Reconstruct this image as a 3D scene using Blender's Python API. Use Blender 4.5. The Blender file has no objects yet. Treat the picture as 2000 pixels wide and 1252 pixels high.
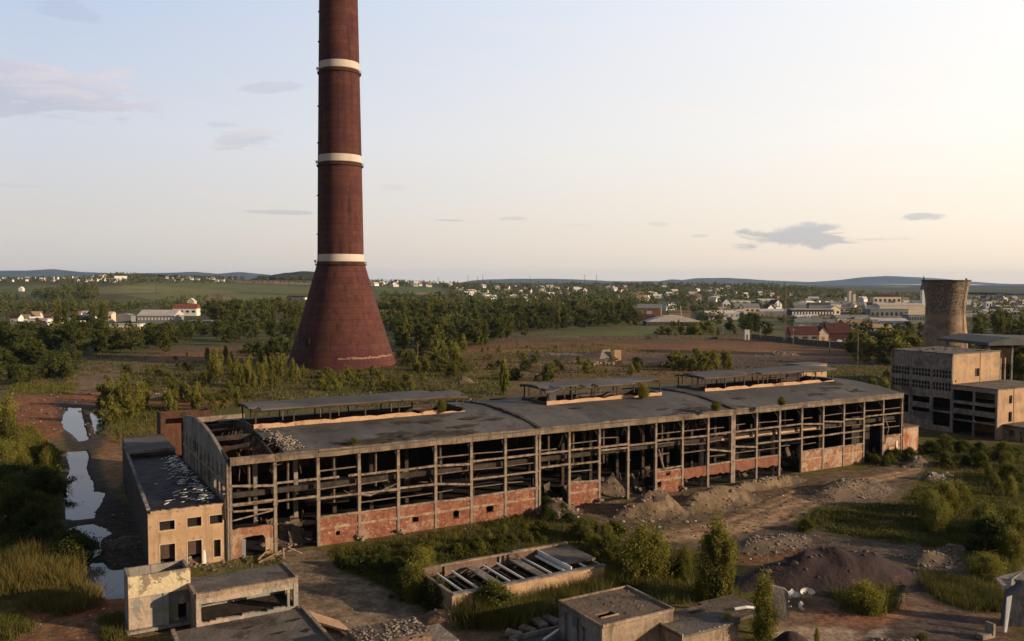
import bpy, math, random
import numpy as np
from mathutils import Vector, noise as mnoise

random.seed(7)
RNG = np.random.default_rng(11)
SC = bpy.context.scene
COL = SC.collection

# ------------------------------------------------------------------ survey of the place
CAM_H = 37.0
FOC = 1706.0            # focal length in photo pixels (2000 px wide)
PITCH = 0.04387
ANG = 0.518549          # bearing of the hall's long side
PX0, PY0 = -37.4617, 114.934   # front corner of the hall
CA, SA = math.cos(ANG), math.sin(ANG)
SUN_AZ = math.radians(106.0)
SUN_EL = math.radians(15.0)


def ray(px, py):
    c, s = math.cos(PITCH), math.sin(PITCH)
    dv = -(py - 626.0) / FOC
    return (px - 1000.0) / FOC, c + dv * s, -s + dv * c


def at(px, py, z=0.0):
    """ground point surveyed at a given bearing / depression angle, for a level z"""
    dx, dy, dz = ray(px, py)
    t = (z - CAM_H) / dz
    return dx * t, dy * t


def toxy(u, w):
    return PX0 + u * CA - w * SA, PY0 + u * SA + w * CA


def uw(px, py, z=0.0):
    x, y = at(px, py, z)
    x -= PX0
    y -= PY0
    return x * CA + y * SA, -x * SA + y * CA


def project_np(X, Y, Z):
    c, s = math.cos(PITCH), math.sin(PITCH)
    dz = Z - CAM_H
    fw = Y * c - dz * s
    up = Y * s + dz * c
    fw = np.where(fw < 1.0, 1.0, fw)
    return 1000 + FOC * X / fw, 626 - FOC * up / fw


def vnoise(X, Y, scale, seed=0, octaves=3):
    """value noise on arrays"""
    out = np.zeros_like(X, dtype=float)
    amp, tot = 1.0, 0.0
    for o in range(octaves):
        x = X / scale * (2 ** o) + 37.1 * seed + 11.3 * o
        y = Y / scale * (2 ** o) - 17.7 * seed + 5.9 * o
        xi, yi = np.floor(x), np.floor(y)
        fx, fy = x - xi, y - yi
        fx = fx * fx * (3 - 2 * fx)
        fy = fy * fy * (3 - 2 * fy)

        def h(a, b):
            v = np.sin(a * 127.1 + b * 311.7 + seed * 74.7) * 43758.5453
            return v - np.floor(v)
        n = (h(xi, yi) * (1 - fx) + h(xi + 1, yi) * fx) * (1 - fy) + (h(xi, yi + 1) * (1 - fx) + h(xi + 1, yi + 1) * fx) * fy
        out += amp * (n * 2 - 1)
        tot += amp
        amp *= 0.5
    return out / tot


def sstep(a, b, x):
    t = np.clip((x - a) / (b - a), 0, 1)
    return t * t * (3 - 2 * t)


# ------------------------------------------------------------------ terrain heights
RIDGE_PX = [-900, -100, 0, 90, 180, 235, 300, 420, 500, 640, 720, 860, 1000, 1200, 1400, 1500, 1620, 1760, 2000, 2900]
RIDGE_PY = [546, 546, 546, 545, 543, 538, 542, 546, 547, 548, 547, 552, 554, 555, 557, 557, 566, 572, 574, 574]
PONDS = [
    [(133, 796), (158, 797), (160, 815), (166, 840), (172, 858), (155, 861), (142, 848), (126, 836), (121, 822), (125, 808)],
    [(174, 803), (182, 808), (203, 812), (202, 822), (205, 834), (203, 845), (186, 849), (184, 838), (180, 822)],
    [(133, 882), (170, 879), (172, 900), (168, 918), (180, 940), (182, 958), (205, 962), (200, 975), (185, 1000), (188, 1010), (160, 1013), (131, 1012), (128, 985), (124, 965), (130, 940), (138, 915), (131, 895)],
    [(134, 1030), (180, 1022), (205, 1032), (218, 1042), (198, 1052), (194, 1065), (198, 1078), (186, 1086), (170, 1090), (140, 1078), (122, 1065), (124, 1050)],
    [(178, 1098), (200, 1096), (212, 1112), (245, 1112), (272, 1122), (270, 1165), (205, 1168), (150, 1140), (160, 1118)],
]


def poly_sd(px, py, poly):
    """signed distance (positive inside) in survey pixels"""
    P = np.array(poly, float)
    n = len(P)
    inside = np.zeros(px.shape, bool)
    dmin = np.full(px.shape, 1e9)
    for i in range(n):
        x1, y1 = P[i]
        x2, y2 = P[(i + 1) % n]
        cond = ((y1 > py) != (y2 > py))
        xin = (x2 - x1) * (py - y1) / ((y2 - y1) if y2 != y1 else 1e-9) + x1
        inside ^= cond & (px < xin)
        ex, ey = x2 - x1, y2 - y1
        t = np.clip(((px - x1) * ex + (py - y1) * ey) / (ex * ex + ey * ey + 1e-9), 0, 1)
        d = np.hypot(px - x1 - t * ex, py - y1 - t * ey)
        dmin = np.minimum(dmin, d)
    return np.where(inside, dmin, -dmin)


def height_np(X, Y):
    X = np.asarray(X, float)
    Y = np.asarray(Y, float)
    R = np.hypot(X, Y)
    Ys = np.maximum(Y, 1.0)
    pxh = 1000 + FOC * np.clip(X / Ys, -1.2, 1.2)
    py = np.interp(pxh, RIDGE_PX, RIDGE_PY)
    Dr = 3600.0
    zr = CAM_H - (py - 551.0) * Dr / FOC
    t = np.clip((Y - 950.0) / (Dr - 950.0), 0, 1)
    prof = t * t * (3 - 2 * t)
    fall = 1.0 - 0.9 * sstep(3800, 5200, Y)
    z = zr * prof * fall
    z = z + prof * fall * 5.0 * vnoise(X, Y, 420, 3, 3)
    # gentle unevenness of the waste ground, flat where the buildings stand
    hu = (X - PX0) * CA + (Y - PY0) * SA
    hw_ = -(X - PX0) * SA + (Y - PY0) * CA
    ind = np.maximum(np.maximum(-11 - hu, hu - 144), np.maximum(-.3 - hw_, hw_ - 58))
    near = sstep(60, 90, R) * (1 - sstep(700, 1000, R)) * sstep(-.5, 3.0, ind)
    z = z + near * (0.16 * vnoise(X, Y, 9.0, 5, 3) + 0.22 * vnoise(X, Y, 34.0, 6, 2))
    px, pyy = project_np(X, Y, np.zeros_like(X))
    m = (px < 330) & (pyy > 760)
    if m.any():
        sd = np.full(X.shape, -1e9)
        for p in PONDS:
            sd[m] = np.maximum(sd[m], poly_sd(px[m], pyy[m], p))
        jit = 2.5 * vnoise(X, Y, 2.2, 9, 2)
        z = np.where(m, z * (1 - sstep(-26, -6, sd)) - 0.75 * sstep(-2, 3, sd + jit) + 0.04 * sstep(-26, -8, sd) * (1 - sstep(-4, 2, sd)), z)
    return z


def height(x, y):
    return float(height_np(np.array([x]), np.array([y]))[0])


def ground_at(px, py):
    """where the line of sight through a surveyed direction meets the terrain"""
    dx, dy, dz = ray(px, py)
    if py > 600:
        x, y = at(px, py, 0)
        return x, y, height(x, y)
    T = np.geomspace(500, 9000, 900)
    zz = CAM_H + dz * T
    hh = height_np(dx * T, dy * T)
    below = np.nonzero(zz <= hh)[0]
    t = T[below[0]] if len(below) else 3600.0
    return dx * t, dy * t, height(dx * t, dy * t)


# ------------------------------------------------------------------ mesh helpers
class MB:
    def __init__(self):
        self.v, self.f, self.m = [], [], []

    def add(self, verts, faces, mat=0):
        o = len(self.v)
        self.v.extend([tuple(p) for p in verts])
        for f in faces:
            self.f.append(tuple(i + o for i in f))
            self.m.append(mat)
        return self

    def box(self, x0, x1, y0, y1, z0, z1, mat=0):
        v = [(x0, y0, z0), (x1, y0, z0), (x1, y1, z0), (x0, y1, z0), (x0, y0, z1), (x1, y0, z1), (x1, y1, z1), (x0, y1, z1)]
        return self.add(v, [(3, 2, 1, 0), (4, 5, 6, 7), (0, 1, 5, 4), (1, 2, 6, 5), (2, 3, 7, 6), (3, 0, 4, 7)], mat)

    def beam(self, a, b, w, h=None, mat=0, roll=None):
        a, b = Vector(a), Vector(b)
        h = w if h is None else h
        d = (b - a).normalized()
        up = Vector((0, 0, 1)) if abs(d.z) < 0.95 else Vector((0, 1, 0))
        s = d.cross(up).normalized()
        t = s.cross(d).normalized()
        v = []
        for p in (a, b):
            for i, j in ((-1, -1), (1, -1), (1, 1), (-1, 1)):
                v.append(p + s * (i * w / 2) + t * (j * h / 2))
        return self.add(v, [(3, 2, 1, 0), (4, 5, 6, 7), (0, 1, 5, 4), (1, 2, 6, 5), (2, 3, 7, 6), (3, 0, 4, 7)], mat)

    def tube(self, pts, radii, n=7, mat=0, cap=True):
        pts = [Vector(p) for p in pts]
        rings = []
        o = len(self.v)
        for k, p in enumerate(pts):
            d = (pts[min(k + 1, len(pts) - 1)] - pts[max(k - 1, 0)]).normalized()
            up = Vector((0, 0, 1)) if abs(d.z) < 0.9 else Vector((1, 0, 0))
            s = d.cross(up).normalized()
            t = s.cross(d).normalized()
            r = radii[k] if isinstance(radii, (list, tuple)) else radii
            for i in range(n):
                a = 2 * math.pi * i / n
                self.v.append(tuple(p + s * (r * math.cos(a)) + t * (r * math.sin(a))))
        for k in range(len(pts) - 1):
            for i in range(n):
                j = (i + 1) % n
                self.f.append((o + k * n + i, o + k * n + j, o + (k + 1) * n + j, o + (k + 1) * n + i))
                self.m.append(mat)
        if cap:
            self.f.append(tuple(o + i for i in range(n))[::-1]); self.m.append(mat)
            q = o + (len(pts) - 1) * n
            self.f.append(tuple(q + i for i in range(n))); self.m.append(mat)
        return self

    def panel(self, pts, off, mat=0):
        """flat outline (list of 3D points) given a thickness vector"""
        n = len(pts)
        off = Vector(off)
        a = [Vector(p) for p in pts]
        v = a + [p + off for p in a]
        faces = [tuple(range(n)), tuple(range(2 * n - 1, n - 1, -1))]
        for i in range(n):
            j = (i + 1) % n
            faces.append((j, i, n + i, n + j))
        return self.add(v, faces, mat)

    def wall(self, a0, a1, z0, z1, d0, d1, holes=(), axis='x', mat=0):
        """wall between a0..a1 along axis, thickness d0..d1 across it, with rectangular openings (a,b,za,zb)"""
        xs = sorted({a0, a1, *[min(max(h[0], a0), a1) for h in holes], *[min(max(h[1], a0), a1) for h in holes]})
        zs = sorted({z0, z1, *[min(max(h[2], z0), z1) for h in holes], *[min(max(h[3], z0), z1) for h in holes]})
        nx, nz = len(xs) - 1, len(zs) - 1

        def solid(i, k):
            if i < 0 or k < 0 or i >= nx or k >= nz:
                return False
            cx, cz = (xs[i] + xs[i + 1]) / 2, (zs[k] + zs[k + 1]) / 2
            return not any(h[0] < cx < h[1] and h[2] < cz < h[3] for h in holes)

        def P(a, d, z):
            return (a, d, z) if axis == 'x' else (d, a, z)
        for i in range(nx):
            for k in range(nz):
                if not solid(i, k):
                    continue
                A, B, Z0, Z1 = xs[i], xs[i + 1], zs[k], zs[k + 1]
                fs = [[P(A, d0, Z0), P(B, d0, Z0), P(B, d0, Z1), P(A, d0, Z1)], [P(B, d1, Z0), P(A, d1, Z0), P(A, d1, Z1), P(B, d1, Z1)]]
                if not solid(i - 1, k): fs.append([P(A, d1, Z0), P(A, d0, Z0), P(A, d0, Z1), P(A, d1, Z1)])
                if not solid(i + 1, k): fs.append([P(B, d0, Z0), P(B, d1, Z0), P(B, d1, Z1), P(B, d0, Z1)])
                if not solid(i, k - 1): fs.append([P(A, d0, Z0), P(A, d1, Z0), P(B, d1, Z0), P(B, d0, Z0)])
                if not solid(i, k + 1): fs.append([P(A, d0, Z1), P(B, d0, Z1), P(B, d1, Z1), P(A, d1, Z1)])
                for q in fs:
                    self.add(q, [(0, 1, 2, 3)], mat)
        return self

    def lathe(self, prof, n=64, mat=0, cx=0, cy=0):
        o = len(self.v)
        for r, z in prof:
            for i in range(n):
                a = 2 * math.pi * i / n
                self.v.append((cx + r * math.cos(a), cy + r * math.sin(a), z))
        for k in range(len(prof) - 1):
            for i in range(n):
                j = (i + 1) % n
                self.f.append((o + k * n + i, o + k * n + j, o + (k + 1) * n + j, o + (k + 1) * n + i))
                self.m.append(mat)
        return self

    def rock(self, c, r, mat=0, flat=0.7):
        pts = []
        for (x, y, z) in ICO_V:
            k = r * random.uniform(0.65, 1.2)
            pts.append((c[0] + x * k, c[1] + y * k, c[2] + z * k * flat))
        return self.add(pts, ICO_F, mat)

    def build(self, name, mats, parent=None, loc=None, rotz=None, smooth=False):
        me = bpy.data.meshes.new(name)
        me.from_pydata(self.v, [], self.f)
        mats = mats if isinstance(mats, (list, tuple)) else [mats]
        for m in mats:
            me.materials.append(m)
        if any(self.m):
            me.polygons.foreach_set('material_index', self.m)
        if smooth:
            me.polygons.foreach_set('use_smooth', [True] * len(me.polygons))
        me.update()
        return link(name, me, parent, loc, rotz)


_t = (1 + 5 ** 0.5) / 2
_n = (1 + _t * _t) ** 0.5
ICO_V = [(x / _n, y / _n, z / _n) for x, y, z in [(-1, _t, 0), (1, _t, 0), (-1, -_t, 0), (1, -_t, 0), (0, -1, _t), (0, 1, _t), (0, -1, -_t), (0, 1, -_t), (_t, 0, -1), (_t, 0, 1), (-_t, 0, -1), (-_t, 0, 1)]]
ICO_F = [(0, 11, 5), (0, 5, 1), (0, 1, 7), (0, 7, 10), (0, 10, 11), (1, 5, 9), (5, 11, 4), (11, 10, 2), (10, 7, 6), (7, 1, 8), (3, 9, 4), (3, 4, 2), (3, 2, 6), (3, 6, 8), (3, 8, 9), (4, 9, 5), (2, 4, 11), (6, 2, 10), (8, 6, 7), (9, 8, 1)]


def link(name, data, parent=None, loc=None, rotz=None):
    o = bpy.data.objects.new(name, data)
    COL.objects.link(o)
    if parent is not None:
        o.parent = parent
    if loc is not None:
        o.location = loc
    if rotz is not None:
        o.rotation_euler = (0, 0, rotz)
    return o


def tag(o, label=None, cat=None, group=None, kind=None):
    if label: o['label'] = label
    if cat: o['category'] = cat
    if group: o['group'] = group
    if kind: o['kind'] = kind
    return o


def empty(name, loc, rotz=0.0, label=None, cat=None, group=None):
    o = link(name, None, None, loc, rotz)
    o.empty_display_size = 0.5
    return tag(o, label, cat, group)


def copy_tree(o, parent=None, kids=None):
    c = o.copy()
    COL.objects.link(c)
    if parent is not None:
        c.parent = parent
    for ch in KIDS.get(o.name, []):
        copy_tree(ch, c)
    return c


KIDS = {}


def remember(o):
    """note a prototype's parts so that copies need no scan of the scene"""
    for ch in o.children:
        KIDS.setdefault(o.name, []).append(ch)
        remember(ch)


def fast_mesh(name, V, F, mats, tint=None, smooth=False, col=None):
    """quads or triangles from arrays"""
    me = bpy.data.meshes.new(name)
    V = np.asarray(V, np.float32)
    F = np.asarray(F, np.int32)
    n, k = F.shape
    me.vertices.add(len(V))
    me.vertices.foreach_set('co', V.ravel())
    me.loops.add(n * k)
    me.loops.foreach_set('vertex_index', F.ravel())
    me.polygons.add(n)
    me.polygons.foreach_set('loop_start', np.arange(0, n * k, k, dtype=np.int32))
    me.polygons.foreach_set('loop_total', np.full(n, k, np.int32))
    if smooth:
        me.polygons.foreach_set('use_smooth', np.ones(n, bool))
    for m in (mats if isinstance(mats, (list, tuple)) else [mats]):
        me.materials.append(m)
    if tint is not None:
        a = me.attributes.new('tint', 'FLOAT', 'POINT')
        a.data.foreach_set('value', np.asarray(tint, np.float32))
    if col is not None:
        a = me.attributes.new('albedo', 'FLOAT_COLOR', 'POINT')
        a.data.foreach_set('color', np.asarray(col, np.float32).ravel())
    me.update(calc_edges=True)
    me.validate()
    return me


# ------------------------------------------------------------------ material helpers
class NT:
    def __init__(self, tree):
        self.t = tree
        self.n = tree.nodes
        self.l = tree.links

    def new(self, kind, **kw):
        nd = self.n.new(kind)
        for k, v in kw.items():
            setattr(nd, k, v)
        return nd

    def con(self, a, b):
        self.l.new(a, b)

    def set(self, sock, val):
        if isinstance(val, bpy.types.NodeSocket):
            self.con(val, sock)
        else:
            sock.default_value = val

    def math(self, op, a, b=None, c=None, clamp=False):
        nd = self.new('ShaderNodeMath', operation=op, use_clamp=clamp)
        self.set(nd.inputs[0], a)
        if b is not None: self.set(nd.inputs[1], b)
        if c is not None: self.set(nd.inputs[2], c)
        return nd.outputs[0]

    def mix(self, fac, a, b, blend='MIX'):
        nd = self.new('ShaderNodeMix', data_type='RGBA', blend_type=blend)
        self.set(nd.inputs[0], fac)
        for s, v in ((nd.inputs[6], a), (nd.inputs[7], b)):
            if isinstance(v, tuple) and len(v) == 3:
                v = (*v, 1)
            self.set(s, v)
        return nd.outputs[2]

    def noise(self, vec, scale, detail=4, rough=0.55, dist=0.0):
        nd = self.new('ShaderNodeTexNoise')
        self.con(vec, nd.inputs['Vector'])
        nd.inputs['Scale'].default_value = scale
        nd.inputs['Detail'].default_value = detail
        nd.inputs['Roughness'].default_value = rough
        nd.inputs['Distortion'].default_value = dist
        return nd.outputs['Fac']

    def ramp(self, fac, stops):
        nd = self.new('ShaderNodeValToRGB')
        self.con(fac, nd.inputs[0])
        e = nd.color_ramp.elements
        while len(e) < len(stops):
            e.new(0.5)
        for i, (p, c) in enumerate(stops):
            e[i].position = p
            e[i].color = (*c, 1) if len(c) == 3 else c
        return nd.outputs[0]

    def mapr(self, v, a, b, c=0.0, d=1.0):
        nd = self.new('ShaderNodeMapRange', interpolation_type='SMOOTHSTEP')
        self.set(nd.inputs[0], v)
        nd.inputs[1].default_value = a
        nd.inputs[2].default_value = b
        nd.inputs[3].default_value = c
        nd.inputs[4].default_value = d
        return nd.outputs[0]

    def scaled(self, vec, s):
        nd = self.new('ShaderNodeVectorMath', operation='MULTIPLY')
        self.con(vec, nd.inputs[0])
        nd.inputs[1].default_value = s
        return nd.outputs[0]


def new_mat(name):
    m = bpy.data.materials.new(name)
    m.use_nodes = True
    nt = NT(m.node_tree)
    b = nt.n['Principled BSDF']
    b.inputs['Roughness'].default_value = 0.85
    b.inputs['Specular IOR Level'].default_value = 0.25
    return m, nt, b


def surf(name, a, b, scale=0.6, c=None, cscale=0.18, cband=(0.5, 0.62), streak=0.0, sscale=1.6, rough=0.9, bump=0.4, bscale=3.0,
         speck=None, spscale=4.0, spband=(0.62, 0.68), spec=0.25, world=False, joints=None, metal=0.0, flat_joints=False):
    """weathered surface: two tones, patches of a third, rain streaks, specks and panel joints"""
    m, nt, bs = new_mat(name)
    tc = nt.new('ShaderNodeTexCoord')
    if world:
        g = nt.new('ShaderNodeNewGeometry')
        vec = g.outputs['Position']
    else:
        vec = tc.outputs['Object']
    n1 = nt.noise(vec, scale, 6, 0.65)
    colr = nt.mix(nt.mapr(n1, 0.34, 0.66), a, b)
    if c is not None:
        n2 = nt.noise(vec, cscale, 5, 0.7, 0.4)
        colr = nt.mix(nt.mapr(n2, *cband), colr, c)
    if speck is not None:
        n3 = nt.noise(vec, spscale, 3, 0.6)
        colr = nt.mix(nt.mapr(n3, *spband), colr, speck)
    if streak > 0:
        sv = nt.scaled(vec, (sscale, sscale, sscale * 0.06))
        n4 = nt.noise(sv, 1.0, 5, 0.7)
        colr = nt.mix(nt.mapr(n4, 0.48, 0.75, 0, streak), colr, tuple(x * 0.3 for x in a), 'MIX')
    if joints is not None:
        jw, jh, jd = joints[:3]
        bt = nt.new('ShaderNodeTexBrick', offset=0.0, squash=1.0)
        sep = nt.new('ShaderNodeSeparateXYZ')
        nt.con(vec, sep.inputs[0])
        cmb = nt.new('ShaderNodeCombineXYZ')
        if flat_joints:
            nt.con(sep.outputs[0], cmb.inputs[0])
            nt.con(sep.outputs[1], cmb.inputs[1])
        else:
            nt.con(nt.math('ADD', sep.outputs[0], sep.outputs[1]), cmb.inputs[0])
            nt.con(sep.outputs[2], cmb.inputs[1])
        nt.con(cmb.outputs[0], bt.inputs['Vector'])
        bt.inputs['Color1'].default_value = (1, 1, 1, 1)
        bt.inputs['Color2'].default_value = (0.82, 0.82, 0.82, 1)
        bt.inputs['Mortar'].default_value = (jd, jd, jd, 1)
        bt.inputs['Scale'].default_value = 1.0
        bt.inputs['Mortar Size'].default_value = joints[3] if len(joints) > 3 else min(jw, jh) * 0.02
        bt.inputs['Mortar Smooth'].default_value = 0.6
        bt.inputs['Brick Width'].default_value = jw
        bt.inputs['Row Height'].default_value = jh
        colr = nt.mix(1.0, colr, bt.outputs['Color'], 'MULTIPLY')
    nt.con(colr, bs.inputs['Base Color'])
    bs.inputs['Roughness'].default_value = rough
    bs.inputs['Specular IOR Level'].default_value = spec
    bs.inputs['Metallic'].default_value = metal
    if bump > 0:
        bp = nt.new('ShaderNodeBump')
        bp.inputs['Strength'].default_value = bump
        bp.inputs['Distance'].default_value = 0.25
        nt.con(nt.noise(vec, bscale, 5, 0.6), bp.inputs['Height'])
        nt.con(bp.outputs[0], bs.inputs['Normal'])
    return m


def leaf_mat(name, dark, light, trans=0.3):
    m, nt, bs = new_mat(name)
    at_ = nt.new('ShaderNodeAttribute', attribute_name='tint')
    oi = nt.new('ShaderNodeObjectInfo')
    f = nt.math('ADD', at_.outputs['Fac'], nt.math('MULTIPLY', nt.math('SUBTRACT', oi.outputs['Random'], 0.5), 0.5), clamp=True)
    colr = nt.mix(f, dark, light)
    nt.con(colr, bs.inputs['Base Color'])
    bs.inputs['Roughness'].default_value = 0.7
    bs.inputs['Specular IOR Level'].default_value = 0.15
    tr = nt.new('ShaderNodeBsdfTranslucent')
    nt.con(colr, tr.inputs[0])
    mx = nt.new('ShaderNodeMixShader')
    mx.inputs[0].default_value = trans
    nt.con(bs.outputs[0], mx.inputs[1])
    nt.con(tr.outputs[0], mx.inputs[2])
    nt.con(mx.outputs[0], nt.n['Material Output'].inputs[0])
    return m


M = {}
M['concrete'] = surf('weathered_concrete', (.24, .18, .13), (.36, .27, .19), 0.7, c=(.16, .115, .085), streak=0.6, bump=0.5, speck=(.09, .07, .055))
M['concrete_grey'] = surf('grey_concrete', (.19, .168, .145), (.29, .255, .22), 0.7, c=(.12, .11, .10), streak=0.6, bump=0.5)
M['concrete_dark'] = surf('shade_tone_concrete', (.030, .025, .021), (.062, .049, .038), 0.8, streak=0.6, bump=0.5)  # darkened concrete: shade is mixed into its colour
M['fascia'] = surf('eaves_concrete', (.165, .125, .088), (.27, .205, .145), 0.5, c=(.11, .08, .058), streak=0.75, sscale=2.5, joints=(1.5, 30.0, 0.55))
M['column'] = surf('column_concrete', (.165, .13, .10), (.30, .235, .18), 0.8, c=(.10, .075, .06), streak=0.5, bump=0.3)
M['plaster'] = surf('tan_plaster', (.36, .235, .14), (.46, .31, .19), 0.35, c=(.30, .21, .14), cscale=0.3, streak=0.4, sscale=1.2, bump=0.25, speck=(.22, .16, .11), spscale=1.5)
M['plaster_yellow'] = surf('peeling_yellow_plaster', (.50, .42, .27), (.58, .49, .33), 0.4, c=(.23, .19, .13), cscale=0.42, cband=(0.52, 0.55), streak=0.3, bump=0.6, bscale=1.5)
M['plaster_pink'] = surf('pinkish_plaster', (.38, .29, .22), (.46, .36, .28), 0.5, c=(.26, .25, .22), cscale=0.22, cband=(0.5, 0.53), streak=0.3, joints=(2.4, 0.95, 0.6))
M['plaster_grey'] = surf('grey_green_plaster', (.22, .23, .21), (.30, .31, .28), 0.5, c=(.34, .27, .2), cscale=0.25, cband=(0.56, 0.6), streak=0.4, joints=(2.4, 0.95, 0.6))
M['brick'] = surf('old_red_brick', (.17, .065, .040), (.29, .118, .072), 1.4, c=(.33, .215, .145), cscale=0.45, cband=(0.54, 0.63), speck=(.42, .32, .235), spscale=2.4, spband=(0.60, 0.70), streak=0.35, joints=(0.9, 0.3, 0.75))
M['brick_plain'] = surf('red_plastered_brick', (.165, .068, .042), (.24, .105, .066), 0.8, c=(.37, .23, .15), cscale=0.2, cband=(0.62, 0.68), streak=0.5)
M['brick_pale'] = surf('brick_with_plaster_patches', (.22, .10, .062), (.31, .16, .10), 1.0, c=(.37, .27, .18), cscale=0.45, cband=(0.46, 0.56), speck=(.14, .08, .055), spscale=1.6, spband=(.60, .68), streak=0.35)
M['rust'] = surf('rusty_steel', (.055, .027, .018), (.105, .048, .029), 1.0, c=(.034, .021, .016), streak=0.5)
M['steel'] = surf('dark_steel', (.035, .026, .02), (.065, .045, .033), 1.5, rough=0.7)
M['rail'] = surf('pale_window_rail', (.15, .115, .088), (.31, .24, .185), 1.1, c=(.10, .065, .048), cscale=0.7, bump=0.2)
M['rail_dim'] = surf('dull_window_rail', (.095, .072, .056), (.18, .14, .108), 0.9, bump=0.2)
M['roof'] = surf('bitumen_roof', (.078, .076, .074), (.125, .118, .112), 0.09, c=(.055, .050, .047), cscale=0.22, cband=(0.56, 0.64), speck=(.025, .022, .02), spscale=0.55, spband=(0.69, 0.71), bump=0.3, bscale=1.2, rough=0.85, streak=0.0, joints=(2.0, 11.3, 0.80, 0.05), flat_joints=True)
M['roof_wet'] = surf('black_wet_roof', (.012, .011, .012), (.024, .017, .017), 0.35, c=(.040, .025, .022), cscale=0.14, cband=(0.55, 0.7), bump=0.5, bscale=1.4, rough=0.62, spec=0.12)
M['roof_low'] = surf('flat_concrete_roof', (.10, .088, .076), (.17, .145, .12), 0.3, c=(.065, .055, .05), cscale=0.22, cband=(0.52, 0.64), bump=0.4)
M['roof_brown'] = surf('dusty_felt_roof', (.115, .085, .06), (.17, .125, .085), 0.35, c=(.06, .045, .035), cscale=0.5, cband=(0.58, 0.63), bump=0.6, bscale=1.4)
M['tan'] = surf('tan_upstand', (.44, .28, .165), (.52, .345, .215), 0.5, c=(.25, .14, .085), cscale=0.35, cband=(0.58, 0.66), streak=0.3)
M['inner_shade'] = surf('interior_shade_tone', (.010, .008, .007), (.022, .017, .014), 0.4, c=(.034, .020, .014), cscale=0.15, cband=(0.58, 0.7))  # near-black tone puts the indoor shade into the colour
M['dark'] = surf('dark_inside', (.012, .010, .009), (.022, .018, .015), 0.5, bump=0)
M['chimney'] = surf('red_brown_chimney_concrete', (.080, .029, .023), (.108, .040, .029), 0.35, c=(.075, .024, .027), cscale=0.03, cband=(0.48, 0.60), streak=0.95, sscale=0.55, speck=(.150, .062, .038), spscale=0.5, spband=(0.60, 0.74), bump=0.15, joints=(900.0, 2.6, 0.70, 0.22))
M['band'] = surf('cream_band', (.50, .43, .37), (.58, .51, .44), 0.1, streak=0.25, sscale=0.5, bump=0)
M['cool'] = surf('cooling_tower_concrete', (.26, .18, .115), (.36, .26, .175), 0.25, c=(.20, .14, .095), cscale=0.12, streak=0.4, sscale=0.5, bump=0.2, joints=(3.0, 1.5, 0.8))
M['cool_worn'] = surf('cooling_tower_spalled', (.22, .16, .11), (.32, .24, .17), 0.3, speck=(.085, .065, .05), spscale=1.5, spband=(0.49, 0.60), streak=0.3, sscale=0.5, bump=0.5, bscale=0.8, joints=(3.0, 1.5, 0.7))
M['white'] = surf('white_paint', (.62, .60, .56), (.74, .72, .68), 0.3, bump=0)
M['cream'] = surf('cream_render', (.55, .46, .33), (.64, .55, .41), 0.2, bump=0)
M['glass'] = surf('dark_window', (.015, .017, .02), (.03, .033, .036), 0.5, bump=0, rough=0.3, spec=0.5)
M['tile'] = surf('red_roof_tiles', (.17, .06, .042), (.23, .085, .058), 0.6, bump=0.2)
M['maroon'] = surf('maroon_roof', (.065, .022, .021), (.095, .032, .030), 0.4, bump=0.1)
M['orange'] = surf('orange_wall', (.36, .16, .08), (.44, .21, .11), 0.3, bump=0)
M['shed_roof'] = surf('pale_sheet_roof', (.42, .38, .34), (.52, .48, .43), 0.15, bump=0.1, streak=0.2)
M['shed_grey'] = surf('grey_sheet', (.17, .18, .19), (.23, .235, .24), 0.2, bump=0.1)
M['torn'] = surf('torn_dark_felt', (.022, .020, .019), (.042, .036, .032), 0.8, bump=0.3)
M['canopy'] = surf('dull_canopy_sheet', (.075, .078, .08), (.105, .108, .11), 0.3, bump=0.1)
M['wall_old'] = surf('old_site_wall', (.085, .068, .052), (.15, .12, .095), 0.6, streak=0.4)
M['shed_dark'] = surf('dark_sheet', (.05, .05, .055), (.08, .08, .085), 0.2, bump=0.1)
M['blue'] = surf('blue_wall', (.09, .13, .27), (.12, .17, .33), 0.2, bump=0)
M['purple'] = surf('purple_wall', (.10, .05, .13), (.13, .07, .16), 0.2, bump=0)
M['soil'] = surf('heaped_soil', (.125, .088, .052), (.21, .150, .090), 0.5, c=(.085, .062, .040), cscale=0.2, speck=(.28, .23, .18), spscale=2.2, spband=(0.66, 0.71), bump=0.9, bscale=1.3)
M['soil_red'] = surf('reddish_soil', (.13, .075, .045), (.20, .12, .075), 0.5, speck=(.34, .27, .2), spscale=2.0, spband=(0.66, 0.7), bump=0.9, bscale=1.3)
M['ash'] = surf('dark_purple_cinder', (.029, .020, .021), (.050, .033, .032), 0.35, c=(.15, .062, .035), cscale=0.11, cband=(0.56, 0.66), bump=0.8, bscale=1.6)
M['gravel'] = surf('gravel_heap', (.14, .10, .066), (.22, .160, .108), 1.2, c=(.095, .07, .048), cscale=0.3, speck=(.32, .27, .21), spscale=3.0, spband=(0.66, 0.7), bump=1.0, bscale=2.5)
M['rubble'] = surf('broken_concrete', (.17, .135, .105), (.30, .245, .195), 0.8, bump=0.5)
M['rubble_white'] = surf('white_rubble', (.34, .315, .28), (.52, .49, .44), 0.8, bump=0.4)
M['rubble_dark'] = surf('dark_rubble', (.075, .056, .040), (.15, .112, .080), 0.8, bump=0.5)
M['bark'] = surf('bark', (.06, .05, .038), (.11, .09, .07), 2.0)
M['timber'] = surf('old_timber', (.19, .13, .085), (.28, .20, .135), 1.0)
M['plastic'] = surf('white_plastic', (.68, .66, .63), (.78, .76, .73), 1.0, c=(.40, .36, .32), cscale=0.8, cband=(0.6, 0.75), bump=0, rough=0.5)
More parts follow.
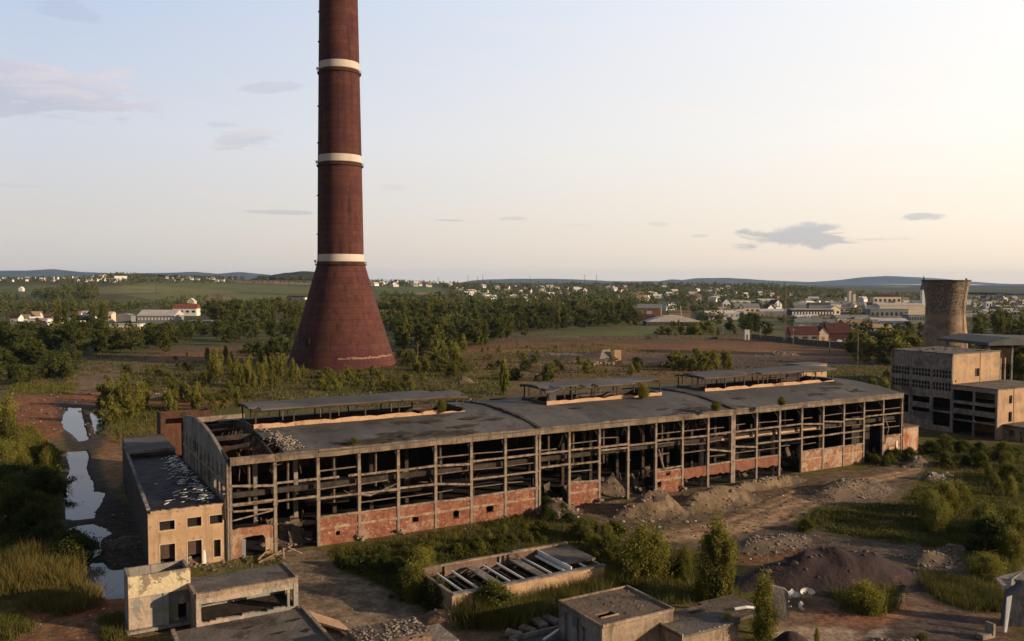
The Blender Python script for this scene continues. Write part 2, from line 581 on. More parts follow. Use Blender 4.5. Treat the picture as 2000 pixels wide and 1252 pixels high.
M['tread'] = surf('grey_black_tarp', (.05, .052, .06), (.10, .10, .11), 0.3, bump=0.6, bscale=0.8)
M['leaf_dark'] = leaf_mat('leaf_dark', (.038, .050, .011), (.120, .132, .028), .42)
M['leaf_mid'] = leaf_mat('leaf_mid', (.056, .068, .013), (.175, .175, .034), .42)
M['leaf_light'] = leaf_mat('leaf_light', (.095, .100, .018), (.290, .265, .050), .45)
M['leaf_far'] = leaf_mat('leaf_far', (.040, .052, .014), (.140, .145, .038), 0.35)
M['grass'] = leaf_mat('grass_blades', (.050, .058, .012), (.17, .16, .040), .4)
M['reed'] = leaf_mat('reed_blades', (.085, .080, .018), (.30, .22, .065), .4)
M['weed'] = leaf_mat('weed_leaves', (.050, .058, .012), (.185, .175, .036), .42)

# ------------------------------------------------------------------ ground: one sheet out to the hills
# each patch: colour (albedo), weight, soft edge (survey px), ragged edge (survey px), outline
PATCH = [
    # waste ground behind the hall
    ((.120, .078, .042), .85, 12, 22, [(300, 690), (560, 672), (800, 690), (1000, 660), (1700, 662), (1760, 740), (1000, 745), (560, 760), (250, 790)]),
    ((.060, .058, .022), .85, 10, 22, [(230, 715), (600, 690), (900, 700), (1000, 740), (980, 770), (860, 800), (420, 790), (260, 780)]),
    ((.125, .098, .070), .9, 5, 8, [(130, 716), (205, 705), (300, 702), (290, 716), (225, 740), (190, 780), (150, 790), (140, 750)]),
    ((.155, .074, .038), .9, 8, 12, [(20, 775), (190, 765), (350, 770), (470, 775), (420, 800), (210, 810), (205, 850), (40, 850), (10, 810)]),
    ((.150, .072, .036), .9, 6, 10, [(0, 820), (120, 815), (130, 850), (60, 870), (0, 850)]),
    ((.130, .080, .046), .9, 6, 8, [(150, 855), (230, 850), (240, 900), (236, 960), (205, 955), (180, 930), (165, 885)]),
    ((.160, .085, .045), .9, 6, 10, [(210, 850), (320, 815), (420, 800), (420, 830), (300, 850), (235, 870)]),
    ((.140, .082, .045), .9, 5, 8, [(240, 705), (330, 685), (400, 680), (560, 683), (600, 700), (470, 702), (330, 708)]),
    ((.070, .075, .020), .8, 4, 6, [(20, 752), (150, 752), (140, 768), (20, 768)]),
    # bare fields right of the chimney
    ((.150, .085, .044), .95, 3, 4, [(880, 678), (1000, 668), (1200, 666), (1450, 664), (1640, 684), (1740, 692), (1745, 705), (1500, 700), (1240, 690), (1000, 690)]),
    ((.092, .062, .044), .95, 3, 5, [(1220, 690), (1440, 690), (1620, 690), (1720, 700), (1720, 725), (1540, 715), (1300, 706), (1190, 706)]),
    ((.165, .080, .036), .8, 3, 6, [(1150, 672), (1500, 668), (1560, 676), (1300, 684), (1160, 684)]),
    ((.045, .040, .042), .9, 4, 6, [(1020, 690), (1160, 686), (1190, 700), (1080, 712), (1015, 705)]),
    ((.050, .043, .042), .85, 4, 6, [(1210, 700), (1330, 690), (1720, 708), (1700, 722), (1450, 722), (1250, 716)]),
    ((.140, .090, .058), .8, 4, 9, [(930, 715), (1180, 700), (1260, 712), (1250, 735), (1000, 738), (900, 735)]),
    ((.115, .135, .030), 1.0, 2, 2, [(1060, 657), (1140, 650), (1270, 645), (1310, 652), (1260, 657), (1150, 661)]),
    ((.080, .070, .035), .8, 4, 8, [(1500, 718), (1740, 712), (1750, 780), (1640, 745)]),
    # left bank and ponds
    ((.038, .036, .032), .95, 8, 9, [(110, 780), (205, 795), (215, 850), (190, 890), (215, 960), (290, 1010), (290, 1110), (300, 1140), (260, 1175), (130, 1150), (110, 1060), (118, 960), (125, 880)]),
    ((.040, .035, .029), 1.0, 6, 8, [(190, 1000), (290, 980), (295, 1115), (215, 1105), (190, 1060)]),
    ((.140, .062, .032), .95, 8, 10, [(0, 1172), (120, 1185), (215, 1165), (262, 1150), (262, 1195), (120, 1215), (0, 1225)]),
    ((.125, .078, .048), .9, 6, 10, [(0, 1225), (140, 1205), (250, 1200), (300, 1300), (-40, 1300)]),
    ((.055, .065, .014), .9, 10, 16, [(-60, 850), (60, 850), (120, 880), (120, 1060), (90, 1180), (-60, 1190)]),
    # yard in front of the hall
    ((.150, .130, .100), .97, 6, 8, [(545, 1065), (640, 1072), (660, 1110), (800, 1165), (850, 1225), (880, 1290), (560, 1290), (575, 1200), (560, 1120)]),
    ((.060, .058, .018), .9, 8, 14, [(640, 1080), (880, 1035), (1060, 1000), (1230, 1080), (1225, 1120), (1200, 1200), (1010, 1215), (850, 1190), (800, 1170), (700, 1120)]),
    ((.110, .085, .055), .85, 8, 10, [(800, 1190), (1010, 1205), (1180, 1230), (1180, 1300), (820, 1300)]),
    # lane along the hall and the ground right of it
    ((.088, .072, .054), .95, 8, 12, [(1050, 985), (1300, 960), (1560, 930), (1800, 895), (1840, 905), (1700, 1000), (1560, 1090), (1300, 1110), (1120, 1020)]),
    ((.250, .190, .128), .97, 4, 4, [(1180, 1062), (1300, 1036), (1400, 1018), (1480, 990), (1550, 960), (1680, 935), (1800, 912), (1805, 920), (1690, 950), (1620, 975), (1570, 1010), (1470, 1040), (1290, 1060), (1200, 1085)]),
    ((.120, .092, .066), .8, 1.2, 1.5, [(1190, 1071), (1300, 1046), (1400, 1028), (1480, 1002), (1548, 972), (1650, 946), (1800, 916), (1800, 919), (1652, 950), (1552, 977), (1484, 1007), (1402, 1033), (1302, 1051), (1192, 1076)]),
    ((.120, .092, .066), .8, 1.2, 1.5, [(1240, 1050), (1310, 1034), (1410, 1012), (1490, 985), (1556, 960), (1556, 964), (1494, 990), (1414, 1017), (1314, 1039), (1244, 1055)]),
    ((.110, .085, .062), .8, 1.5, 2, [(1480, 1038), (1530, 1012), (1580, 980), (1588, 984), (1536, 1018), (1484, 1043)]),
    ((.070, .062, .054), .9, 8, 12, [(1410, 1050), (1560, 1030), (1740, 1060), (1900, 1090), (1900, 1130), (1620, 1090), (1450, 1090)]),
    ((.115, .070, .034), .9, 7, 8, [(1430, 1085), (1560, 1070), (1600, 1080), (1450, 1115)]),
    ((.050, .058, .014), .92, 8, 12, [(1550, 1020), (1600, 990), (1760, 985), (1800, 940), (1820, 880), (2100, 860), (2100, 1120), (1900, 1075), (1760, 1055), (1640, 1040)]),
    ((.100, .060, .030), .75, 6, 10, [(1640, 1000), (1790, 995), (1860, 1005), (1800, 1020), (1660, 1018)]),
    ((.105, .065, .032), .75, 6, 10, [(1840, 905), (1990, 905), (1990, 925), (1850, 925)]),
    ((.125, .092, .070), .95, 8, 8, [(1540, 1155), (1780, 1120), (1960, 1190), (1990, 1300), (1480, 1300), (1500, 1200)]),
    ((.200, .105, .070), .8, 14, 12, [(1590, 1190), (1760, 1185), (1800, 1205), (1700, 1225), (1600, 1215)]),
    ((.260, .225, .180), .75, 4, 5, [(1500, 1228), (1640, 1226), (1690, 1240), (1650, 1256), (1500, 1256)]),
    ((.235, .225, .205), .85, 3, 4, [(1700, 1232), (1730, 1226), (1745, 1238), (1720, 1246), (1690, 1244)]),
    ((.130, .070, .048), .9, 8, 8, [(1690, 1090), (1790, 1115), (1860, 1140), (1700, 1160), (1640, 1150)]),
    ((.045, .043, .045), .8, 12, 10, [(1740, 1215), (1860, 1190), (1930, 1230), (1900, 1300), (1700, 1300)]),
    ((.052, .060, .014), .95, 5, 6, [(1780, 1118), (1850, 1125), (1960, 1155), (1985, 1200), (1900, 1190), (1840, 1170)]),
    # farmland on the slope at the left and beyond
    ((0.189, 0.174, 0.058), .95, 1, 1, [(170, 562), (300, 556), (420, 566), (470, 570), (430, 576), (300, 572), (190, 574)]),
    ((0.110, 0.128, 0.038), .95, 1, 1, [(0, 560), (90, 556), (170, 562), (170, 575), (0, 580)]),
    ((0.135, 0.150, 0.043), .95, 1, 1, [(200, 552), (420, 553), (620, 562), (620, 575), (430, 568), (310, 556)]),
    ((0.145, 0.155, 0.046), .95, 1, 1, [(240, 575), (430, 572), (600, 578), (560, 588), (300, 586)]),
    ((0.290, 0.189, 0.102), .95, 1, 1, [(440, 548), (540, 549), (610, 553), (600, 556), (480, 552)]),
    ((0.109, 0.138, 0.043), .95, 1, 1, [(730, 559), (860, 561), (870, 572), (740, 574)]),
    ((0.261, 0.174, 0.102), .95, .6, .6, [(800, 570), (866, 573), (866, 577), (815, 575)]),
    ((0.145, 0.174, 0.052), .95, 1, 1, [(0, 597), (48, 596), (50, 603), (0, 605)]),
    ((0.275, 0.138, 0.072), .95, .6, .6, [(400, 580), (458, 580), (458, 584), (400, 583)]),
    ((0.131, 0.131, 0.046), .95, 1, 1, [(1380, 573), (1450, 574), (1440, 585), (1390, 583)]),
]


def build_ground():
    rs = [26.0]
    while rs[-1] < 7200:
        r = rs[-1]
        rs.append(r * (1.0075 if r < 700 else 1.012 if r < 4500 else 1.06))
    rs = np.array(rs)
    fine = np.linspace(-36, 36, 560)
    coarse_l = np.linspace(-180, -36, 50, endpoint=False)
    coarse_r = np.linspace(36, 180, 50, endpoint=False)[1:]
    A = np.radians(np.concatenate([coarse_l, fine, coarse_r]))
    nr, na = len(rs), len(A)
    RR, AA = np.meshgrid(rs, A, indexing='ij')
    X, Y = RR * np.sin(AA), RR * np.cos(AA)
    Z = height_np(X.ravel(), Y.ravel()).reshape(X.shape)
    px, py = project_np(X, Y, Z)
    behind = Y < 5
    py = np.where(behind, 9999, py)
    d = np.stack([np.full(X.shape, c) for c in (.092, .078, .040)], -1)
    n1 = vnoise(X, Y, 26, 21, 4)[..., None]
    far = sstep(440, 560, RR)[..., None]
    d = d * (1 - far) + np.array([.088, .086, .030]) * far
    nf = vnoise(X, Y, 240, 23, 3)[..., None]
    d = np.where(far > .5, d * (1 + .5 * nf), d)
    g = sstep(-.1, .35, n1)
    d = d * (1 - g * (1 - far)) + np.array([.070, .078, .022]) * g * (1 - far)
    na1 = vnoise(X, Y, 5.0, 31, 4)
    na2 = vnoise(X, Y, 30.0, 33, 3)
    for colr, wgt, soft, rag, poly in PATCH:
        xs = [p[0] for p in poly]
        ys = [p[1] for p in poly]
        mg = soft + rag + 4
        m = (px > min(xs) - mg) & (px < max(xs) + mg) & (py > min(ys) - mg) & (py < max(ys) + mg)
        if not m.any():
            continue
        sd = poly_sd(px[m], py[m], poly)
        f = wgt * sstep(-soft, soft, sd + rag * (.65 * na1[m] + .5 * na2[m]))
        d[m] = d[m] * (1 - f[:, None]) + np.array(colr) * f[:, None]
    d = d * (1 + (np.array([.50, .30, .10]) * (1 - far)))
    d = d * (1 + .22 * na1[..., None] * (1 - far))
    col = np.concatenate([np.clip(d, .01, .8), np.ones((nr, na, 1))], -1)
    idx = np.arange(nr * na).reshape(nr, na)
    j2 = np.roll(np.arange(na), -1)
    a = idx[:-1][:, :]
    F = np.stack([idx[:-1], idx[:-1][:, j2], idx[1:][:, j2], idx[1:]], -1).reshape(-1, 4)
    V = np.stack([X, Y, Z], -1).reshape(-1, 3)
    # close the hole under the drone
    c = len(V)
    V = np.vstack([V, [[0, 0, 0]]])
    colf = np.vstack([col.reshape(-1, 4), [[.08, .07, .04, 1]]])
    m, nt, bs = new_mat('waste_ground')
    at_ = nt.new('ShaderNodeAttribute', attribute_name='albedo')
    pos = nt.new('ShaderNodeNewGeometry').outputs['Position']
    c1 = nt.mapr(nt.noise(pos, 0.55, 6, 0.7), 0.3, 0.7, 0.55, 1.45)
    c2 = nt.mapr(nt.noise(pos, 2.6, 4, 0.7), 0.3, 0.7, 0.7, 1.3)
    c3 = nt.mapr(nt.noise(pos, 0.02, 5, 0.65), 0.3, 0.7, 0.8, 1.2)
    f = nt.math('MULTIPLY', nt.math('MULTIPLY', c1, c2), c3)
    cb = nt.new('ShaderNodeCombineXYZ')
    for i in range(3):
        nt.con(f, cb.inputs[i])
    colr = nt.mix(1.0, at_.outputs['Color'], cb.outputs[0], 'MULTIPLY')
    sp = nt.mapr(nt.noise(pos, 1.7, 3, 0.6), 0.70, 0.74)
    colr = nt.mix(nt.math('MULTIPLY', sp, 0.5), colr, (.26, .21, .16))
    nt.con(colr, bs.inputs['Base Color'])
    bs.inputs['Roughness'].default_value = 0.95
    bs.inputs['Specular IOR Level'].default_value = 0.1
    bp = nt.new('ShaderNodeBump')
    bp.inputs['Strength'].default_value = 0.35
    bp.inputs['Distance'].default_value = 0.3
    nt.con(nt.noise(pos, 0.9, 6, 0.65), bp.inputs['Height'])
    nt.con(bp.outputs[0], bs.inputs['Normal'])
    me = fast_mesh('ground', V, F, m, smooth=True, col=colf)
    o = link('ground', me)
    tag(o, kind='structure')
    # under the drone
    mb = MB()
    ring = [tuple(V[i]) for i in range(na)]
    mb.add(ring + [(0, 0, 0)], [(i, (i + 1) % na, na) for i in range(na)])
    tag(mb.build('ground_near', M['soil']), kind='structure')


build_ground()


def build_water():
    m, nt, bs = new_mat('pond_water')
    bs.inputs['Base Color'].default_value = (.030, .035, .037, 1)
    bs.inputs['Roughness'].default_value = 0.06
    bs.inputs['Specular IOR Level'].default_value = 0.3
    bs.inputs['IOR'].default_value = 1.27
    tc = nt.new('ShaderNodeNewGeometry').outputs['Position']
    bp = nt.new('ShaderNodeBump')
    bp.inputs['Strength'].default_value = 0.05
    bp.inputs['Distance'].default_value = 0.05
    nt.con(nt.noise(tc, 1.2, 3), bp.inputs['Height'])
    nt.con(bp.outputs[0], bs.inputs['Normal'])
    for p in PONDS:
        cx = sum(q[0] for q in p) / len(p)
        cy = sum(q[1] for q in p) / len(p)
        pts = []
        for q in p:
            k = 1.10
            x, y = at(cx + (q[0] - cx) * k, cy + (q[1] - cy) * k, -0.15)
            pts.append((x, y, -0.15))
        mb = MB()
        mb.add(pts, [tuple(range(len(pts)))])
        tag(mb.build('pond_water', m), kind='structure')


build_water()

# ------------------------------------------------------------------ far hills (ridges with real depth)


def hill(name, pts, dist, depth, mat, base=-5.0, bump=6.0, seed=1):
    """a long ridge: crest given as (bearing px, crest py) at a distance, rounded front and back"""
    xs = [p[0] for p in pts]
    ys = [p[1] for p in pts]
    n, k = 160, 14
    pxs = np.linspace(xs[0], xs[-1], n)
    crest = CAM_H - (np.interp(pxs, xs, ys) - 551) * dist / FOC
    V = []
    for j in range(k + 1):
        t = j / k * 2 - 1
        Y = dist + t * depth
        for i in range(n):
            X = (pxs[i] - 1000) / FOC * dist
            e = min(i, n - 1 - i) / 12.0
            e = min(1.0, e)
            prof = (math.cos(t * math.pi / 2)) ** 1.2
            z = base + (crest[i] - base) * prof * (e * e * (3 - 2 * e))
            V.append((X, Y, z))
    V = np.array(V)
    V[:, 2] += bump * vnoise(V[:, 0], V[:, 1], dist * 0.03, seed, 4) * np.clip((V[:, 2] - base) / 40, 0, 1)
    idx = np.arange((k + 1) * n).reshape(k + 1, n)
    F = np.stack([idx[:-1, :-1], idx[:-1, 1:], idx[1:, 1:], idx[1:, :-1]], -1).reshape(-1, 4)
    o = link(name, fast_mesh(name, V, F, mat, smooth=True))
    tag(o, kind='structure')
    return o


M['wood_hill'] = surf('wooded_hill', (.018, .026, .014), (.045, .055, .026), 0.02, c=(.07, .075, .035), cscale=0.004, bump=0.0, world=True)
M['wood_hill_near'] = surf('wooded_hill_near', (.014, .020, .012), (.038, .046, .022), 0.05, bump=0.0, world=True)
hill('wooded_hill', [(490, 556), (505, 541), (530, 536), (560, 532), (600, 530), (625, 533), (650, 545), (700, 556)], 4000, 420, M['wood_hill_near'], bump=10, seed=4)
hill('far_hills', [(-700, 540), (-300, 532), (-60, 530), (60, 528), (105, 526), (150, 530), (230, 534), (330, 533), (380, 530), (430, 535), (470, 531), (505, 534), (600, 545), (760, 552)], 14500, 1500, M['wood_hill'], bump=8, seed=5)
hill('far_hills', [(860, 552), (950, 546), (1020, 544), (1120, 545), (1200, 549), (1290, 549), (1315, 545), (1335, 547), (1362, 543), (1420, 542), (1450, 544), (1485, 547), (1560, 550), (1640, 556), (1750, 562)], 15500, 1500, M['wood_hill'], bump=8, seed=6)
hill('far_hills', [(1500, 552), (1600, 550), (1650, 546), (1690, 541), (1730, 539), (1780, 541), (1820, 543), (1900, 552), (1960, 557), (2080, 560), (2300, 556), (2900, 550)], 18500, 1600, M['wood_hill'], bump=6, seed=7)
hill('far_hills', [(1480, 562), (1600, 560), (1760, 560), (1900, 563), (2000, 565), (2900, 562)], 12500, 1400, M['wood_hill'], bump=6, seed=8)
hill('wooded_hill', [(1270, 560), (1350, 557), (1450, 557), (1530, 560), (1640, 566), (1800, 574), (1900, 578)], 3900, 380, M['wood_hill_near'], bump=6, seed=9)
hill('wooded_hill', [(1880, 580), (1930, 573), (1960, 572), (2050, 574), (2200, 575), (2500, 576)], 3500, 380, M['wood_hill_near'], bump=6, seed=10)

# ------------------------------------------------------------------ haze
HZ = new_mat('haze_air')[0]
HZ.node_tree.nodes.clear()
_nt = NT(HZ.node_tree)
_v = _nt.new('ShaderNodeVolumePrincipled')
_v.inputs['Color'].default_value = (.40, .62, .98, 1)
_v.inputs['Density'].default_value = 2.2e-5
_v.inputs['Anisotropy'].default_value = 0.1
_o = _nt.new('ShaderNodeOutputMaterial')
_nt.con(_v.outputs[0], _o.inputs['Volume'])
_mb = MB().box(-19000, 19000, -900, 20500, -8.0, 260.0)
tag(_mb.build('haze', HZ), kind='stuff')

# ------------------------------------------------------------------ sky, sun, camera
W = bpy.data.worlds.new('World')
SC.world = W
W.use_nodes = True
wn = NT(W.node_tree)
bg = wn.n['Background']
sky = wn.new('ShaderNodeTexSky', sky_type='NISHITA')
sky.sun_disc = False
sky.sun_elevation = SUN_EL
sky.sun_rotation = SUN_AZ
sky.altitude = 100
sky.air_density = 1.0
sky.dust_density = 1.5
sky.ozone_density = 1.5
tcv = wn.new('ShaderNodeTexCoord').outputs['Generated']
sp = wn.new('ShaderNodeSeparateXYZ')
wn.con(tcv, sp.inputs[0])
azv = wn.math('ARCTAN2', sp.outputs[0], sp.outputs[1])
elv = wn.math('ARCSINE', sp.outputs[2])
cv = wn.new('ShaderNodeCombineXYZ')
wn.con(wn.math('MULTIPLY', azv, 14.0), cv.inputs[0])
wn.con(wn.math('MULTIPLY', elv, 60.0), cv.inputs[1])
cn = wn.noise(cv.outputs[0], 1.0, 7, 0.62, 0.6)
cn2 = wn.noise(cv.outputs[0], 0.35, 4, 0.5, 0.3)
# evening sky: bluish and dimmer away from the sun, cream to white towards it
EXPO = 0.6
KS = 1.0 / (0.12 * 2 ** EXPO)


def sky_ramp(stops):
    nd = wn.ramp(wn.math('DIVIDE', elv, 1.5708, clamp=True), [(e / 90.0, tuple(x * 0.5 for x in c)) for e, c in stops])
    return nd


sky_away = sky_ramp([(0, (.635, .595, .57)), (4, (.65, .62, .61)), (9, (.645, .67, .735)), (18, (.50, .61, .81)), (27, (.30, .36, .50)), (45, (.14, .17, .24)), (90, (.09, .11, .16))])
sky_sunward = sky_ramp([(0, (1.06, .86, .66)), (4, (1.1, .97, .80)), (9, (1.12, 1.05, .95)), (18, (1.06, 1.05, 1.04)), (27, (.48, .50, .56)), (45, (.18, .19, .24)), (90, (.09, .11, .16))])
sunside = wn.math('COSINE', wn.math('SUBTRACT', azv, math.radians(100)))
sunside = wn.math('DIVIDE', wn.math('ADD', sunside, .62), .98, clamp=True)
grad = wn.mix(sunside, sky_away, sky_sunward)
back = wn.mapr(wn.math('COSINE', azv), -.25, .55, .42, 1.0)
bk = wn.new('ShaderNodeCombineXYZ')
for _i in range(3):
    wn.con(back, bk.inputs[_i])
grad = wn.mix(1.0, grad, bk.outputs[0], 'MULTIPLY')
grad = wn.mix(1.0, grad, (2 * KS, 2 * KS, 2 * KS), 'MULTIPLY')
nish = wn.mix(1.0, sky.outputs[0], (1.6, 1.45, 1.45), 'MULTIPLY')
SKY_TINT = wn.mix(0.08, grad, nish)
cw = wn.new('ShaderNodeCombineXYZ')
wn.con(wn.math('MULTIPLY', azv, 5.0), cw.inputs[0])
wn.con(wn.math('ADD', wn.math('MULTIPLY', elv, 55.0), wn.math('MULTIPLY', azv, 6.0)), cw.inputs[1])
wisp = wn.mapr(wn.noise(cw.outputs[0], 1.0, 6, 0.6, 0.8), .42, .78, 0.0, .5)
skyc = wn.mix(wisp, SKY_TINT, wn.mix(1.0, SKY_TINT, (1.07, 1.0, .96), 'MULTIPLY'))
# clouds: bearing px, height px, half width, half height, strength, light(1)/grey(0)
CLOUDS = [(40, 226, 290, 62, 1.0, 1.0), (-150, 190, 200, 40, .9, .8), (150, 80, 75, 34, .45, .3), (535, 188, 90, 18, .6, .2), (500, 284, 125, 26, .8, .75), (430, 262, 60, 10, .6, .5),
          (1550, 468, 150, 34, .95, .0), (1790, 437, 72, 11, .8, .0), (548, 420, 85, 7, .5, .1), (768, 368, 36, 8, .35, .2), (870, 431, 44, 4, .45, .1), (998, 428, 40, 6, .4, .1),
          (1285, 440, 40, 10, .3, .1), (1125, 441, 50, 5, .3, .2), (40, 388, 90, 5, .3, .2), (1365, 463, 30, 5, .4, .0), (1700, 474, 90, 6, .35, .1)]
for cx, cy, hw, hh, st, lt in CLOUDS:
    a0 = math.atan((cx - 1000) / FOC)
    e0 = math.atan((551 - cy) / FOC)
    dx = wn.math('MULTIPLY', wn.math('SUBTRACT', azv, a0), FOC / hw)
    dy = wn.math('MULTIPLY', wn.math('SUBTRACT', elv, e0), FOC / hh)
    rr = wn.math('SQRT', wn.math('ADD', wn.math('MULTIPLY', dx, dx), wn.math('MULTIPLY', dy, dy)))
    den = wn.math('ADD', wn.math('SUBTRACT', 0.78, rr), wn.math('MULTIPLY', wn.math('SUBTRACT', cn, 0.5), 2.2))
    fac = wn.mapr(den, 0.0, 0.34, 0.0, st)
    # lit tops, grey undersides
    tone = wn.mapr(wn.math('ADD', dy, wn.math('MULTIPLY', wn.math('SUBTRACT', cn, 0.5), 3.0)), -0.8, 0.9)
    grey = wn.mix(1.0, SKY_TINT, (.62, .68, .80) if lt < .15 else (.83, .82, .86), 'MULTIPLY')
    lite = wn.mix(1.0, SKY_TINT, (1.02 + .14 * lt, .96 + .04 * lt, .93), 'MULTIPLY')
    cc = wn.mix(wn.math('MULTIPLY', tone, lt), grey, lite)
    skyc = wn.mix(fac, skyc, cc)
wn.con(skyc, bg.inputs['Color'])
bg.inputs['Strength'].default_value = 0.12

sun = bpy.data.lights.new('sun', 'SUN')
sun.energy = 3.9
sun.angle = math.radians(0.5)
sun.color = (1.0, .755, .51)
so = link('sun', sun)
sd_ = Vector((math.sin(SUN_AZ) * math.cos(SUN_EL), math.cos(SUN_AZ) * math.cos(SUN_EL), math.sin(SUN_EL)))
so.rotation_euler = sd_.to_track_quat('Z', 'Y').to_euler()
so.location = sd_ * 300

cam = bpy.data.cameras.new('camera')
cam.sensor_width = 36.0
cam.lens = FOC / 2000 * 36.0
cam.clip_start = 1.0
cam.clip_end = 40000
co = link('camera', cam)
co.location = (0, 0, CAM_H)
co.rotation_euler = (math.pi / 2 - PITCH, 0, 0)
SC.camera = co
SC.view_settings.view_transform = 'Standard'
SC.view_settings.look = 'None'
SC.view_settings.gamma = 1
SC.view_settings.exposure = EXPO
SC.cycles.volume_bounces = 0
SC.cycles.max_bounces = 6

# ------------------------------------------------------------------ the long factory hall
BAY = 6.0
NB = 23
HD = 34.0            # depth
EAVE = 12.67
HALL = empty('factory_hall', (PX0, PY0, 0), ANG, 'long derelict concrete factory hall with open glazing bays, brick infill and flat grey roof', 'factory hall')
H_LEN = NB * BAY


def roof_z(w):
    t = (w - HD / 2) / (HD / 2)
    return 13.62 + 1.6 * (1 - t * t)


rh = random.Random(3)
# front columns ------------------------------------------------
for i in range(NB + 1):
    wd = 0.42
    mb = MB()
    if i in (8,):
        mb.box(-0.52, -0.10, 0, 0.55, -0.3, EAVE).box(0.10, 0.48, 0, 0.55, -0.3, EAVE)
    elif i in (15,):
        mb.box(-0.55, 0.50, -0.05, 0.6, -0.3, EAVE)
    elif i in (14, 17):
        mb.box(-0.24, 0.22, 0, 0.5, -0.3, EAVE).box(-0.95, -0.30, 0.9, 1.5, -0.3, 8.2)
    else:
        mb.box(-wd / 2, wd / 2, 0, 0.5, -0.3, EAVE)
    # corbel notches and spalls
    for z in (4.0, 6.75, 9.5):
        mb.box(-0.30, 0.30, -0.05, 0.04, z - 0.12, z + 0.12)
    if i in (3, 4, 9, 10, 12, 13):
        for q in range(5):
            mb.rock((rh.uniform(-.7, .7), rh.uniform(-.5, .3), rh.uniform(0.1, .8)), rh.uniform(.2, .5))
    mb.build('column', M['column'], HALL, (i * BAY, 0, 0))

# eaves: one prefabricated panel to a bay, some slumped or chipped
for i in range(NB):
    a, b = i * BAY + 0.03, (i + 1) * BAY - 0.03
    top = [(a, -0.28, 13.72)]
    n = 7
    dz = rh.uniform(-.05, .05)
    for k in range(1, n):
        top.append((a + (b - a) * k / n, -0.28, 13.72 + dz + rh.uniform(-.07, .05)))
    top.append((b, -0.28, 13.72 + rh.uniform(-.04, .04)))
    low = [(b, -0.28, EAVE + rh.uniform(-.05, .02)), ((a + b) / 2, -0.28, EAVE - 0.04 + rh.uniform(-.05, .05)), (a, -0.28, EAVE + rh.uniform(-.05, .02))]
    mb = MB().panel((low + top)[::-1], (0, 0.45, 0))
    mb.box(a, b, -0.34, 0.2, 13.50, 13.58)
    mb.build('eaves_panel', M['fascia'], HALL)

# glazing rails of every bay: which of the heights survive (main / thin)
MAIN = (4.05, 6.75, 9.5)
THIN = (5.4, 8.1, 10.6)
# (main rails, thin rails, brick panel kind)
BAYS = [
    ((9.9, 7.4), (7.0,), 'door'), ((9.6, 7.2), (7.0,), None), (MAIN, THIN, 'brick'), ((6.75, 9.5), THIN, 'brick'), (MAIN, THIN, 'brick'), (MAIN, THIN, 'brick'),
    (MAIN, (5.4, 8.1, 10.6), 'brick'), (MAIN, THIN, 'brick'), ((9.5, 7.3), (10.6, 9.9), None), ((4.3, 9.5, 7.2), (10.6, 5.9), 'brick'), ((9.5, 8.9), (10.9,), None),
    ((9.2,), (10.9,), None), ((9.5, 4.4), (10.6, 6.9, 8.9), 'brick'), ((9.3,), (10.6, 6.6, 8.0), 'band'), (MAIN, THIN, 'band'), (MAIN, THIN, 'band'), (MAIN, THIN, 'band'),
    ((6.75, 9.5), (8.0, 10.6, 5.6), None), (MAIN, THIN, 'pale'), (MAIN, THIN, 'pale'), (MAIN, THIN, 'pale'), ((9.5, 7.6), (10.6,), None), ((9.5, 4.9), (10.6, 7.9, 6.6), 'gate')]
for i, (mn, th, kind) in enumerate(BAYS):
    x0, x1 = i * BAY + 0.24, (i + 1) * BAY - 0.24
    mb = MB()
    for z in mn:
        d1, d2 = rh.gauss(0, .04), rh.gauss(0, .04)
        k = 4
        if rh.random() < .07:
            d2 -= rh.uniform(.3, .9)
        miss = rh.randrange(4) if rh.random() < .08 else -1
        for s in range(k):
            if s == miss:
                continue
            a, b = x0 + (x1 - x0) * s / k, x0 + (x1 - x0) * (s + 1) / k
            za, zb = z + d1 + (d2 - d1) * s / k, z + d1 + (d2 - d1) * (s + 1) / k
            hh = rh.uniform(.24, .33)
            mb.beam((a, .10 + rh.uniform(-.03, .03), za), (b, .10 + rh.uniform(-.03, .03), zb), .26, hh)
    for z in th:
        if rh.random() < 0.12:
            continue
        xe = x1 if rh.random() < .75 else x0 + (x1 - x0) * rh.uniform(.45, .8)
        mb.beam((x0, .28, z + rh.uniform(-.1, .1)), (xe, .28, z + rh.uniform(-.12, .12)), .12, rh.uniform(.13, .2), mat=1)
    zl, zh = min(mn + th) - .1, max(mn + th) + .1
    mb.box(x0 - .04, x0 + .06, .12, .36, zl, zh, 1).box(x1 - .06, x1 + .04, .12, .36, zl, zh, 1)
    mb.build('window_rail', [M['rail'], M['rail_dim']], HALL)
# slanted fallen pipes and props
for a, b, r in [((18.3, .1, 6.55), (19.7, .0, 6.3), .16), ((19.7, 0, 6.3), (23.7, .1, 7.5), .10), ((.3, .0, 6.45), (5.7, .1, 6.1), .15), ((.3, .1, 5.2), (5.7, .2, 5.9), .11), ((132.1, -.1, 9.4), (133.4, -.2, 6.5), .12), ((133.4, -.2, 6.5), (132.2, -.2, 3.4), .12), ((72.4, -.1, 8.0), (73.4, -.3, 4.5), .17)]:
    MB().tube([a, b], r, 6).build('fallen_pipe', M['rail'], HALL)

# brick infill panels
M['brick_band'] = surf('worn_ring_beam', (.26, .19, .13), (.37, .28, .20), 0.9, c=(.24, .11, .07), cscale=0.5, cband=(.5, .58), streak=.3)
BM = {'brick': 'brick', 'pale': 'brick_pale', 'band': 'brick_plain'}


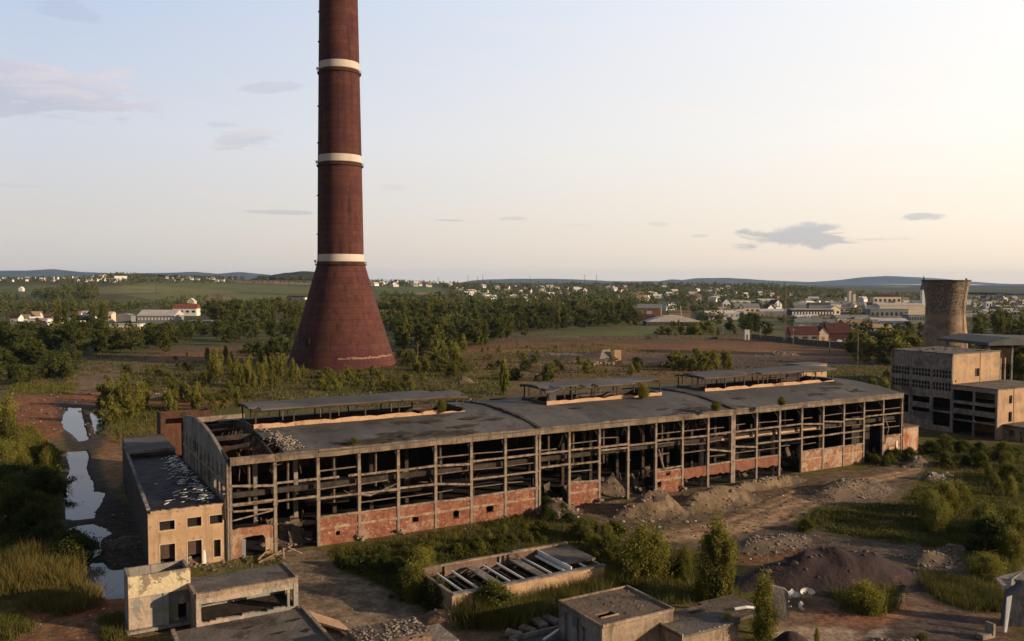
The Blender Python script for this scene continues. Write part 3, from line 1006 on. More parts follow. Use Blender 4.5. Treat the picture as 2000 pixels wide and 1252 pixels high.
def brick_panel(i, kind):
    x0, x1 = i * BAY + 0.22, (i + 1) * BAY - 0.22
    mb = MB()
    mat = M[BM.get(kind, 'brick')]
    if kind == 'brick':
        top = 3.9 if i != 3 else 3.95
        z0 = -0.3
        holes = {2: [(14.5, 15.1, 1.15, 1.75)], 4: [(26.2, 27.2, 1.4, 2.5)], 5: [(32.9, 33.9, 1.0, 2.4)], 6: [(38.6, 39.9, 1.2, 2.5)], 7: [], 12: [(74.3, 75.3, 3.0, 3.75), (72.4, 73.3, 1.1, 2.4)]}.get(i, [])
        mb.wall(x0, x1, z0, top, .12, .42, holes)
        if i in (5, 6, 12):
            # ragged edges of the knocked holes
            for h in holes:
                for q in range(10):
                    ang = q / 10 * 6.283
                    cx, cz = (h[0] + h[1]) / 2, (h[2] + h[3]) / 2
                    mb.rock((cx + math.cos(ang) * (h[1] - h[0]) * .55, .26, cz + math.sin(ang) * (h[3] - h[2]) * .52), .17)
        if i in (2, 3, 4, 6, 7, 12):
            for q in range(rh.randrange(6, 18)):
                mb.rock((x0 + rh.random() * (x1 - x0), .27, top + rh.uniform(-.05, .1)), rh.uniform(.1, .22))
        o = mb.build('brick_panel', mat, HALL)
        for zb, hb, y0_, y1_ in ((2.25, .37, .06, .118), (top + .002, .16, .04, .30)):
            lo_, hi_ = [], []
            for q in range(13):
                a_ = x0 + (x1 - x0) * q / 12
                lo_.append((a_, y0_, zb + (rh.uniform(-.07, .05) if zb < 3 else 0)))
                hi_.append((a_, y0_, zb + hb + rh.uniform(-.08, .06)))
            MB().panel(lo_ + hi_[::-1], (0, y1_ - y0_, 0)).build('concrete_band', M['brick_band'], o)
        return
    if kind == 'pale':
        z0, top = -0.3, 3.9
        mb.wall(x0, x1, z0, top, .12, .42, [(114.6 + .4, 115.3, .8, 1.2)] if i == 19 else ())
        o = mb.build('brick_panel', mat, HALL)
        MB().box(x0, x1, .06, .118, 2.3, 2.55).build('concrete_band', M['plaster'], o)
        return
    if kind == 'band':
        lo = [(x1, .12, 2.2 + rh.uniform(-.2, .2))]
        for k in range(1, 8):
            lo.append((x1 + (x0 - x1) * k / 8, .12, 2.1 + rh.uniform(-.28, .22)))
        lo.append((x0, .12, 2.2 + rh.uniform(-.2, .2)))
        mb.panel([(x0, .12, 3.9), (x1, .12, 3.9)] + lo, (0, .3, 0))
        mb.build('brick_panel', mat, HALL)
        return
    if kind == 'door':
        # plastered wall with a broken archway
        out = [(x0, .12, -.3), (1.5, .12, -.3), (1.5, .12, 2.55), (2.1, .12, 2.75), (3.2, .12, 2.8), (4.3, .12, 2.75), (4.6, .12, 2.3), (4.65, .12, -.3), (x1, .12, -.3), (x1, .12, 3.95), (4.4, .12, 4.05), (3.1, .12, 3.95), (1.2, .12, 4.05), (x0, .12, 3.9)]
        mb.panel(out[::-1], (0, .35, 0))
        o = mb.build('brick_panel', M['brick_pale'], HALL)
        MB().box(1.5, 2.0, .2, .3, -.3, 2.5).build('door_frame', M['shed_grey'], o)
        return
    if kind == 'gate':
        mb.wall(x0, x1, -.3, 4.7, .12, .42, [(133.6, 136.2, -.4, 2.6)])
        o = mb.build('brick_panel', M['brick_pale'], HALL)
        MB().box(134.1, 136.0, .22, .30, -.2, 2.5).build('door_leaf', M['plaster'], o)
        MB().box(136.25, 136.75, .02, .118, 1.4, 3.6).build('plaster_patch', M['white'], o)


for i, b in enumerate(BAYS):
    if b[2]:
        brick_panel(i, b[2])
MB().box(126.25, 131.8, 3.2, 3.5, 0, 9.0).build('inner_partition', M['concrete_dark'], HALL)

# roof: three vaulted lengths, each with a slot for its lantern
ROOFS = [(0.0, 48.0, 6.3, 41.5), (48.0, 90.0, 57.8, 84.0), (90.0, 138.0, 95.0, 132.5)]
LW0, LW1 = 13.4, 21.6


def roof_piece(ua, ub, slot, ragged=False):
    mb = MB()
    nu = int((ub - ua) / 1.2)
    us = np.linspace(ua, ub, nu + 1)
    ws = [-0.3, 2, 4.5, 7, 9.5, 11.5, LW0, 15.5, 17.5, 19.5, LW1, 24, 27, 30, HD + .3]
    rr = random.Random(int(ua) + 5)
    sag = {}

    def z(u, w):
        s = 0.16 * float(mnoise.noise((u * .11, w * .13, ua))) + .06 * float(mnoise.noise((u * .5, w * .5, 3)))
        return roof_z(min(max(w, 0), HD)) + s

    def solid(a, b, c, d):
        m_u, m_w = (a + b) / 2, (c + d) / 2
        if slot[0] < m_u < slot[1] and LW0 < m_w < LW1:
            return False
        if ragged:
            lim = 7.4 - (m_w - 2) * 0.10 + 1.3 * float(mnoise.noise((m_w * .33, 2.2, 0)))
            if m_w > 25:
                lim = 5 + 2 * float(mnoise.noise((m_w * .3, 7, 0)))
            if m_u < lim:
                return False
        return True
    th = .28
    for a, b in zip(us[:-1], us[1:]):
        for c, d in zip(ws[:-1], ws[1:]):
            if not solid(a, b, c, d):
                continue
            A, B, C, D = (a, c, z(a, c)), (b, c, z(b, c)), (b, d, z(b, d)), (a, d, z(a, d))
            lo = [(p[0], p[1], p[2] - th) for p in (A, B, C, D)]
            mb.add([A, B, C, D] + lo, [(0, 1, 2, 3), (7, 6, 5, 4)])
            for (e, f, da, db, dc, dd) in ((0, 1, a, b, c - 1, c), (1, 2, b, b + 1, c, d), (2, 3, a, b, d, d + 1), (3, 0, a - 1, a, c, d)):
                mu, mw = (da + db) / 2, (dc + dd) / 2
                if mu < ua or mu > ub or mw < -.3 or mw > HD + .3 or not solid(da, db, dc, dd):
                    q = [A, B, C, D]
                    mb.add([q[e], q[f], lo[f], lo[e]], [(3, 2, 1, 0)])
    return mb


for k, (a, b, s0, s1) in enumerate(ROOFS):
    o = roof_piece(a + (.25 if k else 0), b - .25, (s0, s1), ragged=(k == 0)).build('roof', M['roof'], HALL)
    # raised kerb at the expansion joint, torn felt, lumps
    if k < 2:
        mb = MB()
        for q in range(24):
            w0, w1 = -0.3 + q * HD / 24, -0.3 + (q + 1) * HD / 24
            mb.beam((b + .1, w0, roof_z(max(w0, 0)) + .02 + rh.uniform(-.1, .1)), (b + .1 + rh.uniform(-.1, .1), w1, roof_z(w1) + .02 + rh.uniform(-.1, .1)), .7, .45)
        mb.build('joint_kerb', M['steel'], o)
    mb = MB()
    spots = {0: [(26, 3.5, 5), (23, 1.5, 6), (30, 2, 4), (33, 8, 2.5), (37, 4, 2.5), (40, 8, 2), (28, 9, 2), (43, 6, 2), (34, 1.0, 5), (20, 1.2, 4)], 1: [(79, 1.3, 7), (84, 1.2, 5), (56, 28, 2), (61, 9, 1)], 2: [(124, 7, 5), (129, 11, 5), (128, 4, 3), (116, 4, 2), (97, 6, 1)]}[k]
    for u, w, r in spots:
        for q in range(int(r * 3)):
            uu, ww = u + rh.gauss(0, r * .35), min(max(w + rh.gauss(0, r * .16), .3), HD - 1)
            if s0 - .5 < uu < s1 + .5 and LW0 - 1 < ww < LW1 + 1:
                continue
            z = roof_z(ww) + .09
            le, wi = rh.uniform(.6, 2.2), rh.uniform(.15, .6)
            an = rh.uniform(-.5, .5)
            mb.panel([(uu - le * math.cos(an), ww - le * math.sin(an) * .5, z), (uu + rh.uniform(-.3, .3), ww - wi, z + rh.uniform(.0, .07)), (uu + le * math.cos(an), ww + le * math.sin(an) * .5, z + rh.uniform(0, .06)), (uu + rh.uniform(-.3, .3), ww + wi, z + .03)], (0, 0, -.12))
    mb.build('torn_felt', M['torn'], o)['kind'] = 'stuff'

# lanterns along the ridge: upstands, posts, flat broken roof
LAN = []
for k, (a, b, s0, s1) in enumerate(ROOFS):
    base = roof_z(LW0)
    lt = MB()
    # near upstand with bites out of the top
    pts = [(s0, LW0 - .25, base - .25)]
    n = int((s1 - s0) / 1.2)
    tops = []
    for q in range(n + 1):
        u = s0 + (s1 - s0) * q / n
        z = base + .62 + .05 * math.sin(q * 2.1)
        if (q % 6) in (4,) and q > 2:
            z -= rh.uniform(.15, .4)
        if u > s1 - 4 and k != 1:
            z -= .35
        tops.append((u, LW0 - .25, z))
    lt.panel([(s0, LW0 - .25, base - .4), (s1, LW0 - .25, base - .4)] + tops[::-1], (0, .25, 0))
    kerb = lt.build('lantern_kerb', M['tan'], HALL)
    ft = MB().box(s0, s1, LW1, LW1 + .25, base - 1.4, base + .18)
    ft.build('lantern_kerb', M['rust'], HALL)
    MB().box(s0 - .2, s0, LW0, LW1, base - .5, base + .45).build('lantern_kerb', M['steel'], HALL)
    MB().box(s1, s1 + .2, LW0, LW1, base - .5, base + .5).build('lantern_kerb', M['steel'], HALL)
    npost = int(round((s1 - s0) / 5.6))
    for q in range(npost + 1):
        u = s0 + .3 + (s1 - s0 - .6) * q / npost
        for w in (LW0, LW1):
            lean = rh.uniform(-.12, .12)
            MB().beam((u, w, base - .3), (u + lean, w, 18.0), .2, .2).build('lantern_post', M['steel'], HALL)
    # thin intermediate mullions
    mb = MB()
    for q in range(npost * 2):
        u = s0 + (s1 - s0) * (q + .5) / (npost * 2)
        if q % 2 == 0 or rh.random() < .5:
            mb.beam((u, LW1, base + .5), (u, LW1, 18.0), .12, .12)
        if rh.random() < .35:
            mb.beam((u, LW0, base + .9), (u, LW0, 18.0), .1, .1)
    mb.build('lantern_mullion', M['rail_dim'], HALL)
    mb = MB()
    n = int((s1 - s0 + 1) / 1.4)
    us = np.linspace(s0 - .4, s1 + .4, n + 1)
    wsl = [LW0 - .5, LW0 + 1.2, 16, 18, LW1 + .5]

    def lz(u, w):
        zz = 18.25 + .16 * float(mnoise.noise((u * .12, w * .2, k))) - .012 * (w - 17.5) ** 2
        if k == 0 and u > 36 and w < 16:
            zz -= (u - 36) * .05
        if k == 1 and u < 60 and w < 15:
            zz -= .35
        return zz

    def gone(u, w):
        if k == 0: return (u > 37.5 and w > 19) or (u < 7.5 and w < 15.3 and rh2.random() < .8)
        if k == 1: return (u > 77 and w < 14.5) or (62 < u < 69 and w < 14.6 and rh2.random() < .7)
        return (u < 99 and w < 15 and False) or (u < 100.5 and w > 19.0 and u < 97) or (104 < u < 110 and w < 14.6 and rh2.random() < .5)
    rh2 = random.Random(k + 40)
    for ua, ub in zip(us[:-1], us[1:]):
        for wa, wb in zip(wsl[:-1], wsl[1:]):
            if gone((ua + ub) / 2, (wa + wb) / 2):
                continue
            A = [(ua, wa, lz(ua, wa)), (ub, wa, lz(ub, wa)), (ub, wb, lz(ub, wb)), (ua, wb, lz(ua, wb))]
            B = [(p[0], p[1], p[2] - .22) for p in A]
            mb.add(A + B, [(0, 1, 2, 3), (7, 6, 5, 4), (4, 5, 1, 0), (5, 6, 2, 1), (6, 7, 3, 2), (7, 4, 0, 3)])
    mb.build('lantern_roof', M['roof'], HALL)
    mb = MB()
    mb2 = MB()
    for ua, ub in zip(us[:-1], us[1:]):
        d = rh.uniform(-.06, .05)
        mb.beam((ua, LW0 - .3, lz(ua, LW0) - .36 + d), (ub, LW0 - .3, lz(ub, LW0) - .36 + rh.uniform(-.06, .05)), .3, .30)
        if k != 0 or ub < 34:
            mb2.beam((ua, LW1 + .3, lz(ua, LW1) - .42), (ub, LW1 + .3, lz(ub, LW1) - .42), .25, .35)
    mb.build('lantern_edge_beam', M['rust'], HALL)
    mb2.build('lantern_edge_beam', M['rust'], HALL)
    for u in (s0, s1):
        MB().beam((u, LW0, 17.8), (u, LW1, 17.8), .2, .25).build('lantern_edge_beam', M['steel'], HALL)
MB().panel([(57.9, 13.0, 17.8), (59.6, 13.0, 17.7), (59.9, 13.3, 15.0), (58.5, 13.3, 15.6)], (0, .12, 0)).build('hanging_sheet', M['shed_dark'], HALL)

# back wall, inner walls and inner columns
mb = MB()
holes = []
for i in range(NB):
    u = i * BAY
    if i in (4, 7, 10, 13, 16, 20):
        holes.append((u + 1, u + 5, 8.5, 10.5))
    if i in (21,):
        holes.append((u + 2.4, u + 3.3, .4, 3.0))
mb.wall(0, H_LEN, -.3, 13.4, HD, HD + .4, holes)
mb.build('back_wall', M['inner_shade'], HALL)
mb = MB().wall(0, 9.6, 13.4, 14.4, HD - .1, HD + .5)
mb.build('back_parapet', M['concrete'], HALL)
mb = MB().wall(0.4, 26, 4.0, 13.0, HD - .25, HD - .1, [(4, 6, 5, 8), (9, 9.5, 4, 12), (13, 16, 6, 9), (19, 24, 8, 11)])
mb.build('back_wall_lining', M['rust'], HALL)
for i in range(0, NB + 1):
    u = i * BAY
    for w, key in ((11.5, 'concrete_dark'), (23.0, 'inner_shade')):
        MB().box(u - .3, u + .3, w - .3, w + .3, -.3, roof_z(w) - .7).build('inner_column', M['concrete_grey' if (i < 3 and w < 12) else key], HALL)  # same columns in darker materials deeper in, shade painted by depth
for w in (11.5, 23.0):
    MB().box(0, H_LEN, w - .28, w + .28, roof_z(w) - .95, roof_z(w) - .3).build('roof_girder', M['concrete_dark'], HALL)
for i in range(0, NB + 1):
    u = i * BAY
    mb = MB()
    for w0, w1 in zip((.6, 5, 11.5, 17, 23, 28.5), (5, 11.5, 17, 23, 28.5, HD)):
        mb.beam((u, w0, roof_z(w0) - .62), (u, w1, roof_z(w1) - .62), .3, .6)
    if i > 0:
        mb.beam((u, .5, 11.0), (u + .0, 2.2, 13.1), .16)
        mb.beam((u - .0, .5, 12.4), (u - 1.6, .5, 12.9), .12)
    mb.build('roof_beam', M['concrete_dark'], HALL)
# crane rails seen behind the glazing
MB().box(0.3, 137.5, 1.0, 1.5, 8.0, 8.7).build('crane_girder', M['concrete_dark'], HALL)
MB().box(88, 114, .9, .99, 7.9, 8.3).build('crane_rail', M['tan'], HALL)
for i in (0, 1, 2, 3, 5, 8, 9, 10, 12, 14, 17):
    u = i * BAY + rh.uniform(1.6, 4.2)
    MB().tube([(u, 2.4, rh.uniform(5, 8)), (u + rh.uniform(-.1, .1), 2.4, 13.2)], .17, 6).build('hanging_pipe', M['rail_dim'], HALL)
# inner mezzanine slab, broken
for i in (2, 3, 4, 5, 6, 7, 15, 16, 17, 18):
    u = i * BAY
    MB().panel([(u, 5 + rh.uniform(-1, 1), 5.0), (u + BAY, 5 + rh.uniform(-1, 1), 5.0), (u + BAY, 20, 5.0), (u, 20, 5.0)], (0, 0, -.35)).build('mezzanine_slab', M['inner_shade'], HALL)
MB().box(0.2, 137.8, .6, HD - .3, -.3, .03).build('floor_slab', M['inner_shade'], HALL)
# clutter on the slabs and floor
mb = MB()
rd = random.Random(31)
for q in range(230):
    b_ = rd.choice([1, 1, 2, 3, 4, 5, 6, 7, 8, 8, 9, 10, 10, 11, 11, 12, 13, 13, 14, 15, 16, 17, 18, 19, 20, 22])
    u, w = b_ * BAY + rd.uniform(.4, 5.6), rd.uniform(2.2, 12)
    zf = 5.0 if (b_ in (2, 3, 4, 5, 6, 7, 15, 16, 17, 18) and w > 6 and rd.random() < .7) else 0.0
    h = rd.uniform(.3, 2.6)
    a_ = rd.uniform(0, 6.28)
    if rd.random() < .6:
        mb.beam((u, w, zf), (u + math.cos(a_) * rd.uniform(.5, 2.4), w + math.sin(a_) * 1.2, zf + h), rd.uniform(.08, .22))
    else:
        mb.panel([(u, w, zf), (u + rd.uniform(.6, 1.8), w + rd.uniform(-.4, .4), zf + .1), (u + rd.uniform(.4, 1.5), w + .5, zf + h), (u - .2, w + .4, zf + h * .8)], (.05, .12, 0))
mb.build('fallen_debris', M['rubble_dark'], HALL)['kind'] = 'stuff'
mb = MB()
for q in range(60):
    i = rd.choice([8, 9, 10, 10, 11, 11, 0, 1, 2, 5, 12, 13, 21])
    u, w = i * BAY + rd.uniform(.3, 5.7), rd.uniform(1.5, 9)
    z = roof_z(w) - .6
    mb.tube([(u, w, z), (u + rd.gauss(0, .3), w + rd.gauss(0, .3), z - rd.uniform(.6, 1.8)), (u + rd.gauss(0, .8), w + rd.gauss(0, .4), z - rd.uniform(1.5, 4.5))], .05, 4)
mb.build('hanging_bars', M['rail_dim'], HALL)['kind'] = 'stuff'
# right end wall
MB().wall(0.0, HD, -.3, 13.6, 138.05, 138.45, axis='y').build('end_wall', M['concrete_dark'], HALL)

# left gable: frame of panels with broken openings under the bowed parapet
G0 = -0.35


def gable_top(w):
    t = (w - HD / 2) / (HD / 2)
    return 12.75 + 2.7 * (1 - t * t) + (2.1 * (w / HD) ** 2.5)


mb = MB()
gh = [(1.2, 3.2, 0, 3), (1.0, 3.0, 8.0, 9.5), (3.6, 6.0, 8.1, 9.6), (6.6, 9.0, 8.0, 9.4), (12.5, 15, 8.1, 9.5), (21, 24, 10.6, 12.2), (24.6, 27.4, 8.2, 10.4)]
mb.wall(0.0, HD + .3, -.3, 12.3, G0, 0.0, gh, axis='y', mat=0)
gb = mb.build('gable_wall', M['concrete_grey'], HALL)
n = 20
arch = MB()
bot = [(G0 - .06, HD * k / n, max(12.3, gable_top(HD * k / n) - 1.35)) for k in range(n + 1)]
topv = [(G0 - .06, HD * k / n, gable_top(HD * k / n)) for k in range(n + 1)]
for k in range(n):
    A = [bot[k], bot[k + 1], topv[k + 1], topv[k]]
    B = [(p[0] + .45, p[1], p[2]) for p in A]
    arch.add(A + B, [(3, 2, 1, 0), (4, 5, 6, 7), (0, 1, 5, 4), (2, 3, 7, 6)] + ([(0, 4, 7, 3)] if k == 0 else []) + ([(1, 2, 6, 5)] if k == n - 1 else []))
arch.build('gable_parapet', M['concrete_grey'], HALL)
mb = MB()
for k in range(n):
    a, b = HD * k / n, HD * (k + 1) / n
    za, zb = max(12.3, gable_top(a) - 1.35), max(12.3, gable_top(b) - 1.35)
    if za > 12.32 or zb > 12.32:
        mb.add([(G0, a, 12.3), (G0, b, 12.3), (G0, b, zb), (G0, a, za), (-.02, a, 12.3), (-.02, b, 12.3), (-.02, b, zb), (-.02, a, za)], [(3, 2, 1, 0), (4, 5, 6, 7)])
mb.build('gable_tympanum', M['concrete_grey'], HALL)
for w in [0.35, 3.4, 6.3, 9.4, 12.4, 15.4, 18.4, 21.5, 24.6, 27.7, 30.8, 33.7]:
    MB().box(G0 - .14, G0 - .005, w - .2, w + .2, -.3, min(12.3, 12.3)).build('gable_pilaster', M['column'], HALL)
mb = MB().box(G0 - .16, G0 - .007, .2, HD, 10.0, 10.35)
mb.build('gable_rail', M['concrete'], HALL)
MB().tube([(-.55, -.15, 0), (-.55, -.15, 5.5), (-.75, -.2, 5.8), (-.75, -.2, 8.2), (-.5, -.1, 8.7), (-.5, -.1, 13)], .13, 7).build('drain_pipe', M['steel'], HALL)

# wreckage where the roof over the first bays has come down
mb = MB()
rw = random.Random(5)
for q in range(46):
    w = rw.uniform(1.5, 26)
    e = 7.6 - (w - 2) * .10
    u = e - rw.uniform(0, 3.2)
    d = Vector((-rw.uniform(.6, 2.4), rw.uniform(-1.2, 1.2), -rw.uniform(.5, 4)))
    s = Vector((e + .4, w, roof_z(w) - .2))
    mb.tube([s, s + d * .5 + Vector((0, 0, .3)), s + d], [.09, .07, .05], 4)
for q in range(18):
    w = rw.uniform(2, 16)
    s = Vector((7.8 - w * .1, w, roof_z(w) - .2))
    mb.panel([s, s + Vector((-1.6 * rw.random() - .4, .4, -1.8)), s + Vector((-1.9 * rw.random() - .4, 1.3, -2.4)), s + Vector((0, 1.2, 0))], (.12, 0, .1))
mb.build('hanging_wreckage', M['rubble_dark'], HALL)['kind'] = 'stuff'
mb = MB()
for q in range(190):
    w = abs(rw.gauss(3.2, 4.0)) + .5
    if w > 14:
        continue
    u = 8.5 - w * .12 + rw.gauss(.6, .8)
    mb.rock((u, w, roof_z(w) + .12), rw.uniform(.10, .30), flat=.6)
mb.build('roof_rubble', M['rubble'], HALL)['kind'] = 'stuff'
for a, b, s_ in [((0, 13, 12.3), (8, 13, 13.2), .5), ((0, 22, 12.6), (7.5, 21.8, 12.9), .4), ((.2, 27, 13), (6, 25, 13.6), .3)]:
    MB().beam(a, b, s_, s_).build('roof_beam', M['tan'], HALL)

# block at the far right end of the hall
B1 = empty('plastered_annex', (*toxy(138.5, 0.2), 0), ANG, 'small flat plastered annex with red brick showing at the right end of the long hall', 'annex')
MB().wall(0, 5.2, -.3, 6.0, 0, .35).wall(.35, 9, -.3, 6.0, 4.85, 5.2, axis='y').build('wall', surf('annex_plaster', (.40, .27, .18), (.50, .36, .25), .5, c=(.30, .10, .05), cscale=.16, cband=(.45, .55), streak=.4), B1)
MB().box(-.02, 5.3, -.1, 9.1, 6.004, 6.25).build('roof', M['roof_brown'], B1)

TBK = empty('tan_stair_block', (*toxy(138.7, 27.8), 0), ANG, 'tan concrete stair block with small holes standing behind the right lantern of the hall', 'stair block')
MB().wall(0, 8.6, -.3, 17.0, 0, .35, [(1.2, 1.7, 14.6, 15.1), (4.0, 4.4, 14.7, 15.3), (6.6, 7.0, 14.8, 15.3)]).wall(.35, 5, -.3, 17.0, 0, .35, axis='y').wall(.35, 5, -.3, 17.0, 8.25, 8.6, axis='y').build('wall', M['plaster'], TBK)
MB().box(-.1, 8.7, -.1, 5.1, 17.004, 17.25).build('roof', M['roof_low'], TBK)

# ------------------------------------------------------------------ low annex along the gable
AN = empty('side_annex', (*toxy(-10.2, 0.0), 0), ANG, 'low tan annex with black wet roof beside the gable of the long hall', 'annex')
AL, AW = 55.0, 9.6
wins = [(1.35, 3.2, 5.15, 6.35), (4.75, 6.5, 5.15, 6.35), (7.55, 9.2, 5.15, 6.3)]
doors = [(1.4, 3.2, -.4, 3.3), (4.75, 6.5, -.4, 3.3), (8.0, 8.9, .7, 3.0)]
MB().wall(0, AW, -.4, 7.55, 0, .35, wins + doors).build('front_wall', M['plaster'], AN)
SUR = surf('pale_surround', (.42, .33, .23), (.5, .4, .29), 1.0)
for a, b, za, zb in wins + doors:
    fr = MB()
    fr.wall(a - .13, b + .13, max(za - .13, -.39), zb + .13, -.04, -.003, [(a, b, za, zb)])
    fr.build('window_surround', SUR, AN)
for a, b, za, zb in wins:
    MB().box(a + .01, b - .01, .45, .48, za - .1, zb + .1).build('window', M['dark'], AN)
for a, b, za, zb in doors:
    MB().box(a + .01, b - .01, .6, .64, max(za, 1.3 if a < 7 else .7), zb + .1).build('door_screen', surf('brown_door', (.055, .036, .026), (.085, .058, .042), .8), AN)
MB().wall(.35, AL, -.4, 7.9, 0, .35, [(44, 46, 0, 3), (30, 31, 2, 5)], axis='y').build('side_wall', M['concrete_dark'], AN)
mb = MB()
for k in range(28):
    mb.beam((.1, .3 + k * 1.95, 8.0 + rh.uniform(-.08, .1)), (.1, .3 + (k + 1) * 1.95, 8.0 + rh.uniform(-.08, .1)), .45, rh.uniform(.2, .35))
mb.build('parapet', M['concrete_grey'], AN)
mb = MB()
for k in range(14):
    mb.beam((.3 + k * .66, .12, 7.62 + rh.uniform(-.07, .08)), (.3 + (k + 1) * .66, .12, 7.62 + rh.uniform(-.07, .08)), .5, rh.uniform(.22, .38))
mb.build('parapet', M['plaster'], AN)
# roof surface with puckered felt
nx, ny = 20, 90
V, F = [], []
for j in range(ny + 1):
    for i in range(nx + 1):
        x, y = .3 + (AW - .35) * i / nx, .3 + 40.5 * j / ny
        z = 7.45 + .10 * float(mnoise.noise((x * .5, y * .35, 1))) + .10 * float(mnoise.noise((x * 1.6, y * 1.6, 4)))
        V.append((x, y, z))
for j in range(ny):
    for i in range(nx):
        a = j * (nx + 1) + i
        F.append((a, a + 1, a + nx + 2, a + nx + 1))
MB().add(V, F).build('roof', M['roof_wet'], AN)
MB().box(.2, AW - .1, 40.8, AL, 7.3, 8.35).build('raised_roof', M['roof'], AN)
MB().box(.2, AW - .1, 40.5, 40.79, 8.0, 8.5).build('parapet', M['concrete_grey'], AN)
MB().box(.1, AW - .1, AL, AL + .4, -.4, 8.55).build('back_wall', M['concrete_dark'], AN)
mb = MB()
for q in range(150):
    t = rw.random()
    y = 2 + 36 * t
    x = AW - .6 - abs(rw.gauss(0, 1.25 + 1.3 * (1 - t)))
    if x < 1: continue
    le, an = rw.uniform(.15, .7), rw.uniform(-.5, .9)
    z = 7.6
    wd = rw.uniform(.05, .14)
    mb.panel([(x - le * math.cos(an), y - le * math.sin(an), z), (x + .1, y - wd, z + .02), (x + le * math.cos(an), y + le * math.sin(an), z + .06), (x - .05, y + wd, z + .03)], (0, 0, -.05))
mb.build('peeled_foil', M['plastic'], AN)['kind'] = 'stuff'
MB().panel([(6.66, -.05, 0), (7.05, -.05, 0), (7.02, -.05, 1.2), (6.9, -.05, 1.9), (6.68, -.05, 1.8)], (0, .045, 0)).build('wall_patch', M['white'], AN)

# the annex narrows towards its far end
for ch in AN.children:
    for v in ch.data.vertices:
        v.co.x += (9.6 - v.co.x) / 9.6 * 2.5 * max(0.0, v.co.y) / 55.0
# rusty block behind
RB = empty('rusty_block', (*toxy(-0.6, 58.5), 0), ANG, 'dark rust brown roofless block standing behind the low annex', 'industrial block')
MB().wall(0, 9.4, 0, 12.0, 0, .4, [(.9, 8.8, 0, 10.9)]).build('frame', M['rust'], RB)
MB().box(0.4, 9.2, 4.5, 4.9, 0, 11.6).build('rear_wall', surf('rust_wall', (.09, .04, .024), (.15, .07, .04), .4, c=(.10, .05, .03), cscale=.3, streak=.6), RB)
MB().wall(.4, 5, 0, 12.0, 0, .35, axis='y').wall(.4, 5, 0, 12.0, 9.05, 9.4, axis='y').build('side_wall', M['rust'], RB)

# ------------------------------------------------------------------ the great chimney
CHX, CHY = (667 - 1000) / FOC * 391.5, 391.0
CH = empty('chimney', (CHX, CHY, 0), 0.0, 'huge tapering rust red chimney with cream bands on a flared base', 'chimney')


def ch_r(z):
    return float(np.interp(z, [0, 6, 46, 47.5, 88, 129, 164, 180], [23.7, 21.9, 10.25, 10.1, 9.55, 8.85, 8.25, 7.95]))


flare = [(24.6, -1.0), (24.4, 0.0)]
for z in np.linspace(1.5, 45, 26):
    t = z / 46.0
    flare.append((float(24.4 + (10.25 - 24.4) * (t ** 0.93)), float(z)))
MB().lathe(flare, 96).build('flared_base', M['chimney'], CH, smooth=True)
PL = [44.8, 88.4, 129.0, 168.0]
zz = 45.0
MB().lathe([(ch_r(z) if z > 45.1 else 10.35, z) for z in np.linspace(45, 178, 60)], 80).build('shaft', M['chimney'], CH, smooth=True)
MB().lathe([(7.95, 178), (7.2, 178.01), (7.2, 174)], 60).build('rim', M['steel'], CH)
for p in PL:
    r = ch_r(p)
    MB().lathe([(ch_r(p + 1.3) + .05, p + 1.3), (ch_r(p + 4.5) + .05, p + 4.5)], 80).build('cream_band', M['band'], CH, smooth=True)
    mb = MB().lathe([(r + .02, p - .6), (r + .5, p - .45), (r + .75, p - .1), (r + .75, p + .15), (r + .02, p + .16)], 80)
    pf = mb.build('gallery', M['rust'], CH)
    rl = MB()
    for k in range(40):
        a = 2 * math.pi * k / 40
        rl.beam(((r + .7) * math.cos(a), (r + .7) * math.sin(a), p + .15), ((r + .7) * math.cos(a), (r + .7) * math.sin(a), p + 1.25), .06)
    for h in (.7, 1.25):
        rl.tube([((r + .7) * math.cos(2 * math.pi * k / 40), (r + .7) * math.sin(2 * math.pi * k / 40), p + h) for k in range(41)], .05, 4)
    rl.build('railing', M['steel'], pf)
    MB().lathe([(r + .05, p + .2), (ch_r(p + 1.28) + .05, p + 1.28)], 80).build('dark_collar', M['rust'], CH, smooth=True)
    if p < 160:
        a = math.radians(205)
        MB().box(-.4, .4, -.4, .4, p + 1.0, p + 2.0).build('lamp_box', M['plastic'], CH, ((r + .9) * math.cos(a), (r + .9) * math.sin(a), 0))
lad = MB()
a = math.radians(203)
for z in np.arange(46, 172, 1.6):
    r1, r2 = ch_r(z) + .22, ch_r(z + 1.6) + .22
    for d in (-.03, .03):
        lad.beam((r1 * math.cos(a + d), r1 * math.sin(a + d), z), (r2 * math.cos(a + d), r2 * math.sin(a + d), z + 1.6), .1)
    lad.beam((r1 * math.cos(a - .03), r1 * math.sin(a - .03), z), (r1 * math.cos(a + .03), r1 * math.sin(a + .03), z), .08)
for z in (58, 75, 98, 114, 142, 155):
    r = ch_r(z)
    lad.box(r * math.cos(a) - .6, r * math.cos(a) + .7, r * math.sin(a) - .9, r * math.sin(a) + .9, z, z + .35)
lad.build('ladder', M['steel'], CH)
mb = MB()
rc = random.Random(8)
for k in range(90):
    a = math.radians(-82 + 76 * k / 90)
    r = 22.1
    if rc.random() < .85:
        h = rc.uniform(.15, .8)
        zc = 4.4 + rc.uniform(-.3, .3)
        rr_ = float(24.4 + (10.25 - 24.4) * ((zc / 46) ** .93))
        mb.box(-.5, .5, -.12, .12, 0, h)
        for i in range(len(mb.v) - 8, len(mb.v)):
            x, y, z = mb.v[i]
            ca, sa = math.cos(a), math.sin(a)
            rad = rr_ + y + .02
            mb.v[i] = (rad * ca - x * sa, rad * sa + x * ca, zc + z)
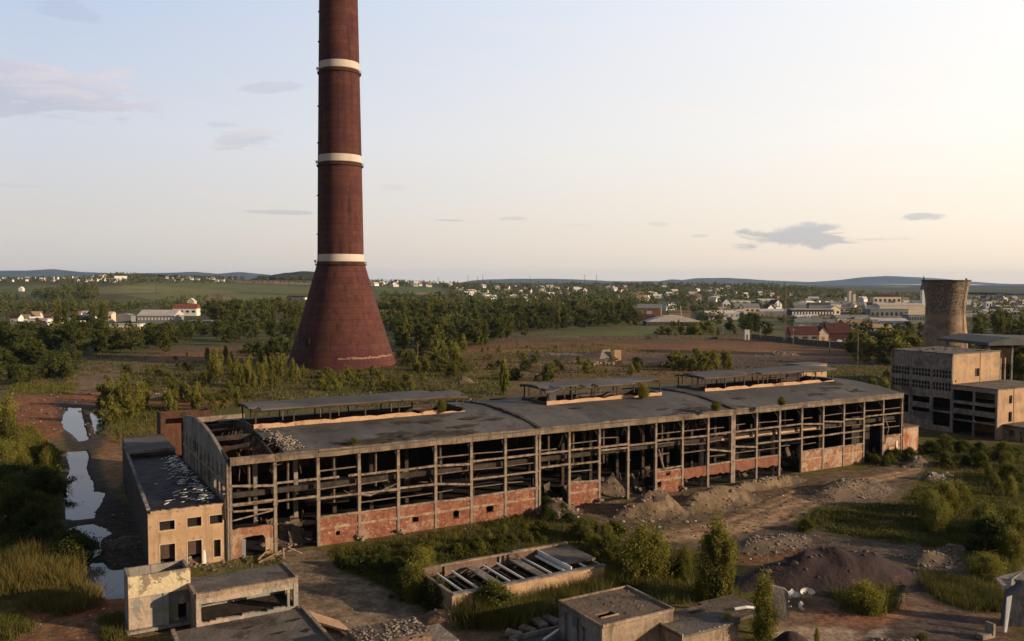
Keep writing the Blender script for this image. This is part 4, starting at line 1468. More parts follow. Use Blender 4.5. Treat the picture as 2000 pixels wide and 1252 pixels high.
mb.build('chipped_ledge', surf('chipped_edge', (.20, .10, .075), (.30, .19, .145), 1.0), CH)
a = math.radians(238)
rr_ = 24.4 + (10.25 - 24.4) * ((11 / 46) ** .93)
MB().box(-1.0, 1.0, -.6, .35, 9.0, 12.6).build('hatch', M['dark'], CH, (rr_ * math.cos(a), rr_ * math.sin(a), 0), a + math.pi / 2)

# ------------------------------------------------------------------ cooling tower
CT = empty('cooling_tower', (213.5, 430, 0), 0.0, 'squat brown waisted cooling tower with crumbling upper shell', 'cooling tower')


def ct_r(z):
    return 8.95 + 3.2 * (abs(z - 24) / 24) ** 1.9 if z < 24 else 8.95 + 1.9 * ((z - 24) / 14.2) ** 1.7


zs = np.linspace(0, 21, 16)
MB().lathe([(ct_r(z), float(z)) for z in zs], 72).build('lower_shell', M['cool'], CT, smooth=True)
zs = np.linspace(21, 37.6, 14)
mb = MB().lathe([(ct_r(z), float(z)) for z in zs], 72)
mb.lathe([(ct_r(z) - .35, float(z)) for z in zs[::-1]], 72)
mb.build('upper_shell', M['cool_worn'], CT, smooth=True)
MB().lathe([(ct_r(37.5) - .4, 37.5), (ct_r(37.5) + .45, 37.5), (ct_r(37.5) + .45, 38.1), (ct_r(37.5) - .4, 38.1), (ct_r(37.5) - .4, 37.5)], 72).build('rim', M['steel'], CT)
mb = MB()
for z in np.arange(1, 38, 1.2):
    a = math.radians(-62)
    mb.beam((ct_r(z) * math.cos(a) + .3, ct_r(z) * math.sin(a) - .3, z), (ct_r(z + 1.2) * math.cos(a) + .3, ct_r(z + 1.2) * math.sin(a) - .3, z + 1.2), .35, .12)
mb.box(4.6, 5.2, -9.9, -9.3, 37.9, 38.9)
mb.build('ladder', M['steel'], CT)
# battered cladding pieces of the upper shell
mb = MB()
for q in range(120):
    a = math.radians(rc.uniform(170, 372))
    z = rc.uniform(21.5, 36.8)
    r = ct_r(z) + .06
    w, h = rc.uniform(.3, 1.1), rc.uniform(.2, .6)
    ca, sa = math.cos(a), math.sin(a)
    for (x, y, zz_) in [(-w / 2, 0, 0), (w / 2, 0, 0), (w / 2, 0, h), (-w / 2, 0, h)]:
        rad = ct_r(z + zz_) + .07
        mb.v.append((rad * ca - x * sa, rad * sa + x * ca, z + zz_))
    n = len(mb.v)
    mb.f.append((n - 4, n - 3, n - 2, n - 1)); mb.m.append(0)
mb.build('spalled_patches', M['rubble_dark'], CT)['kind'] = 'stuff'

# ------------------------------------------------------------------ tower-like ruin at the right
TB = empty('concrete_block', (*toxy(175.3, 13.5), 0), ANG, 'tall gutted grey concrete works building with rows of empty square windows beneath the cooling tower', 'works building')
L = 17.2
hs = []
bays = [(0.35, 5.35), (6.0, 11.1), (11.8, 16.9)]
for (a, b) in bays:
    n = 6
    for k in range(n):
        x0 = a + (b - a) * k / n + .1
        x1 = a + (b - a) * (k + 1) / n - .1
        for z0 in (14.35, 13.3, 11.2, 10.15):
            hs.append((x0, x1, z0, z0 + .86))
hs += [(6.1, 11.0, 6.6, 8.1), (.4, 5.2, 5.1, 8.3), (12, 16.8, 3.5, 8.0), (6.1, 11.0, 4.2, 5.2), (.4, 5.2, 1.3, 4.7)]
MB().wall(0, L, -.3, 19.2, 0, .35, hs, axis='y').build('side_wall', M['concrete_grey'], TB)
mb = MB()
for a in (.05, 5.55, 11.3, 16.95):
    mb.box(-.16, -.003, a - .02, a + .32, -.3, 18.9)
mb.build('pilaster', M['concrete_grey'], TB)
mb = MB()
for z in (16.0, 12.75, 9.5):
    mb.box(-.06, -.004, .38, 5.52, z, z + .16).box(-.06, -.004, 5.9, 11.27, z, z + .16).box(-.06, -.004, 11.65, 16.9, z, z + .16)
mb.build('string_course', M['concrete'], TB)
MB().wall(.36, 19.8, -.3, 19.2, 0, .35, [(9.0, 10.9, 13.4, 15.4), (1.0, 1.5, 12.4, 12.9), (11.0, 11.25, 12, 19.2)]).build('front_wall', M['plaster'], TB)
MB().box(10.95, 11.3, .1, .2, 12, 19.1).build('joint', M['dark'], TB)
MB().box(9.0, 10.9, .36, .4, 13.3, 15.5).build('window', M['glass'], TB)
MB().box(-.05, 19.9, -.05, L + .1, 19.204, 19.5).build('roof', M['roof_low'], TB)
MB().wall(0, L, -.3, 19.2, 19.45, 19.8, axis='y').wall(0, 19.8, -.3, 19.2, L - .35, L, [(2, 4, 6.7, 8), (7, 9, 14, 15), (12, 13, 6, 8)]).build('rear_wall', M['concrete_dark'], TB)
mb = MB()
for z in (5.7, 9.0, 12.8, 16.0):
    mb.box(.4, 19.4, .4, L - .4, z - .3, z)
mb.build('floor_slab', M['inner_shade'], TB)
MB().box(9, 9.3, .5, L - .4, 0, 16).build('inner_wall', M['concrete_dark'], TB)
for u, w in ((20.3, .3), (20.3, 4.5), (22.2, .3)):
    MB().box(u, u + .45, w, w + .5, 0, 17.5).build('stair_post', M['concrete'], TB)
mb = MB()
for z in (3, 6.2, 9.4, 12.6, 15.8):
    mb.box(19.85, 22.7, .9, 4.4, z, z + .3)
mb.build('stair_landing', M['concrete_grey'], TB)
mb = MB()
for q in range(30):
    mb.rock((rc.uniform(.5, 19), rc.uniform(.5, 15), 19.55), rc.uniform(.2, .5), flat=.5)
mb.build('roof_rubble', M['rubble_dark'], TB)['kind'] = 'stuff'

WG = empty('concrete_wing', (*toxy(175.0, 1.9), 0), ANG, 'lower gutted wing of three open storeys standing against the tall works building', 'works building')
WL = 11.5
MB().wall(0, WL, -.3, 11.7, 0, .35, [(.7, 5.6, 8.2, 10.8), (6.1, 11.2, 8.2, 10.8), (.5, 5.7, 6.3, 7.5), (6.1, 11.2, 6.3, 7.5), (.5, 5.7, 3.7, 5.0), (6.1, 11.2, 3.7, 5.0), (.5, 5.7, -.4, 3.3), (6.1, 11.2, -.4, 3.3)], axis='y').build('side_wall', M['concrete_grey'], WG)
MB().wall(.36, 22, -.3, 11.7, 0, .35, [(4.6, 5.9, 8.3, 10.2), (4.5, 5.9, 3.9, 6.3), (6.3, 6.6, 1, 11.7)]).build('front_wall', M['plaster'], WG)
MB().box(6.25, 6.65, .1, .2, 1, 11.6).build('joint', M['dark'], WG)
MB().box(-.1, 22.1, -.1, WL - .05, 11.704, 12.0).build('roof', M['roof_low'], WG)
mb = MB()
for z in (3.6, 6.2, 8.1):
    mb.box(.4, 21, .4, WL - .1, z - .3, z - .05)
mb.build('floor_slab', M['concrete_dark'], WG)
MB().wall(.5, WL - .1, 0, 11.6, 9.0, 9.3, [(1, 4, 8.5, 10.6)], axis='y').build('inner_wall', M['plaster'], WG)
MB().box(.5, 9, WL - .4, WL - .1, 0, 11.5).build('inner_wall', M['inner_shade'], WG)
for z in (3.45, 6.05):
    MB().box(-.12, -.004, .2, WL, z, z + .22).build('string_course', M['concrete'], WG)
PA = empty('porch_annex', (*toxy(177.6, -3.6), 0), ANG, 'one storey tan porch block with pale doorways in front of the gutted wing', 'porch block')
MB().wall(0, 5.3, -.3, 3.3, 0, .3, [(.6, 1.6, -.4, 2.4), (3.0, 4.2, .9, 2.4)], axis='y').build('side_wall', M['concrete_grey'], PA)
MB().wall(.3, 14, -.3, 3.3, 0, .3, [(1.6, 2.6, -.4, 2.3)]).build('front_wall', M['plaster'], PA)
MB().box(-.5, 14.4, -.5, 5.4, 3.304, 3.6).build('roof', M['roof_low'], PA)
MB().box(2.75, 4.3, -.05, -.003, .2, 2.7).build('white_patch', M['white'], PA)
MB().box(.7, .75, .7, 1.5, 0, 2.3).build('door', M['plaster'], PA)

# hall-like canopy at the right edge
CN = empty('grey_canopy', (*toxy(247, 58), 0), ANG, 'wide grey canopy roof on tall posts behind the works building at the right edge', 'canopy')
CNX, CNY = at(1900, 672, 15.5)
CN.location = (CNX, CNY, 0)
CN.rotation_euler = (0, 0, 0.18)
MB().panel([(-1, -9, 15.6), (40, -9, 15.6), (40, -9, 17.0), (8, -9, 18.2), (-1, -9, 16.6)], (0, 26, 0)).build('roof', M['canopy'], CN)
for k in range(5):
    for y in (-7, 14):
        MB().box(k * 9 + .5, k * 9 + 1.1, y, y + .6, -.3, 15.6).build('post', M['concrete_grey'], CN)
MB().box(12, 18, 3, 9, 8, 13.8).build('tan_hut', M['plaster'], CN)
MB().box(17, 42, 15, 15.3, 0, 14).build('rear_wall', M['concrete_dark'], CN)

# ------------------------------------------------------------------ broken blocks in the foreground
RA = empty('peeling_block', (*toxy(-14.7, -20.5), 0), ANG, 'roofless concrete block with peeling yellow parapet over pink and grey panels', 'ruined block')
mb = MB()
mb.wall(0, 6.2, 3.95, 6.2, 0, .3)
mb.build('yellow_parapet', M['plaster_yellow'], RA)
mb = MB()
mb.wall(.3, 3.5, 3.95, 6.1, 3.5, 3.8, axis='x').wall(0.3, 3.8, -.3, 6.15, 0, .3, axis='y').wall(.3, 3.8, 3.9, 6.15, 5.9, 6.2, axis='y').wall(3.5, 5.9, 3.95, 6.05, 3.5, 3.8)
mb.build('upper_wall', M['concrete_grey'], RA)
MB().box(.35, 5.85, .35, 3.45, 4.35, 4.6).build('roof', M['roof_low'], RA)
MB().box(4.4, 5.85, 2.2, 3.4, 4.61, 5.6).build('roof_hatch', M['shed_dark'], RA)
MB().wall(.02, 2.25, .55, 3.94, .12, .4).build('pink_panel', M['plaster_pink'], RA)
MB().wall(2.25, 3.45, .55, 3.94, .125, .4).build('grey_panel', M['plaster_grey'], RA)
MB().box(3.45, 3.95, .0, .55, .4, 3.94).build('pillar', M['plaster_grey'], RA)
MB().box(3.95, 6.15, .75, .95, 2.25, 3.94).build('dark_panel', M['shed_grey'], RA)
MB().box(3.95, 5.0, .72, .98, .55, 2.24).build('yellow_panel', M['plaster_yellow'], RA)
MB().box(5.0, 6.15, 1.6, 1.7, .4, 2.25).build('doorway', M['dark'], RA)
MB().panel([(5.05, .70, 2.3), (5.55, .70, 2.2), (5.6, .70, 3.1), (5.2, .70, 2.9)], (0, .045, 0)).build('plaster_patch', M['tan'], RA)
MB().box(5.85, 6.2, .4, .75, .2, 3.94).build('pillar', M['concrete'], RA)
MB().box(-.25, 6.2, -.35, 3.8, .2, .5).build('ledge', M['concrete_grey'], RA)
MB().wall(-.2, 3.0, -2.6, .2, -.1, .2).build('lower_wall', M['concrete_dark'], RA)

RB2 = empty('gallery_block', (*toxy(-8.6, -24.2), 0), ANG, 'long low concrete block with grey roof and open front gallery beside the peeling block', 'ruined block')
GL, GW = 10.7, 5.7
MB().box(.15, GL - .15, .2, GW, 4.15, 4.42).build('roof', M['roof_low'], RB2)
mb = MB()
for k in range(9):
    a, b = k * GL / 9, (k + 1) * GL / 9 - .02
    mb.box(a, b, -.25, .2, 4.05 + rc.uniform(-.03, .03), 4.55 + rc.uniform(-.04, .05))
mb.box(GL - .2, GL + .15, .2, GW, 4.1, 4.6).box(-.2, .15, .2, GW, 4.1, 4.6)
mb.build('parapet', M['concrete'], RB2)
mb = MB()
for k in range(7):
    a, b = .5 + k * (GL - 1.0) / 7, .5 + (k + 1) * (GL - 1.0) / 7 - .01
    mb.box(a, b, -.05, .3, 3.35 + rc.uniform(-.07, .05), 4.04)
mb.build('lintel', M['plaster_pink'], RB2)
for x in (0.0, GL - .45, GL - 1.15):
    MB().box(x, x + (.5 if x != GL - 1.15 else .25), -.04, .35, .2, 4.04).build('pillar', M['plaster_pink'], RB2)
mb = MB()
for k in range(16):
    a, b = k * GL / 16, (k + 1) * GL / 16 - .01
    mb.box(a, b, -.1, .3, .2, 1.45 + rc.uniform(-.12, .14))
mb.build('sill_wall', M['plaster_pink'], RB2)
MB().box(0, GL, GW - .3, GW, -.3, 4.1).build('back_wall', M['plaster_grey'], RB2)
for a, b, m_, z0, z1 in [(3.0, 4.2, 'tan', 1.4, 3.6), (4.4, 6.6, 'plaster_grey', 1.6, 3.9), (6.9, 8.2, 'concrete_dark', 1.5, 4.0), (.6, 2.6, 'concrete_dark', 1.2, 3.4)]:
    MB().panel([(a, GW - .36, z0), (b, GW - .36, z0 + .1), (b - .1, GW - .36, z1), (a + .15, GW - .36, z1 - .2)], (0, .05, 0)).build('wall_panel', M[m_], RB2)
MB().wall(.3, GW - .3, -.3, 4.1, 0, .3, axis='y').wall(.3, GW - .3, -.3, 4.1, GL - .3, GL, [(1, 4, 1.5, 3.4)], axis='y').build('side_wall', M['concrete_grey'], RB2)
MB().box(.3, GL - .3, .3, GW - .3, .9, 1.1).build('floor_slab', M['concrete_dark'], RB2)

RT = empty('flat_roofed_block', (*toxy(-11.2, -40.0), 0), ANG, 'stained flat roof with pale kerb in front of the gallery block at the bottom edge', 'ruined block')
MB().box(.4, 13.4, .3, 15.3, .95, 1.2).build('roof', M['roof_low'], RT)
mb = MB()
for k in range(12):
    mb.beam((13.6, k * 1.28, 1.25 + rc.uniform(-.04, .05)), (13.6, (k + 1) * 1.28, 1.25 + rc.uniform(-.04, .05)), .35, .4)
    mb.beam((.2, k * 1.28, 1.25 + rc.uniform(-.04, .05)), (.2, (k + 1) * 1.28, 1.25 + rc.uniform(-.04, .05)), .4, .4)
mb.build('kerb', M['concrete'], RT)
MB().box(.2, 13.6, .2, 15.3, -.3, .949).build('wall', M['concrete_grey'], RT)
for q, (x, y, sx, sy) in enumerate([(9.5, 9.6, .9, .25), (11.8, 12.2, 1.1, .3), (12.1, 8.8, .6, .5), (5.2, 8.0, .5, .3), (7.2, 12.6, .6, .2)]):
    MB().panel([(x - sx, y, 1.235), (x, y - sy, 1.235), (x + sx, y + .1, 1.24), (x + .2, y + sy, 1.24)], (0, 0, -.03)).build('hole_shade', M['dark'], RT)  # dark patches on the closed roof paint the shade of holes

# block with rubble on its roof
BL = empty('rubble_topped_block', (*toxy(3.4, -41.5), 0), ANG, 'small low block with white rubble strewn over its roof near the bottom edge', 'ruined block')
MB().box(0, 7.0, .3, 4.6, -.3, 2.6).build('wall', M['rubble_dark'], BL)
mb = MB()
for k in range(14):
    mb.box(k * .5, k * .5 + .47, .0, .29, -.3, 2.5 + rc.uniform(-.15, .1))
mb.build('front_boards', M['concrete'], BL)
mb = MB().box(-.1, 7.1, .25, 4.7, 2.605, 2.8)
mb.build('roof', M['rubble_dark'], BL)
mb = MB()
for q in range(170):
    mb.rock((rc.uniform(0, 7), rc.uniform(.2, 4.6), 2.85), rc.uniform(.08, .24), flat=.5)
mb.build('roof_rubble', M['rubble'], BL)['kind'] = 'stuff'
MB().box(7.1, 9.8, -.4, 4.4, -.3, 1.6).build('lower_step', M['rubble'], BL)

# leaning slab
p = [(*toxy(2.6, -24.6), 1.0), (*toxy(5.5, -28.2), .35), (*toxy(5.6, -32.0), .4), (*toxy(2.6, -28.4), 1.0)]
mb = MB().panel(p, (0, 0, -.25))
tag(mb.build('concrete_slab', M['tan']), 'tan concrete slab leaning beside the stained flat roof', 'slab')

# roofless shed of bays
SH = empty('roofless_shed', (*toxy(16.5, -33.5), 0), ANG, 'roofless concrete shed with white cross beams and one roofed end among tall weeds', 'ruined shed')
SL, SW, SHH = 20.4, 8.4, 3.0
mb = MB().wall(0, SL, -.3, 2.8, 0, .3)
mb.build('front_wall', M['plaster'], SH)
mb = MB().wall(.3, SW, -.3, 2.8, 0, .3, axis='y').wall(.3, SW, -.3, 2.8, SL - .3, SL, axis='y')
mb.build('end_wall', M['concrete'], SH)
MB().wall(.3, SL - .3, -.3, 3.35, SW - .3, SW).build('back_wall', surf('boarded_wall', (.13, .085, .06), (.20, .13, .095), .6, streak=.5), SH)
mb = MB()
for k in range(10):
    a, b = k * SL / 10, (k + 1) * SL / 10 - .02
    mb.box(a, b, -.3, .35, 2.805 + rc.uniform(0, .03), 3.0 + rc.uniform(-.03, .04))
mb.build('coping', M['concrete_grey'], SH)
mb = MB().box(-.1, .3, .36, SW, 2.805, 2.98)
for k in range(5):
    a, b = k * SL / 5, (k + 1) * SL / 5 - .02
    mb.box(a, b, SW - .4, SW + .1, 3.355, 3.5 + rc.uniform(-.05, .08))
mb.build('coping', M['concrete'], SH)
for k, x in enumerate([1.5, 3.4, 5.6, 7.6, 9.4, 11.5, 13.2, 15.0]):
    if k in (2, 5):
        MB().box(x - .1, x + 1.0, .36, SW - .9, 2.72, 2.9).build('cross_slab', M['concrete_grey'], SH)
    else:
        MB().beam((x, .36, 2.85), (x, SW - 1.2, 2.85), .16, .22).build('cross_beam', M['white'], SH)
MB().box(.4, SL - .4, SW - 1.6, SW - 1.3, -.3, 2.4).build('inner_wall', M['concrete_dark'], SH)
for x in (2.8, 10.2, 10.9, 11.6):
    MB().box(x, x + .22, SW - .55, SW - .302, .2, 3.3).build('stud', M['rail'], SH)
MB().box(15.9, SL - .02, 1.9, SW - .42, 2.99, 3.25).build('roof', M['roof_low'], SH)
MB().box(15.75, 15.9, .36, SW - .4, 2.5, 3.3).build('edge_beam', M['white'], SH)
MB().beam((18, .36, 2.9), (18, 1.9, 2.9), .16, .2).build('cross_beam', M['white'], SH)
MB().box(.4, SL - .4, .4, SW - .4, -.2, .15).build('floor_slab', M['dark'], SH)
for x in (3.0, 5.0, 7.1, 9.0, 11.1, 12.8, 14.6):
    MB().box(x, x + .18, .4, SW - 1.7, 0, 2.3).build('inner_wall', M['concrete_dark'], SH)

# squat boxes at the bottom
RD = empty('square_flat_block', (*toxy(24.0, -51.0), 0), ANG, 'square concrete block with cracked brown felt roof and a dark roof hatch', 'ruined block')
DL, DW, DH = 8.8, 7.7, 4.0
MB().wall(0, DL, -.3, DH - .3, 0, .3).build('front_wall', M['concrete'], RD)
mb = MB().wall(.3, DW, -.3, DH - .3, 0, .3, [(1.6, 3.4, .2, 2.8), (4.0, 4.3, -.2, 3.4), (5.2, 6.6, .2, 3.2)], axis='y')
mb.build('side_wall', M['concrete_grey'], RD)
MB().box(.32, .36, .4, DW - .3, 0, 3.4).build('plank_door', M['shed_grey'], RD)
MB().wall(.3, DW, -.3, DH - .3, DL - .3, DL, axis='y').wall(.3, DL - .3, -.3, DH - .3, DW - .3, DW).build('rear_wall', M['concrete'], RD)
mb = MB()
mb.wall(.1, DL - .1, .1, DW - .1, 3.71, 3.9, [(1.2, 3.2, 1.8, 3.0)])
# lay the roof sheet flat (built upright, turned down)
mb.v = [(x, z, y) for (x, y, z) in mb.v]
mb.f = [f[::-1] for f in mb.f]
mb.build('roof', M['roof_brown'], RD)
mb = MB()
for k in range(6):
    mb.beam((k * DL / 6, 0, 3.95 + rc.uniform(-.03, .03)), ((k + 1) * DL / 6, 0, 3.95 + rc.uniform(-.03, .03)), .28, .3)
    mb.beam((0, k * DW / 6, 3.95), (0, (k + 1) * DW / 6, 3.95 + rc.uniform(-.03, .03)), .16, .26)
    mb.beam((DL, k * DW / 6, 3.97), (DL, (k + 1) * DW / 6, 3.97), .22, .3)
    mb.beam((k * DL / 6, DW, 3.95), ((k + 1) * DL / 6, DW, 3.95), .2, .24)
mb.build('kerb', M['concrete'], RD)
mb = MB()
for q in range(26):
    x, y = rc.uniform(3.4, 8), rc.uniform(1, 6.5)
    mb.panel([(x, y, 3.93), (x + rc.uniform(.2, .9), y + .1, 3.93), (x + .4, y + rc.uniform(.1, .3), 3.99)], (0, 0, -.04))
mb.build('torn_felt', M['rubble_dark'], RD)['kind'] = 'stuff'
MB().box(1.1, 3.3, 1.72, 1.8, 3.9, 4.05).build('hatch_kerb', M['concrete'], RD)
MB().box(.4, DL - .4, .4, DW - .4, .0, 1.0).build('floor_slab', M['dark'], RD)
RK = empty('stone_plinth', (*toxy(24.4, -53.2), 0), ANG, 'rough pale block lying against the corner of the square block', 'concrete block')
MB().box(-.4, 2.4, -.5, 1.7, -.3, 1.7).build('block', M['rubble'], RK)
MB().box(-.5, 2.5, -.6, 1.8, 1.704, 1.95).build('cap', M['concrete'], RK)

RE = empty('low_flat_block', (*toxy(31.2, -54.2), 0), ANG, 'lower flat topped concrete block with two roof levels right of the square block', 'ruined block')
MB().box(0, 7.4, 0, 5.3, -.3, 2.5).build('wall', M['concrete'], RE)
MB().box(-.15, 7.5, -.15, 3.2, 2.504, 2.75).build('roof', M['roof_low'], RE)
MB().box(-.1, 7.5, 3.25, 5.4, 2.506, 2.66).build('roof', M['roof_brown'], RE)
MB().box(4.6, 6.6, 3.9, 4.6, 2.67, 2.68).build('hole_shade', M['dark'], RE)  # thin dark sheet on the roof, coloured as a hole's shade
MB().box(-.15, .02, -.2, 5.4, 2.4, 2.95).build('kerb', M['concrete'], RE)
MB().box(7.55, 12.6, .8, 6.2, 2.3, 2.62).build('roof', M['rubble_dark'], RE)
for x, y in ((8.0, 1.1), (12.0, 1.1), (12.0, 5.6)):
    MB().box(x, x + .4, y, y + .4, -.3, 2.3).build('pillar', M['concrete'], RE)
mb = MB()
for q in range(22):
    mb.rock((rc.uniform(2.2, 7), -.1 + rc.uniform(-.1, .1), 2.72), rc.uniform(.05, .14))
mb.build('chipped_edge', M['rubble_white'], RE)['kind'] = 'stuff'
MB().tube([(9.3, 2.5, 2.8), (10.4, 2.0, 2.95), (11.6, 1.6, 2.75)], .16, 6).build('white_strip', M['plastic'], RE)

BS = empty('sunken_basin', (*toxy(19.0, -45.6), 0), ANG, 'sunken tank with dark water beside the square block at the bottom edge', 'basin')
mb = MB().box(0, 6.2, 3.6, 3.95, -.3, .65).box(0, .35, 0, 3.6, -.3, .6)
mb.build('tank_wall', M['concrete_grey'], BS)
MB().box(.35, 6.2, 0, 3.6, .2, .25).build('water_surface', M['tread'], BS)
MB().beam((2.6, 1.4, .7), (5.6, 2.7, .9), .25, .14).build('plank', M['white'], BS)
for q, (u, w, a_, lab) in enumerate([(20.2, -40.6, .5, 'pale tipped concrete slab, leftmost of the row beside the sunken tank'), (22.0, -40.4, .3, 'mossy tipped concrete slab lying second from the left by the sunken tank'),
                                     (24.0, -39.5, -.2, 'grey slab lying third from the left by the sunken tank'), (25.6, -39.3, .1, 'brown slab lying nearest the square block by the sunken tank')]):
    mb = MB().panel([(-.55, -.8, .35), (.55, -.8, .3), (.6, .8, .6), (-.5, .85, .62)], (0, 0, -.35))
    o = mb.build('concrete_slab', M['rubble' if q != 1 else 'gravel'], None, (*toxy(u, w), .08), ANG + a_ + .35)
    tag(o, lab, 'slab', 'tipped slabs by the tank')

# standing slab with discarded white plastic shells
ST = MB().panel([(-.9, 0, -.3), (.9, 0, -.3), (.85, 0, 3.0), (.5, .05, 3.4), (-.3, .02, 3.55), (-.85, 0, 3.7)], (0, .55, 0)).build('standing_slab', M['concrete_grey'], None, (*toxy(47.9, -51.0), 0), ANG - .7)
tag(ST, 'grey concrete slab standing upright before the dark cinder heap', 'slab')


def shell(loc, rz, s, tilt, label):
    mb = MB()
    rr = random.Random(label)
    N, Kk = 16, 6
    for sgn, sh in ((1, 0.0), (-1, .07)):
        o0 = len(mb.v)
        for a_ in range(N + 1):
            th = math.pi * 1.35 * a_ / N - .3
            cut = .75 + .22 * math.sin(a_ * 1.7 + s * 9) + rr.uniform(-.06, .06)
            for b_ in range(Kk + 1):
                ph = (b_ / Kk) * 1.35 * cut
                r0 = 1 - sh
                mb.v.append((r0 * math.cos(th) * math.cos(ph), r0 * math.sin(th) * math.cos(ph), .75 - r0 * .75 * math.sin(ph) + .1))
        for a_ in range(N):
            for b_ in range(Kk):
                q = o0 + a_ * (Kk + 1) + b_
                mb.f.append((q, q + 1, q + Kk + 2, q + Kk + 1)[::sgn]); mb.m.append(0)
    mb.v = [(x * .95 * s, y * .6 * s, z * .85 * s) for x, y, z in mb.v]
    o = mb.build('plastic_tub', M['plastic'], None, loc, rz, smooth=True)
    o.rotation_euler = (tilt, 0, rz)
    tag(o, label, 'tub', 'discarded white plastic tubs')


for px_, py_, rz, s, tl, lab in [(1545, 1170, .5, .95, .5, 'white plastic tub lying nearest the top of the standing slab'), (1557, 1163, 1.8, .8, -.6, 'smaller white tub tipped on its side behind the standing slab'), (1573, 1164, .2, 1.0, .7, 'white plastic tub lying farthest right by the cinder heap'),
                                  (1560, 1188, 1.2, .8, .9, 'white tub tipped against the right foot of the standing slab')]:
    x, y = at(px_, py_, .3)
    shell((x, y, .35), rz, s, tl, lab)
rw = random.Random(12)
mb = MB()
for q in range(14):
    mb.tube([(rw.uniform(-1, 1), rw.uniform(-1, 1), rw.uniform(.05, .8)), (rw.uniform(-1.5, 1.5), rw.uniform(-1.5, 1.5), rw.uniform(.1, 1.0))], .07, 5)
tag(mb.build('scrap_heap', M['plastic'], None, (*at(1517, 1190, 0), 0)), 'tangle of thin white plastic scraps left of the standing slab', 'scrap heap')

# wreck at the lower right corner
x, y = at(1966, 1232, 0)
mb = MB().panel([(0, 0, -.2), (9, -1.5, -.2), (9, -1.2, 4.4), (5.5, -.6, 4.9), (2.2, .2, 4.2), (.6, .3, 3.2)], (.3, 1.0, .2))
o = mb.build('fallen_wall', M['tread'], None, (x + .4, y + 1.5, 0))
tag(o, 'grey blue fallen wall slab lying at the lower right edge', 'fallen wall')
p = [at(1944, 1128, 4.0), at(1962, 1148, 3.6), at(1974, 1150, 3.6), at(1976, 1130, 4.2), at(2004, 1112, 4.6), at(2060, 1095, 4.6), at(2060, 1140, 4.4)]
h = [4.0, 3.6, 3.6, 4.2, 4.6, 4.6, 4.4]
mb = MB().panel([(a_, b_, c_) for (a_, b_), c_ in zip(p, h)], (0, 0, -.3))
tag(mb.build('broken_roof_slab', M['plaster_pink']), 'pinkish broken roof slab jutting in from the lower right edge', 'slab')
a0 = at(1962, 1235, 0)
mb = MB().panel([(a0[0], a0[1], 0), (a0[0] + .25, a0[1], 0), (a0[0] + 1.3, a0[1] + 1.0, 3.6), (a0[0] + .75, a0[1] + 1.0, 3.4)], (0, .12, 0))
tag(mb.build('leaning_plank', M['white']), 'long white plank leaning up at the lower right corner', 'plank')
x, y = at(1925, 1245, 0)
mb = MB().box(-.9, .9, -.4, .4, .0, .5).box(.5, .8, -.5, .5, .3, 1.5)
tag(mb.build('broken_seat', M['rubble'], None, (x, y, -.02), .4), 'broken pale block lying on the yard at the lower right', 'concrete block')


# ------------------------------------------------------------------ heaps of soil and rubble
def heap(label, cx, cy, rx, ry, h, mat, seed, rot=0.0, peaks=None, stones=0, smat='rubble', name='spoil_heap', cat='spoil heap', group=None, rough=.35):
    n, k = 56, 22
    rs = random.Random(seed)
    V, F = [], []
    peaks = peaks or [(0, 0, 1, .55)]
    ang = np.linspace(0, 2 * math.pi, n, endpoint=False)
    for j in range(k + 1):
        t = j / k
        for a in ang:
            edge = 1 + .22 * float(mnoise.noise((math.cos(a) * 1.3, math.sin(a) * 1.3, seed)))
            x, y = math.cos(a) * t * edge, math.sin(a) * t * edge
            z = 0
            for (ax, ay, ah, aw) in peaks:
                d = math.hypot(x - ax, y - ay) / aw
                z = max(z, ah * max(0, 1 - d) ** 1.1 * (1.0 if d > .25 else 1)) if False else z + ah * math.exp(-d * d * 1.4) * (1 - z * .6)
            z *= (1 - t ** 3)
            wx, wy = x * rx, y * ry
            z = z * h + rough * h * .30 * (1 - t) ** .5 * float(mnoise.noise((wx * .45, wy * .45, seed * 3))) + rough * .16 * (1 - t) ** .3 * float(mnoise.noise((wx * 1.5, wy * 1.5, seed)))
            V.append((wx, wy, z - .25 * t ** 6))
    for j in range(k):
        for i in range(n):
            a, b = j * n + i, j * n + (i + 1) % n
            F.append((a, b, b + n, a + n))
    mb = MB().add(V, F)
    o = mb.build(name, mat, None, (cx, cy, height(cx, cy) - .02), rot, smooth=True)
    tag(o, label, cat, group)
    if stones:
        st = MB()
        for q in range(stones):
            j, i = rs.randrange(2, k - 1), rs.randrange(n)
            v = V[j * n + i]
            st.rock((v[0], v[1], v[2] + .05), rs.uniform(.08, .3) * (1 if rs.random() < .85 else 2), flat=.65)
        st.build('stones', M[smat], o)['kind'] = 'stuff'
    return o


def hp(px, py):
    return at(px, py, 0)


